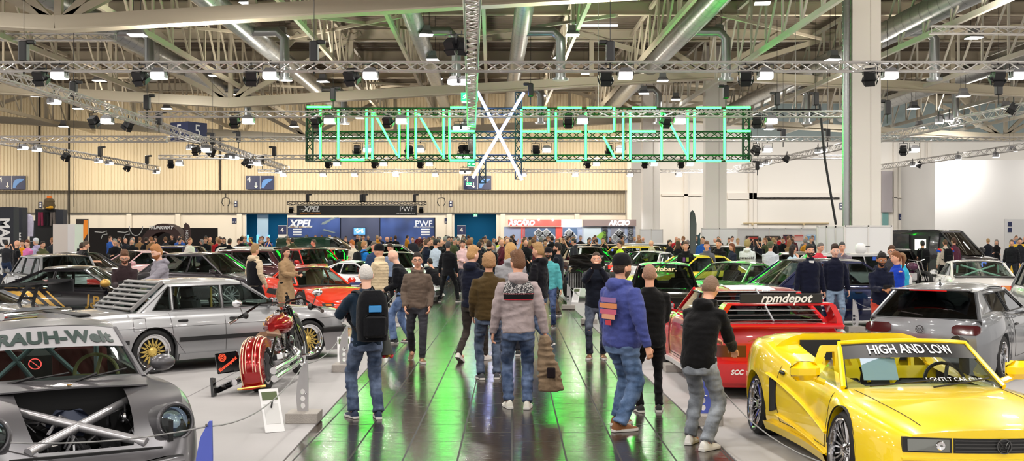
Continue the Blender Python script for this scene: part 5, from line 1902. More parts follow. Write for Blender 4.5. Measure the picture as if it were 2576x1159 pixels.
cars = [
 ('hatch', 'red_metal', '#d8141a', 'family_hatchback', X_(775, 41), 41.5, -55, 'bright red hatchback behind the orange-red wedge sports coupe', dict(rim='dish')),
 ('coupe', 'deep_red', '#b8101c', 'coupe', -6.7, 44.8, -62, 'red coupe half hidden behind the bright red hatchback', {}),
 ('wedge', 'racing_white', '#e4e6ea', 'wedge_coupe', X_(905, 33), 34.0, -12, 'white wedge coupe with dark blue stripes behind the orange-red sports coupe', dict(rim='wire', g=dict(a0=.5, a1=-.1, c1=-.6, c0=-1.5, zb=.78, zr=1.12))),
 ('hatch', 'mid_silver', '#9b9da0', 'hatchback', X_(85, 30), 31.0, 128, 'silver hatchback seen from behind with orange-red tail light, at the edge of the picture', dict(R=.33)),
 ('coupe', 'pale_pink', '#edb9c2', 'muscle_coupe', X_(305, 40), 41.5, -128, 'pale pink two-door coupe behind the two men looking down', dict(wb=2.9)),
 ('sedan', 'anthracite', '#3e3a40', 'sedan', X_(505, 31), 31.8, -22, 'long dark anthracite saloon behind the slatted silver sedan', dict(rim='turbo', R=.35)),
 ('hatch', 'maroon', '#4d2328', 'hatchback', X_(575, 38), 39, 172, 'dark maroon hatchback between the anthracite saloon and the white estate', dict(detail=1)),
 ('wagon', 'estate_white', '#dcdad6', 'estate_car', X_(650, 45), 47, -8, 'white estate car with a silver front wing behind the man in a black vest', dict(rim='dish', detail=1)),
 ('coupe', 'signal_yellow', '#f5c511', 'coupe', X_(705, 58), 58.5, -165, 'yellow coupe with raised bonnet beside the dark green van', dict(detail=1)),
 ('coupe', 'roof_silver', '#b4b7bb', 'coupe', X_(800, 48), 48.6, 175, 'silver-grey coupe in front of the dark green van', dict(detail=1)),
 ('sedan', 'piano_black', '#0a0a0c', 'sedan', X_(1472, 44), 45, 100, 'black saloon with glowing red rear lights beside the aisle', dict(detail=1)),
 ('hatch', 'sun_yellow', '#f3cf00', 'hatchback', X_(1590, 47), 49, 145, 'bright yellow hatchback behind the silver two-door coupe', dict(detail=2, rim='dish', glass=GLASS)),
 ('coupe', 'pearl_silver', '#c9c6c8', 'two_door_coupe', X_(1655, 39), 40.2, 62, 'silver-white two-door coupe with red rear lights and black rear window', dict()),
 ('coupe', 'lemon', '#e8d533', 'coupe', X_(1745, 33), 34.0, -152, 'lemon yellow coupe behind the man in a black printed hoodie', dict(glass=GLASS)),
 ('coupe', 'metal_green', '#1f8a1c', 'sports_coupe', X_(1868, 27), 28.2, -132, 'metallic green coupe behind the red racing coupe', dict(glass=GLASS, g=dict(a0=.8, a1=.1, c1=-.5, c0=-1.7, zb=.84, zr=1.24, cuts=[(.7, .15), (-.45, -.38), (-.95, -.52)]))),
 ('sedan', 'dark_blue', '#131c46', 'luxury_saloon', X_(2125, 24), 24.6, 14, 'dark blue saloon behind the two men in navy quilted vests', dict(glass=GLASS_MID, rim='turbo', wb=2.9, ro=1.2)),
 ('wagon', 'rally_white', '#dddcdd', 'estate_car', 9.0, 33.2, -172, 'white estate car with coloured stripes carrying a white helmet on its roof', dict(detail=1)),
 ('hatch', 'old_white', '#e6e3de', 'sports_coupe', X_(2510, 28.5), 30.0, 76, 'white coupe with orange-red tail lights and a roll cage, behind the grey hatch coupe', dict(light='none', glass=GLASS, g=dict(a0=.9, a1=.2, c1=-.7, c0=-1.8, zb=.88, zr=1.24, cuts=[(.8, .25), (-.3, -.25), (-1.3, -.72)]))),
 ('hatch', 'edge_silver', '#a9abae', 'hatchback', X_(2745, 22), 22.6, -100, 'silver hatchback cut off by the edge of the picture beyond the grey hatch coupe', dict()),
 ('sedan', 'jet_black', '#0c0c0e', 'saloon', 9.2, 47, 10, 'shiny black saloon behind the man in a white lettered hoodie', dict(detail=1)),
 ('wagon', 'black_van', '#0b0b0d', 'estate_car', 12.6, 42.5, -172, 'black estate car behind the woman in a pale blue shirt', dict(detail=1)),
 ('coupe', 'champagne', '#8d8a80', 'coupe', X_(1985, 38), 38.5, 168, 'silver-gold coupe behind the man in a pale grey shirt', dict(detail=1)),
 ('coupe', 'matt_black_paint', '#17181b', 'coupe', X_(215, 38), 38.0, -20, 'black coupe without bonnet next to the white booth cube', dict(detail=1)),
 ('hatch', 'violet_blue', '#23234f', 'hatchback', X_(395, 47), 48, 178, 'dark violet hatchback behind the pale pink coupe', dict(detail=1)),
 ('sedan', 'green_grey', '#8e948e', 'saloon', X_(985, 51), 52.5, 5, 'pale silver saloon behind the bald man and the beanie man', dict(detail=1)),
 ('coupe', 'white_yellow', '#d9d9d2', 'coupe', X_(1000, 38), 38.0, -78, 'white classic coupe with round headlamps facing the aisle', dict(detail=1)),
 ('wagon', 'night_green', '#0c2a20', 'estate_car', X_(1540, 56), 57, 20, 'dark green estate car behind the yellow hatchback', dict(detail=1)),
 ('wagon', 'cloud_white', '#d5dade', 'estate_car', X_(1600, 59), 61, 170, 'pale estate car behind the yellow hatchback, near the wheel booths', dict(detail=1)),
 ('coupe', 'fire_red', '#c92219', 'coupe', 3.2, 66, 170, 'small red coupe in front of the wheel booths', dict(detail=1)),
 ('coupe', 'tangerine', '#e06b1e', 'coupe', X_(125, 52), 52, 30, 'orange coupe with black stripe behind the young people at the clothing stand', dict(detail=1)),
 ('sedan', 'lead_grey', '#4c5054', 'saloon', X_(1760, 52), 54, -160, 'dark grey saloon behind the three young men in hoodies', dict(detail=1)),
 ('coupe', 'cherry_open', '#7c1a22', 'coupe', X_(985, 60), 61, -20, 'cherry coupe with opened bonnet before the dark blue booth', dict(detail=1)),
]
rimc = dict(dish=silver_rim, turbo=silver_rim, wire=chrome, multi=silver_rim)
BYLAB = {}
for sty, nm, hx, name, x, y, ang, lab, kw in cars:
 kw = dict(kw)
 rim = kw.pop('rim', 'multi')
 met = .45 if nm in ('mid_silver', 'anthracite', 'maroon', 'pearl_silver', 'metal_green', 'roof_silver', 'champagne', 'edge_silver', 'dark_blue') else 0
 root, c, g = std(sty, paint(nm, hx, met, .25), name, rim, rimc[rim], **kw)
 finish(root, x, y, ang, lab, 'car')
 BYLAB[nm] = (root, c, g)
root, c, g = BYLAB['racing_white']
for sd in (1, -1):
 strip(c, -.8, .8, .5, .58, sd, .004).build('side_stripe', mat('stripe_navy', srgb('#1c2c66'), .4), root)
 strip(c, -.8, .8, .42, .46, sd, .004).build('side_stripe', mat('stripe_navy', srgb('#1c2c66'), .4), root)
root, c, g = BYLAB['signal_yellow']
mb = MB(); mb.bbox((1.35, 0, 1.25), (1.1, 1.3, .04), .02, 0, Matrix.Rotation(radians(-55), 3, 'Y')); mb.build('open_bonnet', MATS['paint_signal_yellow'], root)
root, c, g = BYLAB['cherry_open']
mb = MB(); mb.bbox((1.3, 0, 1.25), (1.1, 1.3, .04), .02, 0, Matrix.Rotation(radians(-50), 3, 'Y')); mb.build('open_bonnet', MATS['paint_cherry_open'], root)
root, c, g = BYLAB['old_white']
for sd in (1, -1):
 a, b = sorted((sd * .36, sd * .78))
 face_panel(c, root, 'tail_light', False, .6, .72, a, b, tail_red, .01)
 a, b = sorted((sd * .38, sd * .56))
 face_panel(c, root, 'turn_signal', False, .61, .71, a, b, amber, .018)
face_panel(c, root, 'number_plate', False, .6, .71, -.3, .3, white, .012)
mb = MB(); mb.bbox((-1.86, 0, .93), (.22, 1.4, .04), .015); mb.build('rear_spoiler', trim_black, root)
mb = MB()
cg = mat('mint_cage', srgb('#a9d6c4'), .4)
for a, b in (((-1.3, -.5, .9), (-.7, .4, 1.18)), ((-1.3, .5, .9), (-.7, -.4, 1.18)), ((-.72, -.52, .5), (-.72, -.48, 1.18)), ((-.72, .52, .5), (-.72, .48, 1.18))):
 mb.tube([a, b], .025, 8)
mb.build('roll_cage', cg, root)
root, c, g = BYLAB['rally_white']
for sd in (1, -1):
 for k, hx in enumerate(('#2a58c0', '#5b2a80', '#d0282c')):
  mb = MB(); mb.box((-1.2 - k * .12, sd * (g['wb'] - .1), 1.27), (.1, .02, .1)); mb.build('roof_stripe', mat('stripe_' + hx, srgb(hx), .4), root, smooth=False)
root, c, g = BYLAB['pearl_silver']
EMBLEM(basis((0, -1, 0), (0, 0, 1), (-1, 0, 0), (c.xr - .07, 0, .72)), .05, trim_black, root)
root, c, g = BYLAB['piano_black']
glow = mat('brake_glow', (.8, .03, .02), .3, emit=(1, .05, .03), es=3)
for sd in (1, -1):
 mb = MB(); z = .68
 mb.tube([(c.xr - .05, sd * .7, z), (c.xr - .07, sd * .4, z), (c.xr - .07, sd * .4, z + .08), (c.xr - .05, sd * .7, z + .08), (c.xr - .05, sd * .7, z)], .014, 6)
 mb.build('brake_glow', glow, root)
root, c, g = BYLAB['dark_blue']
for sd in (1, -1):
 strip(c, -.95, .95, .42, .45, sd, .012).build('chrome_strip', chrome, root)
 strip(c, -2.3, 2.1, .86, .872, sd, .006, 30).build('chrome_strip', chrome, root)
root, c, g = BYLAB['pale_pink']
face_panel(c, root, 'lip', True, .3, .34, -.6, .6, trim_black, .02)
p = V((X_(2165, 32), 32.0, 1.44))
h = empty('helmet', p)
tag(h, 'white open-face helmet standing on the roof of the striped white estate car', 'helmet')
mb = MB(); mb.lathe([(.1, 0), (.14, .04), (.155, .13), (.13, .23), (.07, .285), (.001, .3)], 18); mb.build('helmet_shell', white, h)
mb = MB(); mb.bbox((.17, 0, .2), (.14, .16, .02), .01); mb.build('peak', trim_black, h)
# ---- black and gold race coupe
def gold_coupe():
 blk = paint('gloss_black', '#0a0912', .0, .2)
 gold = mat('livery_gold', srgb('#cfa24a'), .28, .45, 1)
 root, c, g = std('coupe', blk, 'livery_coupe', 'five', gold_rim, GLASS, R=.33, wb=2.5, fo=.95, ro=1.0, g=dict(a0=.95, a1=.25, c1=-.55, c0=-1.55, zb=.84, zr=1.25, cuts=[(.85, .3), (-.35, -.3), (-1.25, -.62)]),
      flare_f=.03, flare_r=.06, light='std')
 for sd in (1, -1):
  def patch(poly, off=.005):
   mb = MB()
   (x0a, x0b), (x1a, x1b) = poly   # bottom x-range, top x-range
   P = []
   for i in range(9):
    t = i / 8
    row = []
    for j in range(9):
     x = lerp(lerp(x0a, x1a, t), lerp(x0b, x1b, t), j / 8)
     z = lerp(.24, c.zsh(x) - .005, t)
     d = abs(x + c.wb / 2)
     if d < c.Ra + .01:
      z = max(z, c.R + sqrt(max(0, (c.Ra + .01) ** 2 - d * d)))
     row.append(c.pt(x, z, sd) + V((0, sd * off, 0)))
    P.append(row)
   mb.grid(P)
   return mb
  patch(((-2.15, -.3), (-2.15, -1.0))).build('livery_quarter', gold, root, fix=False)
  for a, w_ in ((-.2, .12), (.02, .1), (.24, .05)):
   patch(((a, a + w_), (a - .75, a - .75 + w_))).build('livery_stripe', gold, root, fix=False)
  M = basis((sd * -1 * -1 if False else (-sd), 0, 0), (0, 0, 1), (0, sd, 0), (.52, 0, .56))
  for ch, dx, dz, sz in (('J', -.09, .05, .3), ('P', .06, .03, .26), ('S', 0, -.1, .26)):
   o = text(ch, sz, gold, root, basis((-sd, 0, 0), (0, 0, 1), (0, sd, 0), (.52 - sd * dx, 0, .58 + dz)), 'monogram', bold=.006,
      warp=lambda p: V((p.x, c.pt(p.x, p.z, sd).y + sd * .008, p.z)))
  text('CHRONTEC', .09, gold, root, basis((-sd, 0, 0), (0, 0, 1), (0, sd, 0), (.2, 0, .28)), 'lettering', bold=.003, warp=lambda p: V((p.x, c.pt(p.x, p.z, sd).y + sd * .02, p.z)))
  mirror(root, .8, sd * .82, .9, sd, gold, 1.2, 'round')
 mb = MB()
 mb.grid([[V((x, y, c.ztop(x, y) + .008)) for y in [lerp(-.72, .72, j / 8) for j in range(9)]] for x in [lerp(-2.1, -1.62, i / 4) for i in range(5)]])
 mb.build('livery_deck', gold, root, fix=False)
 finish(root, -9.15, 24.4, 4, 'black and gold liveried race coupe with gold mirror behind the slatted silver sedan', 'car')
gold_coupe()
# ---- engine-swapped car with tall black wing at the picture edge
def winged_car():
 pm = paint('wing_silver', '#8d8f94', .5, .25)
 root, c, g = std('coupe', pm, 'time_attack_coupe', 'multi', silver_rim, GLASS_DARK, light='none', detail=1, g=dict(zr=1.16))
 mb = MB()
 mb.loft([[V((x, y, z + .1 * abs(y) * 0)) for x, z in ((-1.75, 1.2), (-1.95, 1.24), (-2.15, 1.27), (-2.15, 1.25), (-1.95, 1.21))] for y in [lerp(-.85, .85, i / 8) for i in range(9)]])
 for y in (-.85, .85):
  mb.box((-1.95, y, 1.19), (.5, .02, .2))
 w_ = mb.build('rear_wing', black, root, ang=40)
 for sd in (1, -1):
  mb = MB()
  for a, b in (((-1.7, 1.18), (-1.5, .88)), ((-1.9, 1.2), (-1.8, .88)), ((-1.7, 1.18), (-2.0, 1.2)), ((-1.8, 1.0), (-1.55, 1.0)), ((-1.5, .9), (-2.1, .86))):
   mb.bar((a[0], sd * .4, a[1]), (b[0], sd * .4, b[1]), .025, .045)
  mb.build('wing_stay', black, w_)
 pb = mat('pipe_gold', srgb('#d8c36a'), .25, .7)
 for pts in (((-2.15, .55, .7), (-2.3, .4, .68), (-2.3, .0, .66)), ((-2.15, .1, .76), (-2.28, -.1, .7), (-2.3, -.5, .68)), ((-2.2, -.55, .6), (-2.32, -.3, .56), (-2.32, .2, .56))):
  mb = MB(); mb.tube(pts, .055, 12); mb.build('intake_pipe', pb, root)
 mb = MB(); mb.tube([(-2.25, -.7, .8), (-2.3, 0, .8), (-2.25, .7, .8)], .06, 12); mb.build('intercooler_pipe', chrome, root)
 mb = MB()
 for i in range(8):
  mb.bbox((-2.2, -.6 + i * .17, .5), (.16, .12, .12), .02)
 mb.build('engine_block', mat('engine_dark', (.05, .05, .05), .4, .5), root)
 finish(root, -9.3, 18.2, 160, 'silver car end with huge black wing and gold intake pipes at the picture edge', 'car')
winged_car()
# ---- black hot rod with round fenders, black classic coupe
root, c, g = std('beetle', paint('rod_black', '#08090a', 0, .12), 'classic_coupe', 'wire', chrome, GLASS_MID, light='none', R=.33, flare_f=.06, flare_r=.08)
for sd in (1, -1):
 mb = MB(); mb.ball((1.5, sd * .6, .72), (.1, .12, .12), 14); mb.build('headlight', head_glass, root)
text('ofobar.', .16, mat('cream_letter', srgb('#e2c79a'), .5), root, basis((0, 1, 0), (-.68, 0, .73), (.73, 0, .68), (.5, 0, 1.3)), 'lettering', bold=.004)
finish(root, X_(1688, 22), 23.0, -96, 'gloss black rounded classic coupe behind the shaven-headed man in black', 'car')
r = empty('hot_rod')
gb = paint('rod_gloss', '#07080a', 0, .1)
for sd in (1, -1):
 o = link('wheel', tyre_mesh(.34, .22, .2), r, (.9, sd * .72, .34), (0, 0, 0))
 lm, fm, hm = rim_mesh('wire', .22, .2, chrome, chrome)
 for me in (lm, fm):
  link(me.name.split('.')[0], me, o)
 o = link('wheel', tyre_mesh(.4, .24, .3), r, (-1.2, sd * .7, .4), (0, 0, 0))
 for me in (lm, fm):
  link(me.name.split('.')[0], me, o)
 mb = MB()
 mb.tube([V((.9 + .42 * cos(a), sd * .72, .34 + .42 * sin(a))) for a in [lerp(0, pi * .95, i / 9) for i in range(10)]] + [V((-.1, sd * .72, .3))], [(.13, .02)] * 11, 8)
 mb.build('front_fender', gb, r)
 mb = MB(); mb.ball((1.15, sd * .42, .78), (.13, .11, .11), 14); mb.build('headlight', chrome, r)
mb = MB()
mb.loft([[V((x, y * w_, z)) for y, z in ((-1, zl), (-1, (zl + zh) / 2), (-.8, zh), (0, zh + .06), (.8, zh), (1, (zl + zh) / 2), (1, zl))] for x, w_, zl, zh in ((1.2, .24, .4, .85), (.4, .34, .35, .95), (.2, .5, .35, 1.0), (-.9, .62, .35, .98), (-1.5, .5, .4, .7))])
mb.build('body', gb, r)
mb = MB()
mb.loft([[V((x, y * w_, z)) for y, z in ((-1, zl), (-.92, zh), (0, zh + .05), (.92, zh), (1, zl))] for x, w_, zl, zh in ((.22, .45, .98, 1.0), (.0, .46, .97, 1.32), (-.9, .48, .95, 1.3), (-1.2, .45, .85, .95))])
mb.build('cabin_shell', gb, r)
mb = MB()
for i in range(9):
 mb.box((1.23, -.2 + i * .05, .62), (.02, .012, .42))
mb.build('grille', chrome, r, smooth=False)
finish(r, X_(1472, 34), 34.5, -105, 'black hot rod with wire wheels and green-lit fenders beside the aisle', 'car')
# ---- dark van with open side door, dark green van
def van(pm, x, y, ang, lab, name, Hh, L, W=.98, open_door=True, txt=None):
 r = empty(name)
 xf, xr = L * .45, -L * .55
 R = []
 for x_, zl, zh, w_ in ((xr, .3, Hh - .12, W * .95), (xr + .08, .28, Hh - .03, W), (0, .25, Hh, W), (xf - 2.0, .25, Hh, W), (xf - 1.75, .25, Hh - .06, W * .98)):
  R.append([V((x_, s * w_ * k, z)) for s, k, z in ((-1, .95, zl), (-1, 1, zl + .15), (-1, 1, .6 * Hh), (-1, .92, Hh * .92), (-1, .8, zh), (1, .8, zh), (1, .92, Hh * .92), (1, 1, .6 * Hh), (1, 1, zl + .15), (1, .95, zl))])
 mb = MB(); mb.loft(R); mb.build('body', pm, r, ang=45)
 R = []
 for x_, zb_, w_ in ((xf - 1.76, 1.12, W * .98), (xf - .9, 1.1, W * .96), (xf - .2, .98, W * .88), (xf, .75, W * .78)):
  R.append([V((x_, s * w_ * k, z)) for s, k, z in ((-1, .95, .25), (-1, 1, .4), (-1, 1, zb_ - .12), (-1, .85, zb_), (1, .85, zb_), (1, 1, zb_ - .12), (1, 1, .4), (1, .95, .25))])
 mb = MB(); mb.loft(R); mb.build('bonnet', pm, r, ang=45)
 mb = MB()
 A = [V((xf - .85, W * .86 * u, 1.1 + .02)) + V((.1 * (1 - u * u), 0, 0)) for u in [1 - 2 * j / 8 for j in range(9)]]
 B = [V((xf - 1.72, W * .76 * u, Hh - .12)) + V((.1 * (1 - u * u), 0, 0)) for u in [1 - 2 * j / 8 for j in range(9)]]
 mb.grid([[a.lerp(b, i / 4) for a, b in zip(A, B)] for i in range(5)])
 mb.build('windscreen', GLASS_DARK, r, fix=False)
 for sd in (1, -1):
  mb = MB(); mb.tube([(xf - .85, sd * W * .88, 1.1), (xf - 1.74, sd * W * .78, Hh - .1)], .04, 6)
  mb.add([(xf - .95, sd * W * .93, 1.1), (xf - 1.76, sd * W * .97, 1.1), (xf - 1.76, sd * W * .84, Hh - .3), (xf - 1.6, sd * W * .84, Hh - .3)], [(0, 1, 2, 3)])
  mb.build('cab_side', trim_black, r)
  face = MB(); face.bbox((xf - .08, sd * W * .62, .78), (.1, .3, .2), .04)
  hl = face.build('headlight', head_glass, r)
  ring = MB(); ring.tube([(xf - .02, sd * W * .62 + a, .78 + b) for a, b in ((-.14, -.07), (.14, -.07), (.14, .07), (-.14, .07), (-.14, -.07))], .012, 6)
  ring.build('light_ring', mat('blue_ring', (.1, .15, 1), .4, emit=(.15, .25, 1), es=4), hl)
  mirror(r, xf - 1.1, sd * W * .95, 1.2, sd, trim_black, 1.6)
 mb = MB(); mb.bbox((xf, 0, .72), (.06, .9, .26), .03); mb.bbox((xf + .01, 0, .4), (.1, 1.5, .16), .03); mb.build('grille', trim_black, r)
 tm = tyre_mesh(.36, .25, .24)
 for x_ in (xf - .85, xr + 1.0):
  for sd in (1, -1):
   o = link('wheel', tm, r, (x_, sd * (W - .1), .36), (0, 0, 0 if sd > 0 else pi))
   lm, fm, hm = rim_mesh('multi', .25, .22, silver_rim, chrome)
   for me in (lm, fm):
    link(me.name.split('.')[0], me, o)
 if open_door:
  mb = MB(); mb.box((xf - 2.7, -W - .005, Hh * .52), (1.1, .02, Hh * .74)); d = mb.build('door_opening', interior, r, smooth=False)
  mb = MB(); mb.box((xf - 3.5, -W - .09, Hh * .52), (1.1, .04, Hh * .78)); mb.build('sliding_door', pm, r, smooth=False)
  mb = MB(); mb.box((xf - 2.5, -W - .02, Hh * .72), (.5, .01, Hh * .2)); mb.build('lit_cabin', mat('warm_lit', (1, 1, 1), .5, emit=(1, .95, .85), es=.8), d, smooth=False)
  mb = MB(); mb.box((xf - 2.25, -W - .02, Hh * .4), (.14, .012, Hh * .45)); mb.build('wood_trim', mat('light_wood', srgb('#d9ab7f'), .5), d, smooth=False)
 if txt:
  text(txt, .42, mat('white_script', (.85, .85, .85), .4), r, basis((1, 0, 0), (0, 0, 1), (0, -1, 0), (-.3, -W - .01, Hh * .55)), 'lettering', bold=.006, shear=.4)
 return finish(r, x, y, ang, lab, 'van')
van(paint('van_grey', '#37343a', .4, .2), X_(2385, 45), 46.5, -52, 'dark grey high-roof camper van with open sliding door and blue-ringed headlamps', 'camper_van', 2.12, 5.6)
van(paint('van_green', '#0c3526', .2, .25), X_(820, 53), 54.5, -8, 'dark green van lettered in white script before the dark blue booth', 'panel_van', 1.78, 4.4, open_door=False, txt='CarbonDesign')
# ================================================================ MOTORCYCLE
def motorcycle():
 r = empty('custom_motorcycle')
 candy = paint('candy_red', '#a30f12', .5, .18)
 blk = paint('cycle_black', '#08080a', 0, .12)
 pin = mat('pinstripe', srgb('#f0d8b8'), .3)
 goldp = mat('gold_pin', srgb('#e0b35c'), .3, .4)
 def wheel_(x, R, w, nm):
  o = link(nm, tyre_mesh(R, R * .74, w), r, (x, 0, R))
  lm, fm, hm = rim_mesh('ten', R * .74, w * .9, blk, chrome)
  for me in (lm, fm, hm):
   link(me.name.split('.')[0], me, o)
 wheel_(-.85, .3, .2, 'rear_wheel')
 wheel_(.98, .4, .11, 'front_wheel')
 mb = MB()
 pts = []
 for i in range(13):
  a = lerp(radians(60), radians(205), i / 12)
  pts.append((-.85 + .38 * cos(a), .29 + .36 * sin(a), a))
 pts.append((-1.28, .1, radians(205)))
 rings = []
 for x, z, a in pts:
  n = V((cos(a), 0, sin(a)))
  rings.append([V((x, 0, z)) + V((0, y, 0)) + n * d for y, d in ((-.14, -.1), (-.14, 0), (-.1, .035), (0, .05), (.1, .035), (.14, 0), (.14, -.1))])
 mb.loft(rings, closed=False, caps=False)
 fe = mb.build('rear_fender', candy, r, fix=False)
 mb = MB()
 for ys, rr in (((-.125, -.15), .008), ((.125, .15), .008), ((-.08, -.09), .005), ((.08, .09), .005), ((-.045, -.045), .004), ((.045, .045), .004)):
  mb.tube([V((x, ys[0], z)) + V((cos(a), 0, sin(a))) * (.045 if abs(ys[0]) < .1 else .012) + V((cos(a), 0, sin(a))) * .01 for x, z, a in pts[2:(13 if abs(ys[0]) > .1 else 11)]], rr, 5)
 x, z, a = pts[-1]
 mb.build('pinstriping', pin, fe)
 mb = MB(); mb.tube([V((x, y, z)) for y in (-.18, -.1, 0, .1, .18)], .016, 6); mb.build('fender_trim', goldp, fe)
 mb = MB()
 prof = [(-.12, .05, .06), (0, .13, .1), (.15, .2, .14), (.32, .2, .15), (.45, .13, .11), (.52, .05, .05)]
 mb.loft([[V((x, hw * cos(t), .76 + hh * sin(t) + .02 * x)) for t in [2 * pi * k / 14 for k in range(14)]] for x, hw, hh in prof])
 tk = mb.build('fuel_tank', candy, r)
 mb = MB()
 for sd in (1, -1):
  mb.tube([(-.02, sd * .07, .85), (.12, sd * .13, .875), (.3, sd * .06, .92), (.42, 0, .9)], .007, 5)
  mb.tube([(.0, sd * .13, .79), (.16, sd * .19, .82), (.36, sd * .17, .84)], .007, 5)
 mb.build('pinstriping', goldp, tk)
 mb = MB(); mb.lathe([(.05, .0), (.05, .03), (.03, .045), (.001, .045)], 16, 0, Matrix.Translation((.22, 0, .905))); mb.build('tank_cap', chrome, tk)
 mb = MB()
 mb.loft([[V((x, hw * a, z + b)) for a, b in ((-1, 0), (-.8, .035), (0, .03), (.8, .035), (1, 0), (.8, -.03), (0, -.03), (-.8, -.03))] for x, hw, z in ((-.5, .05, .7), (-.4, .15, .67), (-.2, .15, .64), (-.05, .08, .7), (.02, .04, .76))])
 mb.build('saddle', mat('brown_leather', srgb('#8a6a52'), .4), r)
 mb = MB()
 for a in (-22, 22):
  M = Matrix.Translation((.12, 0, .42)) @ Matrix.Rotation(radians(a), 4, 'Y')
  for k in range(8):
   mb.lathe([(.001, .06 + k * .024), (.085, .06 + k * .024), (.085, .072 + k * .024), (.001, .072 + k * .024)], 14, 0, M)
  mb.lathe([(.06, .0), (.06, .3), (.04, .32), (.001, .32)], 12, 0, M)
 mb.bbox((.12, 0, .33), (.4, .26, .22), .06)
 mb.bbox((-.16, 0, .36), (.24, .26, .2), .06)
 mb.build('engine', chrome, r)
 mb = MB(); mb.ball((.12, -.17, .52), (.09, .05, .09), 14); mb.build('air_cleaner', blk, r)
 for y, z in ((-.2, .2), (-.2, .3), (.2, .22)):
  mb = MB(); mb.tube([(.3, y * .6, .45), (.34, y, z + .05), (.1, y, z), (-1.15, y * 1.3, z - .04)], [.028, .032, .035, .045], 12); mb.build('exhaust_pipe', chrome, r)
 mb = MB()
 for sd in (1, -1):
  mb.tube([(.5, 0, .85), (.42, sd * .1, .3), (.1, sd * .14, .18), (-.5, sd * .14, .2), (-.85, sd * .14, .33), (-.4, sd * .12, .62), (.5, 0, .8)], .018, 7)
 mb.build('frame', blk, r)
 for sd in (1, -1):
  mb = MB(); mb.tube([(.98, sd * .09, .4), (.58, sd * .09, .95)], [.03, .022], 9); mb.build('fork_leg', blk, r)
 mb = MB()
 mb.tube([(.98 + .44 * cos(a), 0, .4 + .44 * sin(a)) for a in [lerp(radians(-10), radians(150), i / 9) for i in range(10)]], [(.075, .02)] * 10, 8)
 mb.build('front_fender', blk, r)
 mb = MB()
 mb.tube([(.22, -.62, .9), (.28, -.5, .96), (.5, -.3, 1.08), (.55, -.08, 1.06), (.56, 0, 1.0), (.55, .08, 1.06), (.5, .3, 1.08), (.28, .5, .96), (.22, .62, .9)], .016, 8)
 hb = mb.build('handlebar', blk, r)
 for sd in (1, -1):
  mb = MB(); mb.tube([(.14, sd * .66, .87), (.24, sd * .58, .92)], .024, 10); mb.build('grip', chrome, hb)
  mb = MB(); mb.tube([(.3, sd * .5, .98), (.34, sd * .55, 1.1)], .008, 5); mb.ball((.34, sd * .57, 1.13), (.02, .075, .05), 14); mb.build('mirror', chrome, hb)
  mb = MB(); mb.ball((.3, sd * .46, .95), (.05, .04, .05), 10); mb.tube([(.3, sd * .5, .93), (.16, sd * .64, .93)], .01, 5); mb.build('brake_lever', trim_black, hb)
 mb = MB(); mb.ball((.68, 0, .92), (.1, .1, .1), 16); mb.build('headlight', blk, r)
 mb = MB(); mb.lathe([(.05, 0), (.06, .03), (.055, .05), (.001, .05)], 16, 0, Matrix.Translation((.5, 0, .98)) @ Matrix.Rotation(radians(-30), 4, 'Y')); mb.build('speedometer', chrome, r)
 mb = MB(); mb.bbox((-1.0, .36, .43), (.03, .3, .26), .02); pl = mb.build('side_panel', blk, r)
 neon = mat('neon_red', (.9, .08, .03), .4, emit=(1, .08, .03), es=.5)
 mb = MB(); M = basis((0, -1, 0), (0, 0, 1), (-1, 0, 0), (-1.02, .41, .5))
 for q in (.05, .035, .018):
  mb.lathe([(q, 0), (q, .004), (q - .008, .004), (q - .008, 0)], 18, 0, M)
 mb.build('round_logo', neon, pl)
 text('Kustompaint', .055, neon, pl, basis((0, -.85, .5), (0, .5, .85), (-1, 0, 0), (-1.02, .35, .41)), 'lettering', bold=.002)
 mb = MB()
 mb.bar((-.6, .24, .2), (-1.35, .42, .13), .05, .07)
 mb.prism([(-.08, -.09), (.05, -.09), (.08, .12), (-.03, .14)], .03, Matrix.Translation((-1.4, .44, .16)) @ Matrix.Rotation(pi / 2, 4, 'X'))
 mb.build('fishtail_exhaust', blk, r)
 mb = MB(); mb.tube([(-.1, .14, .2), (.02, .34, .02)], .014, 6); mb.build('side_stand', chrome, r)
 for sd in (1, -1):
  mb = MB(); mb.bbox((.35, sd * .32, .3), (.3, .12, .03), .01); mb.build('footboard', chrome, r)
 tag(r, 'candy-red custom motorcycle with long rear fender and pinstripes, seen from behind', 'motorcycle')
 r.location = (-3.12, 15.6, .012)
 r.rotation_euler = (radians(-8), 0, radians(85.5))
 return r
motorcycle()
r = empty('purple_motorcycle', (X_(2290, 41), 41, .012), 0)
tag(r, 'purple custom motorcycle in front of the open van door', 'motorcycle')
vio = paint('violet', '#5a1f4a', .4, .2)
for x in (-.7, .7):
 o = link('wheel', tyre_mesh(.33, .24, .12), r, (x, 0, .33))
mb = MB(); mb.ball((.1, 0, .8), (.32, .16, .15), 14); mb.build('fuel_tank', vio, r)
mb = MB(); mb.bbox((0, 0, .45), (.5, .26, .36), .06); mb.build('engine', chrome, r)
mb = MB(); mb.tube([(.7, .09, .33), (.4, .09, 1.0), (.3, .38, 1.05)], .02, 6); mb.tube([(.7, -.09, .33), (.4, -.09, 1.0), (.3, -.38, 1.05)], .02, 6); mb.tube([(.4, -.1, 1.), (.4, .1, 1.)], .02, 6); mb.build('fork', chrome, r)
mb = MB(); mb.tube([(-.7 + .38 * cos(a), 0, .33 + .38 * sin(a)) for a in [lerp(.3, 2.8, i / 8) for i in range(9)]], [(.1, .02)] * 9, 8); mb.bbox((-.35, 0, .68), (.5, .24, .08), .03); mb.build('rear_fender', vio, r)
r.rotation_euler.z = radians(-65)
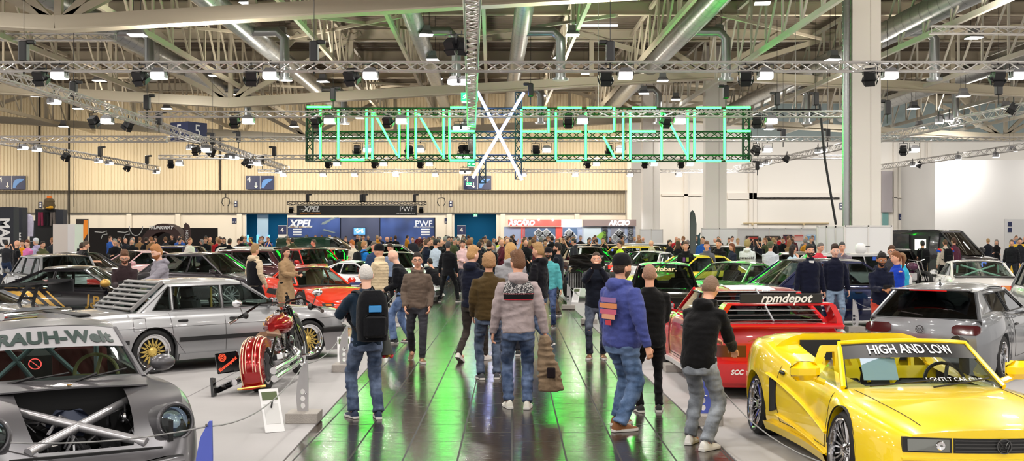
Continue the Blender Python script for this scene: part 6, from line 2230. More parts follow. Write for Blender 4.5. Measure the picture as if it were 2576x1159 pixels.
# ================================================================ PEOPLE
def remesh(mb, vox, m, smooth=3, name='g', fold=0.):
 me = mb.mesh(name, m, True, 180)
 o = bpy.data.objects.new('tmp', me)
 COL.objects.link(o)
 r = o.modifiers.new('r', 'REMESH')
 r.mode = 'VOXEL'
 r.voxel_size = vox
 r.use_smooth_shade = True
 if smooth:
  q = o.modifiers.new('s', 'SMOOTH')
  q.factor = .5
  q.iterations = smooth
 out = bpy.data.meshes.new_from_object(o.evaluated_get(bpy.context.evaluated_depsgraph_get()))
 bpy.data.objects.remove(o)
 bpy.data.meshes.remove(me)
 out.materials.clear()
 out.materials.append(m)
 if fold:
  k = rnd.uniform(0, 50)
  n_ = len(out.vertices)
  cs, ns = [0.] * (3 * n_), [0.] * (3 * n_)
  out.vertices.foreach_get('co', cs)
  out.vertices.foreach_get('normal', ns)
  for i in range(n_):
   c = V(cs[3 * i:3 * i + 3])
   a = noise.noise(V((c.x * 5 + k, c.y * 5, c.z * 15)))
   b = noise.noise(V((c.x * 13 - k, c.y * 13 + c.z * 6, c.z * 17)))
   q = fold * ((1 - abs(a) * 3.2) * .9 + b * .7)
   for j in range(3):
    cs[3 * i + j] += ns[3 * i + j] * q
  out.vertices.foreach_set('co', cs)
  out.update()
 return out
def ik(a, b, l1, l2, pole):
 a, b = V(a), V(b)
 d = b - a
 L = d.length
 if L > (l1 + l2) * .995:
  b = a + d * ((l1 + l2) * .995 / L)
  d = b - a
  L = d.length
 q = (l1 * l1 - l2 * l2 + L * L) / (2 * L)
 hgt = sqrt(max(0, l1 * l1 - q * q))
 u = d / L
 p = V(pole) - u * V(pole).dot(u)
 p.normalize()
 return a + u * q + p * hgt, b
def sstep(a, b, x):
 t = max(0, min(1, (x - a) / (b - a)))
 return t * t * (3 - 2 * t)
def head_r(d):
 x, y, z = d
 rx, ry, rz = .076, .096, .122
 if z < 0:
  rx *= 1 - .3 * sstep(0, 1, -z) * (1 if y > -.3 else .6)
  ry *= 1 - .1 * sstep(.2, 1, -z) if y > 0 else 1 - .28 * sstep(.1, .9, -z)
 p = V((x * rx, y * ry, z * rz))
 if y > 0:
  ax = abs(x)
  p.y += .024 * exp(-(x / .13) ** 2) * exp(-((z + .2) / .2) ** 2) * (1 if z < -.12 else .75)   # nose
  p.y -= .011 * exp(-((ax - .36) / .16) ** 2) * exp(-((z - .03) / .12) ** 2)      # eye sockets
  p.y += .006 * exp(-((z - .2) / .08) ** 2) * (1 - ax)                             # brow
  p.y += .006 * exp(-(x / .25) ** 2) * exp(-((z + .55) / .06) ** 2)              # lips
  p.y += .01 * exp(-(x / .3) ** 2) * exp(-((z + .88) / .14) ** 2)                # chin
 return p
def dirs(n, k):
 for i in range(k + 1):
  t = max(.03, min(pi - .03, pi * i / k))
  yield [V((sin(t) * cos(2 * pi * j / n), sin(t) * sin(2 * pi * j / n), -cos(t))) for j in range(n)]
HAIR_LINE = [(-1, -.5), (-.4, -.4), (-.1, -.15), (.1, .06), (.3, .28), (.6, .5), (1, .6)]
def hair_mb(style, n=28, k=20, seed=0):
 mb = MB()
 R = []
 for row in dirs(n, k):
  r = []
  for d in row:
   p = head_r(d)
   x, y, z = d
   line = interp(HAIR_LINE, y)
   m = sstep(-.06, .08, z - line)
   th = .007
   if style in ('buzz', 'cap'):
    th = .0035
   elif style in ('short', 'cap', 'pony', 'bun'):
    th = .006 + .012 * sstep(.2, .9, z)
   elif style == 'quiff':
    th = .005 + .026 * sstep(.4, .95, z) + .02 * sstep(.3, .8, y) * sstep(.3, .6, z)
   elif style == 'curly':
    th = .022 + .014 * sstep(.2, .9, z)
   elif style == 'long':
    th = .022
   elif style == 'fringe':
    m *= 1 - sstep(.35, .5, z) if y > -.6 else 1 - sstep(.5, .7, z)
    th = .005
   nz = noise.noise(d * (14 if style == 'curly' else 7) + V((seed, 0, 0))) * (.5 if style in ('curly', 'quiff') else .25)
   q = p * (1 + 0)
   off = th * (1 + nz * 1.6)
   r.append(p * .965 + d * ((off + .035 * p.length) * m - .0 * (1 - m)))
  R.append(r)
 mb.loft(R)
 return mb
SKINS = {'fair': '#e0a88c', 'tan': '#c48a66', 'pale': '#eab9a2', 'brown': '#a8714e'}
ARM = {
 'down': ((-.27, .03, .84), (.27, .03, .84)), 'pockets': ((-.2, .13, .9), (.2, .13, .9)), 'phone': ((-.05, .36, 1.14), (.07, .35, 1.12)),
 'phone_low': ((-.05, .33, 1.02), (.07, .33, 1.0)), 'photo': ((-.07, .36, 1.5), (.07, .36, 1.5)), 'crossed': ((.1, .22, 1.12), (-.1, .24, 1.08)),
 'chin': ((-.02, .22, 1.1), (.03, .16, 1.4)), 'front': ((-.09, .27, 1.0), (.09, .27, 1.0)), 'point': ((-.1, .45, 1.12), (.26, .1, .88)), 'swing': ((-.27, .18, .9), (.27, -.14, .86)),
 'hold': ((-.2, .2, .95), (.3, .0, .86)), 'knees': ((-.2, .35, .7), (.2, .35, .7)),
}
LEG = {'stand': ((-.11, .0, 0), (.11, .02, 0)), 'wide': ((-.2, .02, 0), (.2, .0, 0)), 'walk': ((-.08, .3, 0), (.09, -.3, .06)), 'walk2': ((-.09, -.26, .05), (.08, .26, 0)),
  'step': ((-.12, .16, 0), (.12, -.1, 0)), 'crouch': ((-.14, .2, 0), (.12, -.18, .05)), 'bent': ((-.13, .12, 0), (.14, -.06, 0))}
def build_person(h=1.75, build=1., belly=0., arms='down', legs='stand', lean=0., yaw=0., pitch=0., top='hoodie', hair='short', lod=1, bend=0., wide_leg=1., drop=0., female=False, seed=0):
 """meshes of one figure as dict part -> (mesh builder or mesh)"""
 s = h / 1.77
 vb = {0: .0075, 1: .013, 2: .02}[lod]
 vc = {0: .012, 1: .018, 2: .026}[lod]
 W = build
 pel = V((0, 0, .93 * s - drop))
 def sp(z, y=0, x=0):
  """point on the leaning spine at standing height z (unscaled)"""
  dz = (z - .93) * s
  a = lean * max(0, min(1, (z - .93) / .5))
  return V((x, pel.y + y * s + sin(a) * dz, pel.z + cos(a) * dz))
 sh = [sp(1.392, 0, sd * .168 * s * W) for sd in (-1, 1)]
 A = ARM[arms] if isinstance(arms, str) else arms
 elbows, wrists = [], []
 for i, sd in enumerate((-1, 1)):
  t = V(A[i]) * s
  t.z -= drop
  t.x += sd * (W - 1) * .16
  if lean:
   t.y += sin(lean) * .25
  e, w_ = ik(sh[i], t, .285 * s, .26 * s, (sd * .45, -1, -.25) if A[i][2] < 1.3 else (sd * .5, .1, -1))
  elbows.append(e)
  wrists.append(w_)
 LG = LEG[legs] if isinstance(legs, str) else legs
 hips = [pel + V((sd * .09 * s * (.5 + W / 2), 0, -.04)) for sd in (-1, 1)]
 knees, ankles = [], []
 for i, sd in enumerate((-1, 1)):
  t = V((LG[i][0] * (.6 + W * .4), LG[i][1], LG[i][2] + .095)) * s
  k_, a_ = ik(hips[i], t, .435 * s, .425 * s, (sd * .15, 1, 0))
  knees.append(k_)
  ankles.append(a_)
 P = {}
 neck = sp(1.47, -.005)
 hc = sp(1.50, 0) + V((0, sin(lean + pitch) * .13 * s + .015, cos(lean * .6 + pitch * .6) * .145 * s))
 HM = Matrix.Translation(hc) @ Matrix.Rotation(-yaw, 4, 'Z') @ Matrix.Rotation(-pitch - lean * .4, 4, 'X') @ Matrix.Scale(s * 1.04, 4)
 # ---- body (skin)
 mb = MB()
 n, k = ((40, 30), (24, 18), (16, 12))[lod]
 mb.loft([[HM @ head_r(d) for d in row] for row in dirs(n, k)])
 for sd in (1, -1):
  mb.ball(HM @ V((sd * .079, -.008, -.012)), (.012 * s, .019 * s, .032 * s), 8, 0, HM.to_3x3().normalized() @ Matrix.Rotation(sd * .25, 3, 'Z'))
 mb.tube([sp(1.38), neck, hc + V((0, -.02, -.05 * s))], [.07 * s, .056 * s, .052 * s], 12)
 mb.tube([pel + V((0, 0, -.05)), sp(1.1), sp(1.3), sp(1.4)], [(.1 * s * W, .08 * s), (.1 * s * W, .08 * s), (.13 * s * W, .08 * s), (.1 * s * W, .06 * s)], 12)
 for i, sd in enumerate((-1, 1)):
  mb.tube([sp(1.38), sh[i], elbows[i], wrists[i]], [.04 * s, .04 * s, .034 * s, .024 * s], 10)
  mb.tube([pel, hips[i], knees[i], ankles[i] + V((0, 0, -.03))], [.06 * s, .06 * s, .045 * s, .034 * s], 10)
  mb.tube([ankles[i] + V((0, -.03, -.045)), ankles[i] + V((0, .14, -.06)) * 1], [.03, .026], 8)
  d = (wrists[i] - elbows[i]).normalized()
  up = V((0, 0, 1)) if abs(d.z) < .8 else V((0, 1, 0))
  inw = V((-sd, 0, 0))
  if abs(d.z) >= .8:
   nrm = inw
  else:
   nrm = V((0, 0, -1)) if A[i][2] < 1.3 else V((0, 1, 0))
   nrm = (nrm - d * nrm.dot(d)).normalized()
  lat = d.cross(nrm).normalized()
  if lat.dot(V((0, 1, 0)) if abs(d.z) >= .8 else inw) < 0:
   lat = -lat
  w0 = wrists[i]
  hs = s * 1.0
  if lod < 2:
   mb.tube([w0, w0 + d * .03 * hs, w0 + d * .09 * hs], [(.026 * hs, .02 * hs), (.036 * hs, .017 * hs), (.042 * hs, .014 * hs)], 10, up=nrm)
   for f in range(4):
    o = lat * ((1.5 - f) * .0205 * hs)
    L = (.07, .078, .074, .058)[f] * hs
    b0 = w0 + d * .085 * hs + o
    b1 = b0 + d * L * .45 + nrm * L * .12
    b2 = b1 + d * L * .25 + nrm * L * .28
    b3 = b2 + d * L * .06 + nrm * L * .3
    mb.tube([b0, b1, b2, b3], [.0095 * hs, .009 * hs, .008 * hs, .0065 * hs], 6)
   t0 = w0 + d * .03 * hs + lat * .03 * hs
   mb.tube([t0, t0 + (d * .03 + lat * .025 + nrm * .01) * hs, t0 + (d * .06 + lat * .03 + nrm * .022) * hs], [.013 * hs, .011 * hs, .008 * hs], 6)
  else:
   mb.tube([w0, w0 + d * .09, w0 + d * .16 + nrm * .03], [(.022, .018), (.036, .018), (.03, .012)], 8, up=nrm)
 P['body'] = remesh(mb, vb, None or MATS['white_plain'], 1 if lod == 0 else 1)
 # ---- upper garment
 g = MB()
 fem = .9 if female else 1.
 def ring(z, rx, ry, yo=0., n=20):
  c0 = sp(z, yo)
  bz = belly * exp(-((z - 1.02) / .16) ** 2)
  return [c0 + V((cos(t) * abs(cos(t)) ** -.15 * rx * s * W * fem if abs(cos(t)) > 1e-3 else 0, sin(t) * (ry + (bz if sin(t) > 0 else 0)) * s * (.5 + W / 2), 0)) for t in [2 * pi * (j + .5) / n for j in range(n)]]
 tk = top
 thick = {'tshirt': 0, 'hoodie': .012, 'sweater': .006, 'puffer': .045, 'vest': .012, 'coat': .03, 'suit': .012, 'jacket': .02, 'shirt': .004}[tk]
 hemz = {'coat': .48, 'suit': .78, 'tshirt': .84, 'shirt': .86}.get(tk, .85)
 prof = [(hemz, .158, .118), (hemz + .045, .168, .126)] if tk != 'coat' else [(hemz, .25, .2), (.7, .22, .17), (.88, .185, .14)]
 prof += [(.98, .15 if female else .16, .115), (1.12, .158, .118), (1.26, .176, .128), (1.34, .176, .118), (1.39, .16, .105), (1.435, .115, .088), (1.47, .08, .074), (1.495, .066, .066)]
 if tk == 'puffer':
  rings = []
  zz = [.84, .9, .96, 1.02, 1.08, 1.14, 1.2, 1.26, 1.32, 1.38]
  for i, z in enumerate(zz):
   rx = interp([(p[0], p[1]) for p in prof], z)
   ry = interp([(p[0], p[2]) for p in prof], z)
   rings.append(ring(z - .012, rx + thick - .012, ry + thick - .012))
   rings.append(ring(z + .028, rx + thick + .008, ry + thick + .008))
  rings += [ring(1.45, .12, .1), ring(1.5, .09, .09), ring(1.53, .085, .085)]
 else:
  rings = [ring(z, rx + thick * (1 if z < 1.44 else .3), ry + thick * (1 if z < 1.44 else .3)) for z, rx, ry in prof]
  if tk in ('suit', 'jacket', 'vest', 'coat'):
   rings.append(ring(1.525, .066, .066, .0))
 g.loft(rings)
 if tk in ('hoodie', 'sweater', 'jacket') and lod < 2:
  g.loft([ring(.835, .16, .12), ring(.84, .17, .128), ring(.875, .172, .13), ring(.88, .162, .122)])
 sr = {'tshirt': .06, 'shirt': .05, 'puffer': .085, 'coat': .07}.get(tk, .06)
 for i, sd in enumerate((-1, 1)):
  inner = sp(1.365, 0, sd * .09 * s)
  e, w_ = elbows[i], wrists[i]
  if tk == 'tshirt':
   m_ = sh[i].lerp(e, .75)
   g.tube([inner, sh[i] + V((0, 0, -.01)), m_], [.075 * s, .07 * s * W, .066 * s * W], 12)
  else:
   m1 = sh[i].lerp(e, .5)
   m2 = e.lerp(w_, .55)
   e2 = e.lerp((sh[i] + w_) / 2, .06)
   wz = w_ + (w_ - e).normalized() * .012
   g.tube([inner, sh[i] + V((0, 0, -.012)), m1, e2, m2, w_.lerp(e, .08), wz],
     [.075 * s, (sr + .004) * s * W, (sr + .006) * s * W, sr * s * (.5 + W / 2), (sr - .006) * s, (sr - .012) * s, (sr - .02) * s], 14)
 if tk == 'hoodie':
  if lod < 2:
   g.ball(sp(1.475, -.085), (.115 * s, .075 * s, .075 * s), 14, 0, Matrix.Rotation(radians(-20), 3, 'X'))
   g.tube([sp(1.455, .085, .03 * s), sp(1.48, .055, .075 * s), sp(1.51, -.02, .09 * s), sp(1.51, -.085, .05 * s), sp(1.51, -.085, -.05 * s), sp(1.51, -.02, -.09 * s), sp(1.48, .055, -.075 * s), sp(1.455, .085, -.03 * s)], .03 * s, 8)
  else:
   g.ball(sp(1.48, -.07), (.11, .07, .07), 10)
 if tk == 'puffer':
  g.tube([sp(1.5, .08, .0), sp(1.5, .03, .08), sp(1.52, -.05, .07), sp(1.52, -.08, 0), sp(1.52, -.05, -.07), sp(1.5, .03, -.08), sp(1.5, .08, 0)], .04, 8)
 P['top'] = remesh(g, vc, MATS['white_plain'], 3 if lod < 2 else 1, fold=.0065 if lod < 2 and tk != 'puffer' else 0)
 # ---- trousers
 g = MB()
 g.loft([ring(.99, .15, .108), ring(.92, .168, .122), ring(.86, .172, .128)] + [[V((p.x * q, p.y, p.z)) for p in ring(z, .168, .12)] for z, q in ((.8, .98), (.775, .7))])
 for i, sd in enumerate((-1, 1)):
  hp, kn, an = hips[i], knees[i], ankles[i]
  q = wide_leg
  bm_ = (.5 + W / 2)
  pts = [hp + V((0, 0, .06)), hp + V((sd * .004, 0, -.02)), hp.lerp(kn, .45), kn.lerp(hp, .06), kn.lerp(an, .12), kn.lerp(an, .45), kn.lerp(an, .85), an + V((0, -.008, -.012))]
  g.tube(pts, [.085 * s * bm_, .092 * s * bm_, .082 * s * bm_, .064 * s * q, .061 * s * q, .06 * s * q, .054 * s * q, .058 * s * q], 16)
 P['trousers'] = remesh(g, vc, MATS['white_plain'], 2 if lod < 2 else 1, fold=.0075 if lod < 2 else 0)
 # ---- shoes
 P['shoes'] = []
 for i, sd in enumerate((-1, 1)):
  sh_ = MB()
  a_ = ankles[i]
  z0 = max(.0, a_.z - .095 * s)
  lift = LG[i][2] if len(LG[i]) > 2 else 0
  M = Matrix.Translation((a_.x, a_.y, z0)) @ Matrix.Rotation(-sd * .16, 4, 'Z') @ (Matrix.Rotation(-.45, 4, 'X') if lift > 0 else Matrix.Identity(4)) @ Matrix.Scale(s, 4)
  up_ = MB()
  prof_ = [(-.085, .028, .075), (-.07, .038, .1), (-.02, .04, .105), (.04, .042, .09), (.09, .048, .066), (.14, .047, .055), (.18, .034, .045), (.195, .014, .034)]
  up_.loft([[M @ V((cos(t) * w_, y, .022 + max(0, sin(t)) * (hh - .022) + min(0, sin(t)) * .008)) for t in [2 * pi * j / 12 for j in range(12)]] for y, w_, hh in prof_])
  so = MB()
  so.loft([[M @ V((x * w_, y, z)) for x, z in ((-1, .004), (-1.04, .016), (-1, .03), (1, .03), (1.04, .016), (1, .004))] for y, w_ in ((-.095, .02), (-.085, .036), (-.02, .038), (.06, .046), (.13, .05), (.185, .036), (.203, .012))])
  P['shoes'].append((up_, so))
 P['HM'], P['s'], P['sp'], P['wrists'], P['sh'] = HM, s, sp, wrists, sh
 # ---- hair
 if hair not in ('bald', 'beanie'):
  hb = hair_mb(hair, *((34, 26) if lod == 0 else (22, 16) if lod == 1 else (16, 12)), seed=seed)
  hb.v = [tuple(HM @ V(v)) for v in hb.v]
  if hair == 'long':
   rr = []
   for t, (z, y, w_, d_) in enumerate(((.06, -.03, .085, .075), (-.06, -.045, .098, .07), (-.16, -.05, .1, .055), (-.27, -.055, .095, .04), (-.36, -.05, .07, .025))):
    rr.append([HM @ V((cos(a) * w_, y + sin(a) * d_ - (.02 if sin(a) > 0 else 0), z)) for a in [2 * pi * j / 14 for j in range(14)]])
   hb.loft(rr)
  elif hair == 'pony':
   hb.tube([HM @ V(q) for q in ((0, -.09, .05), (0, -.14, .03), (0, -.15, -.08), (.01, -.13, -.22))], [.02, .03, .03, .008], 8)
  elif hair == 'bun':
   hb.ball(HM @ V((0, -.08, .1)), .035, 10)
  P['hair'] = hb
 return P
def set_mat(me_or_obj, m):
 pass
SOLE = mat('sole_white', (.75, .73, .7), .6)
def assemble(P, skin, cols, name='person', hair='short', face=True, beard=None, topname='hoodie', lod=1, extra=None):
 m_skin = mat('skin_' + skin, srgb(SKINS[skin]), .55, 0, 0, spec=.35)
 P['body'].materials[0] = m_skin
 o = link(name, P['body'])
 P['top'].materials[0] = cloth(cols[0])
 t = link(topname, P['top'], o)
 P['trousers'].materials[0] = cloth(cols[1])
 link('trousers', P['trousers'], o)
 for up_, so in P['shoes']:
  u = up_.build('shoe', mat('shoe_' + cols[2], srgb(cols[2]), .6), o)
  so.build('sole', SOLE if cols[2] not in ('#111111',) or lod else mat('sole_dark', (.03, .03, .03), .7), u)
 hm = None
 if 'hair' in P:
  hm = mat('hair_' + cols[3], srgb(cols[3]), .55, 0, 0, spec=.3, bump=(60, .5))
  P['hair'].build('hair', hm, o, ang=180)
 HM = P['HM']
 if face and lod < 2:
  e = MB()
  for sd in (1, -1):
   e.ball(HM @ V((sd * .031, .079, .006)), .0115, 10)
  eo = e.build('eyes', mat('eye_white', (.75, .72, .7), .3), o)
  e = MB()
  for sd in (1, -1):
   e.ball(HM @ V((sd * .031, .0875, .006)), .0052, 8)
  e.build('iris', mat('iris_dark', (.02, .018, .015), .2), eo)
  bm_ = mat('hair_' + cols[3], srgb(cols[3]), .6)
  e = MB()
  for sd in (1, -1):
   e.tube([HM @ V((sd * .015, .092, .024)), HM @ V((sd * .032, .091, .03)), HM @ V((sd * .052, .078, .025))], .0038, 6)
  e.build('eyebrows', bm_, o)
  e = MB()
  e.tube([HM @ V((-.022, .083, -.062)), HM @ V((0, .093, -.06)), HM @ V((.022, .083, -.062))], [.003, .0055, .003], 6)
  e.build('lips', mat('lips', srgb('#b5655a'), .5), o)
 if beard:
  R = []
  for row in dirs(24, 18):
   r = []
   for d in row:
    x, y, z = d
    p = head_r(d)
    m_ = sstep(-.22, -.34, z + .12 * (1 if y < .4 else 0) * 0) * sstep(-.15, .12, y) if z < 0 else 0
    m_ *= 1 - .9 * exp(-(x / .22) ** 2) * exp(-((z + .5) / .09) ** 2)
    r.append(HM @ (p * .96 + d * ((.006 + .04 * p.length) * m_)))
   R.append(r)
  b = MB()
  b.loft(R)
  b.build('beard', mat('hair_' + beard, srgb(beard), .7), o, ang=180)
 return o, t
def cap(P, o, col, backwards=False):
 HM = P['HM']
 mb = MB()
 mb.loft([[HM @ (V((.083 * cos(t) * q, -.004 + .103 * sin(t) * q, z))) for t in [2 * pi * j / 20 for j in range(20)]] for q, z in ((1.0, .03), (1.03, .06), (.95, .1), (.75, .13), (.4, .147), (.05, .15))])
 sg = -1 if backwards else 1
 mb.loft([[HM @ V((x, sg * y, z)) for x, y, z in ((-.07, .06, .042), (-.055, q, .024), (0, q + .025, .028), (.055, q, .024), (.07, .06, .042))] + [HM @ V((x, sg * y, z - .012)) for x, y, z in ((.07, .06, .042), (.055, q, .03), (0, q + .025, .034), (-.055, q, .03), (-.07, .06, .042))] for q in (.11, .19)])
 mb.build('cap', cloth(col), o)
def beanie(P, o, col):
 HM = P['HM']
 mb = MB()
 mb.loft([[HM @ V((.084 * cos(t) * q, -.006 + .104 * sin(t) * q, z)) for t in [2 * pi * j / 20 for j in range(20)]] for q, z in ((1.03, .02), (1.05, .055), (1.02, .06), (1., .1), (.8, .135), (.45, .155), (.05, .16))])
 mb.build('beanie', cloth(col), o)
def glasses(P, o):
 HM = P['HM']
 mb = MB()
 for sd in (1, -1):
  mb.tube([HM @ V((sd * .032 + .021 * cos(t), .1, .004 + .015 * sin(t))) for t in [2 * pi * j / 14 for j in range(15)]], .0022, 4)
  mb.tube([HM @ V((sd * .053, .099, .01)), HM @ V((sd * .08, .05, .01)), HM @ V((sd * .083, -.01, .004))], .0022, 4)
 mb.tube([HM @ V((-.011, .1, .008)), HM @ V((.011, .1, .008))], .0022, 4)
 mb.build('glasses', trim_black, o)
def put(o, px, Y, rot):
 o.location = (X_(px, Y), Y, .012 if abs(X_(px, Y) + .02) > 2.1 + .0 else .0)
 o.rotation_euler = (0, 0, radians(rot))
 return o
def phone(P, o, label, w=.075, mid=None, col=None):
 c0 = (P['wrists'][0] + P['wrists'][1]) / 2 + V((0, .09, .04)) if mid is None else mid
 mb = MB()
 mb.bbox((0, 0, 0), (.15, .01, w), .006)
 ph = mb.build('phone', col or black, None)
 ph.matrix_world = Matrix.Translation(o.location) @ Matrix.Rotation(o.rotation_euler.z, 4, 'Z') @ Matrix.Translation(c0) @ Matrix.Rotation(-.3, 4, 'X')
 tag(ph, label, 'phone')
 return ph
def backpack(P, o, label, col='#15161a', s=1.):
 sp = P['sp']
 M = Matrix.Translation(o.location) @ Matrix.Rotation(o.rotation_euler.z, 4, 'Z')
 r = empty('backpack')
 c = sp(1.2, -.25)
 mb = MB()
 rings = []
 for z, w, d in ((-.25, .1, .05), (-.24, .14, .09), (-.1, .155, .11), (.1, .15, .1), (.19, .13, .08), (.24, .09, .05)):
  rings.append([c + V((cos(t) * abs(cos(t)) ** -.4 * w * s if abs(cos(t)) > .01 else 0, sin(t) * abs(sin(t)) ** -.3 * d * s if abs(sin(t)) > .01 else 0, z * s)) for t in [2 * pi * (j + .5) / 20 for j in range(20)]])
 mb.loft(rings)
 m_ = cloth(col)
 mb.build('pack_body', m_, r)
 mb = MB(); mb.bbox(c + V((0, -.11 * s, -.1 * s)), (.22 * s, .07 * s, .22 * s), .03); mb.build('front_pocket', m_, r)
 for sd in (1, -1):
  mb = MB()
  mb.tube([c + V((sd * .1, .05, .2 * s)), sp(1.47, -.06, sd * .12), sp(1.46, .06, sd * .125), sp(1.3, .15, sd * .13), sp(1.12, .08, sd * .18), c + V((sd * .13, .04, -.18 * s))], [(.03, .012)] * 6, 6)
  mb.build('shoulder_strap', m_, r)
 mb = MB(); mb.tube([c + V((-.04, 0, .22 * s)), c + V((0, 0, .28 * s)), c + V((.04, 0, .22 * s))], .01, 6); mb.build('grab_loop', m_, r)
 r.matrix_world = M
 tag(r, label, 'backpack')
 return r
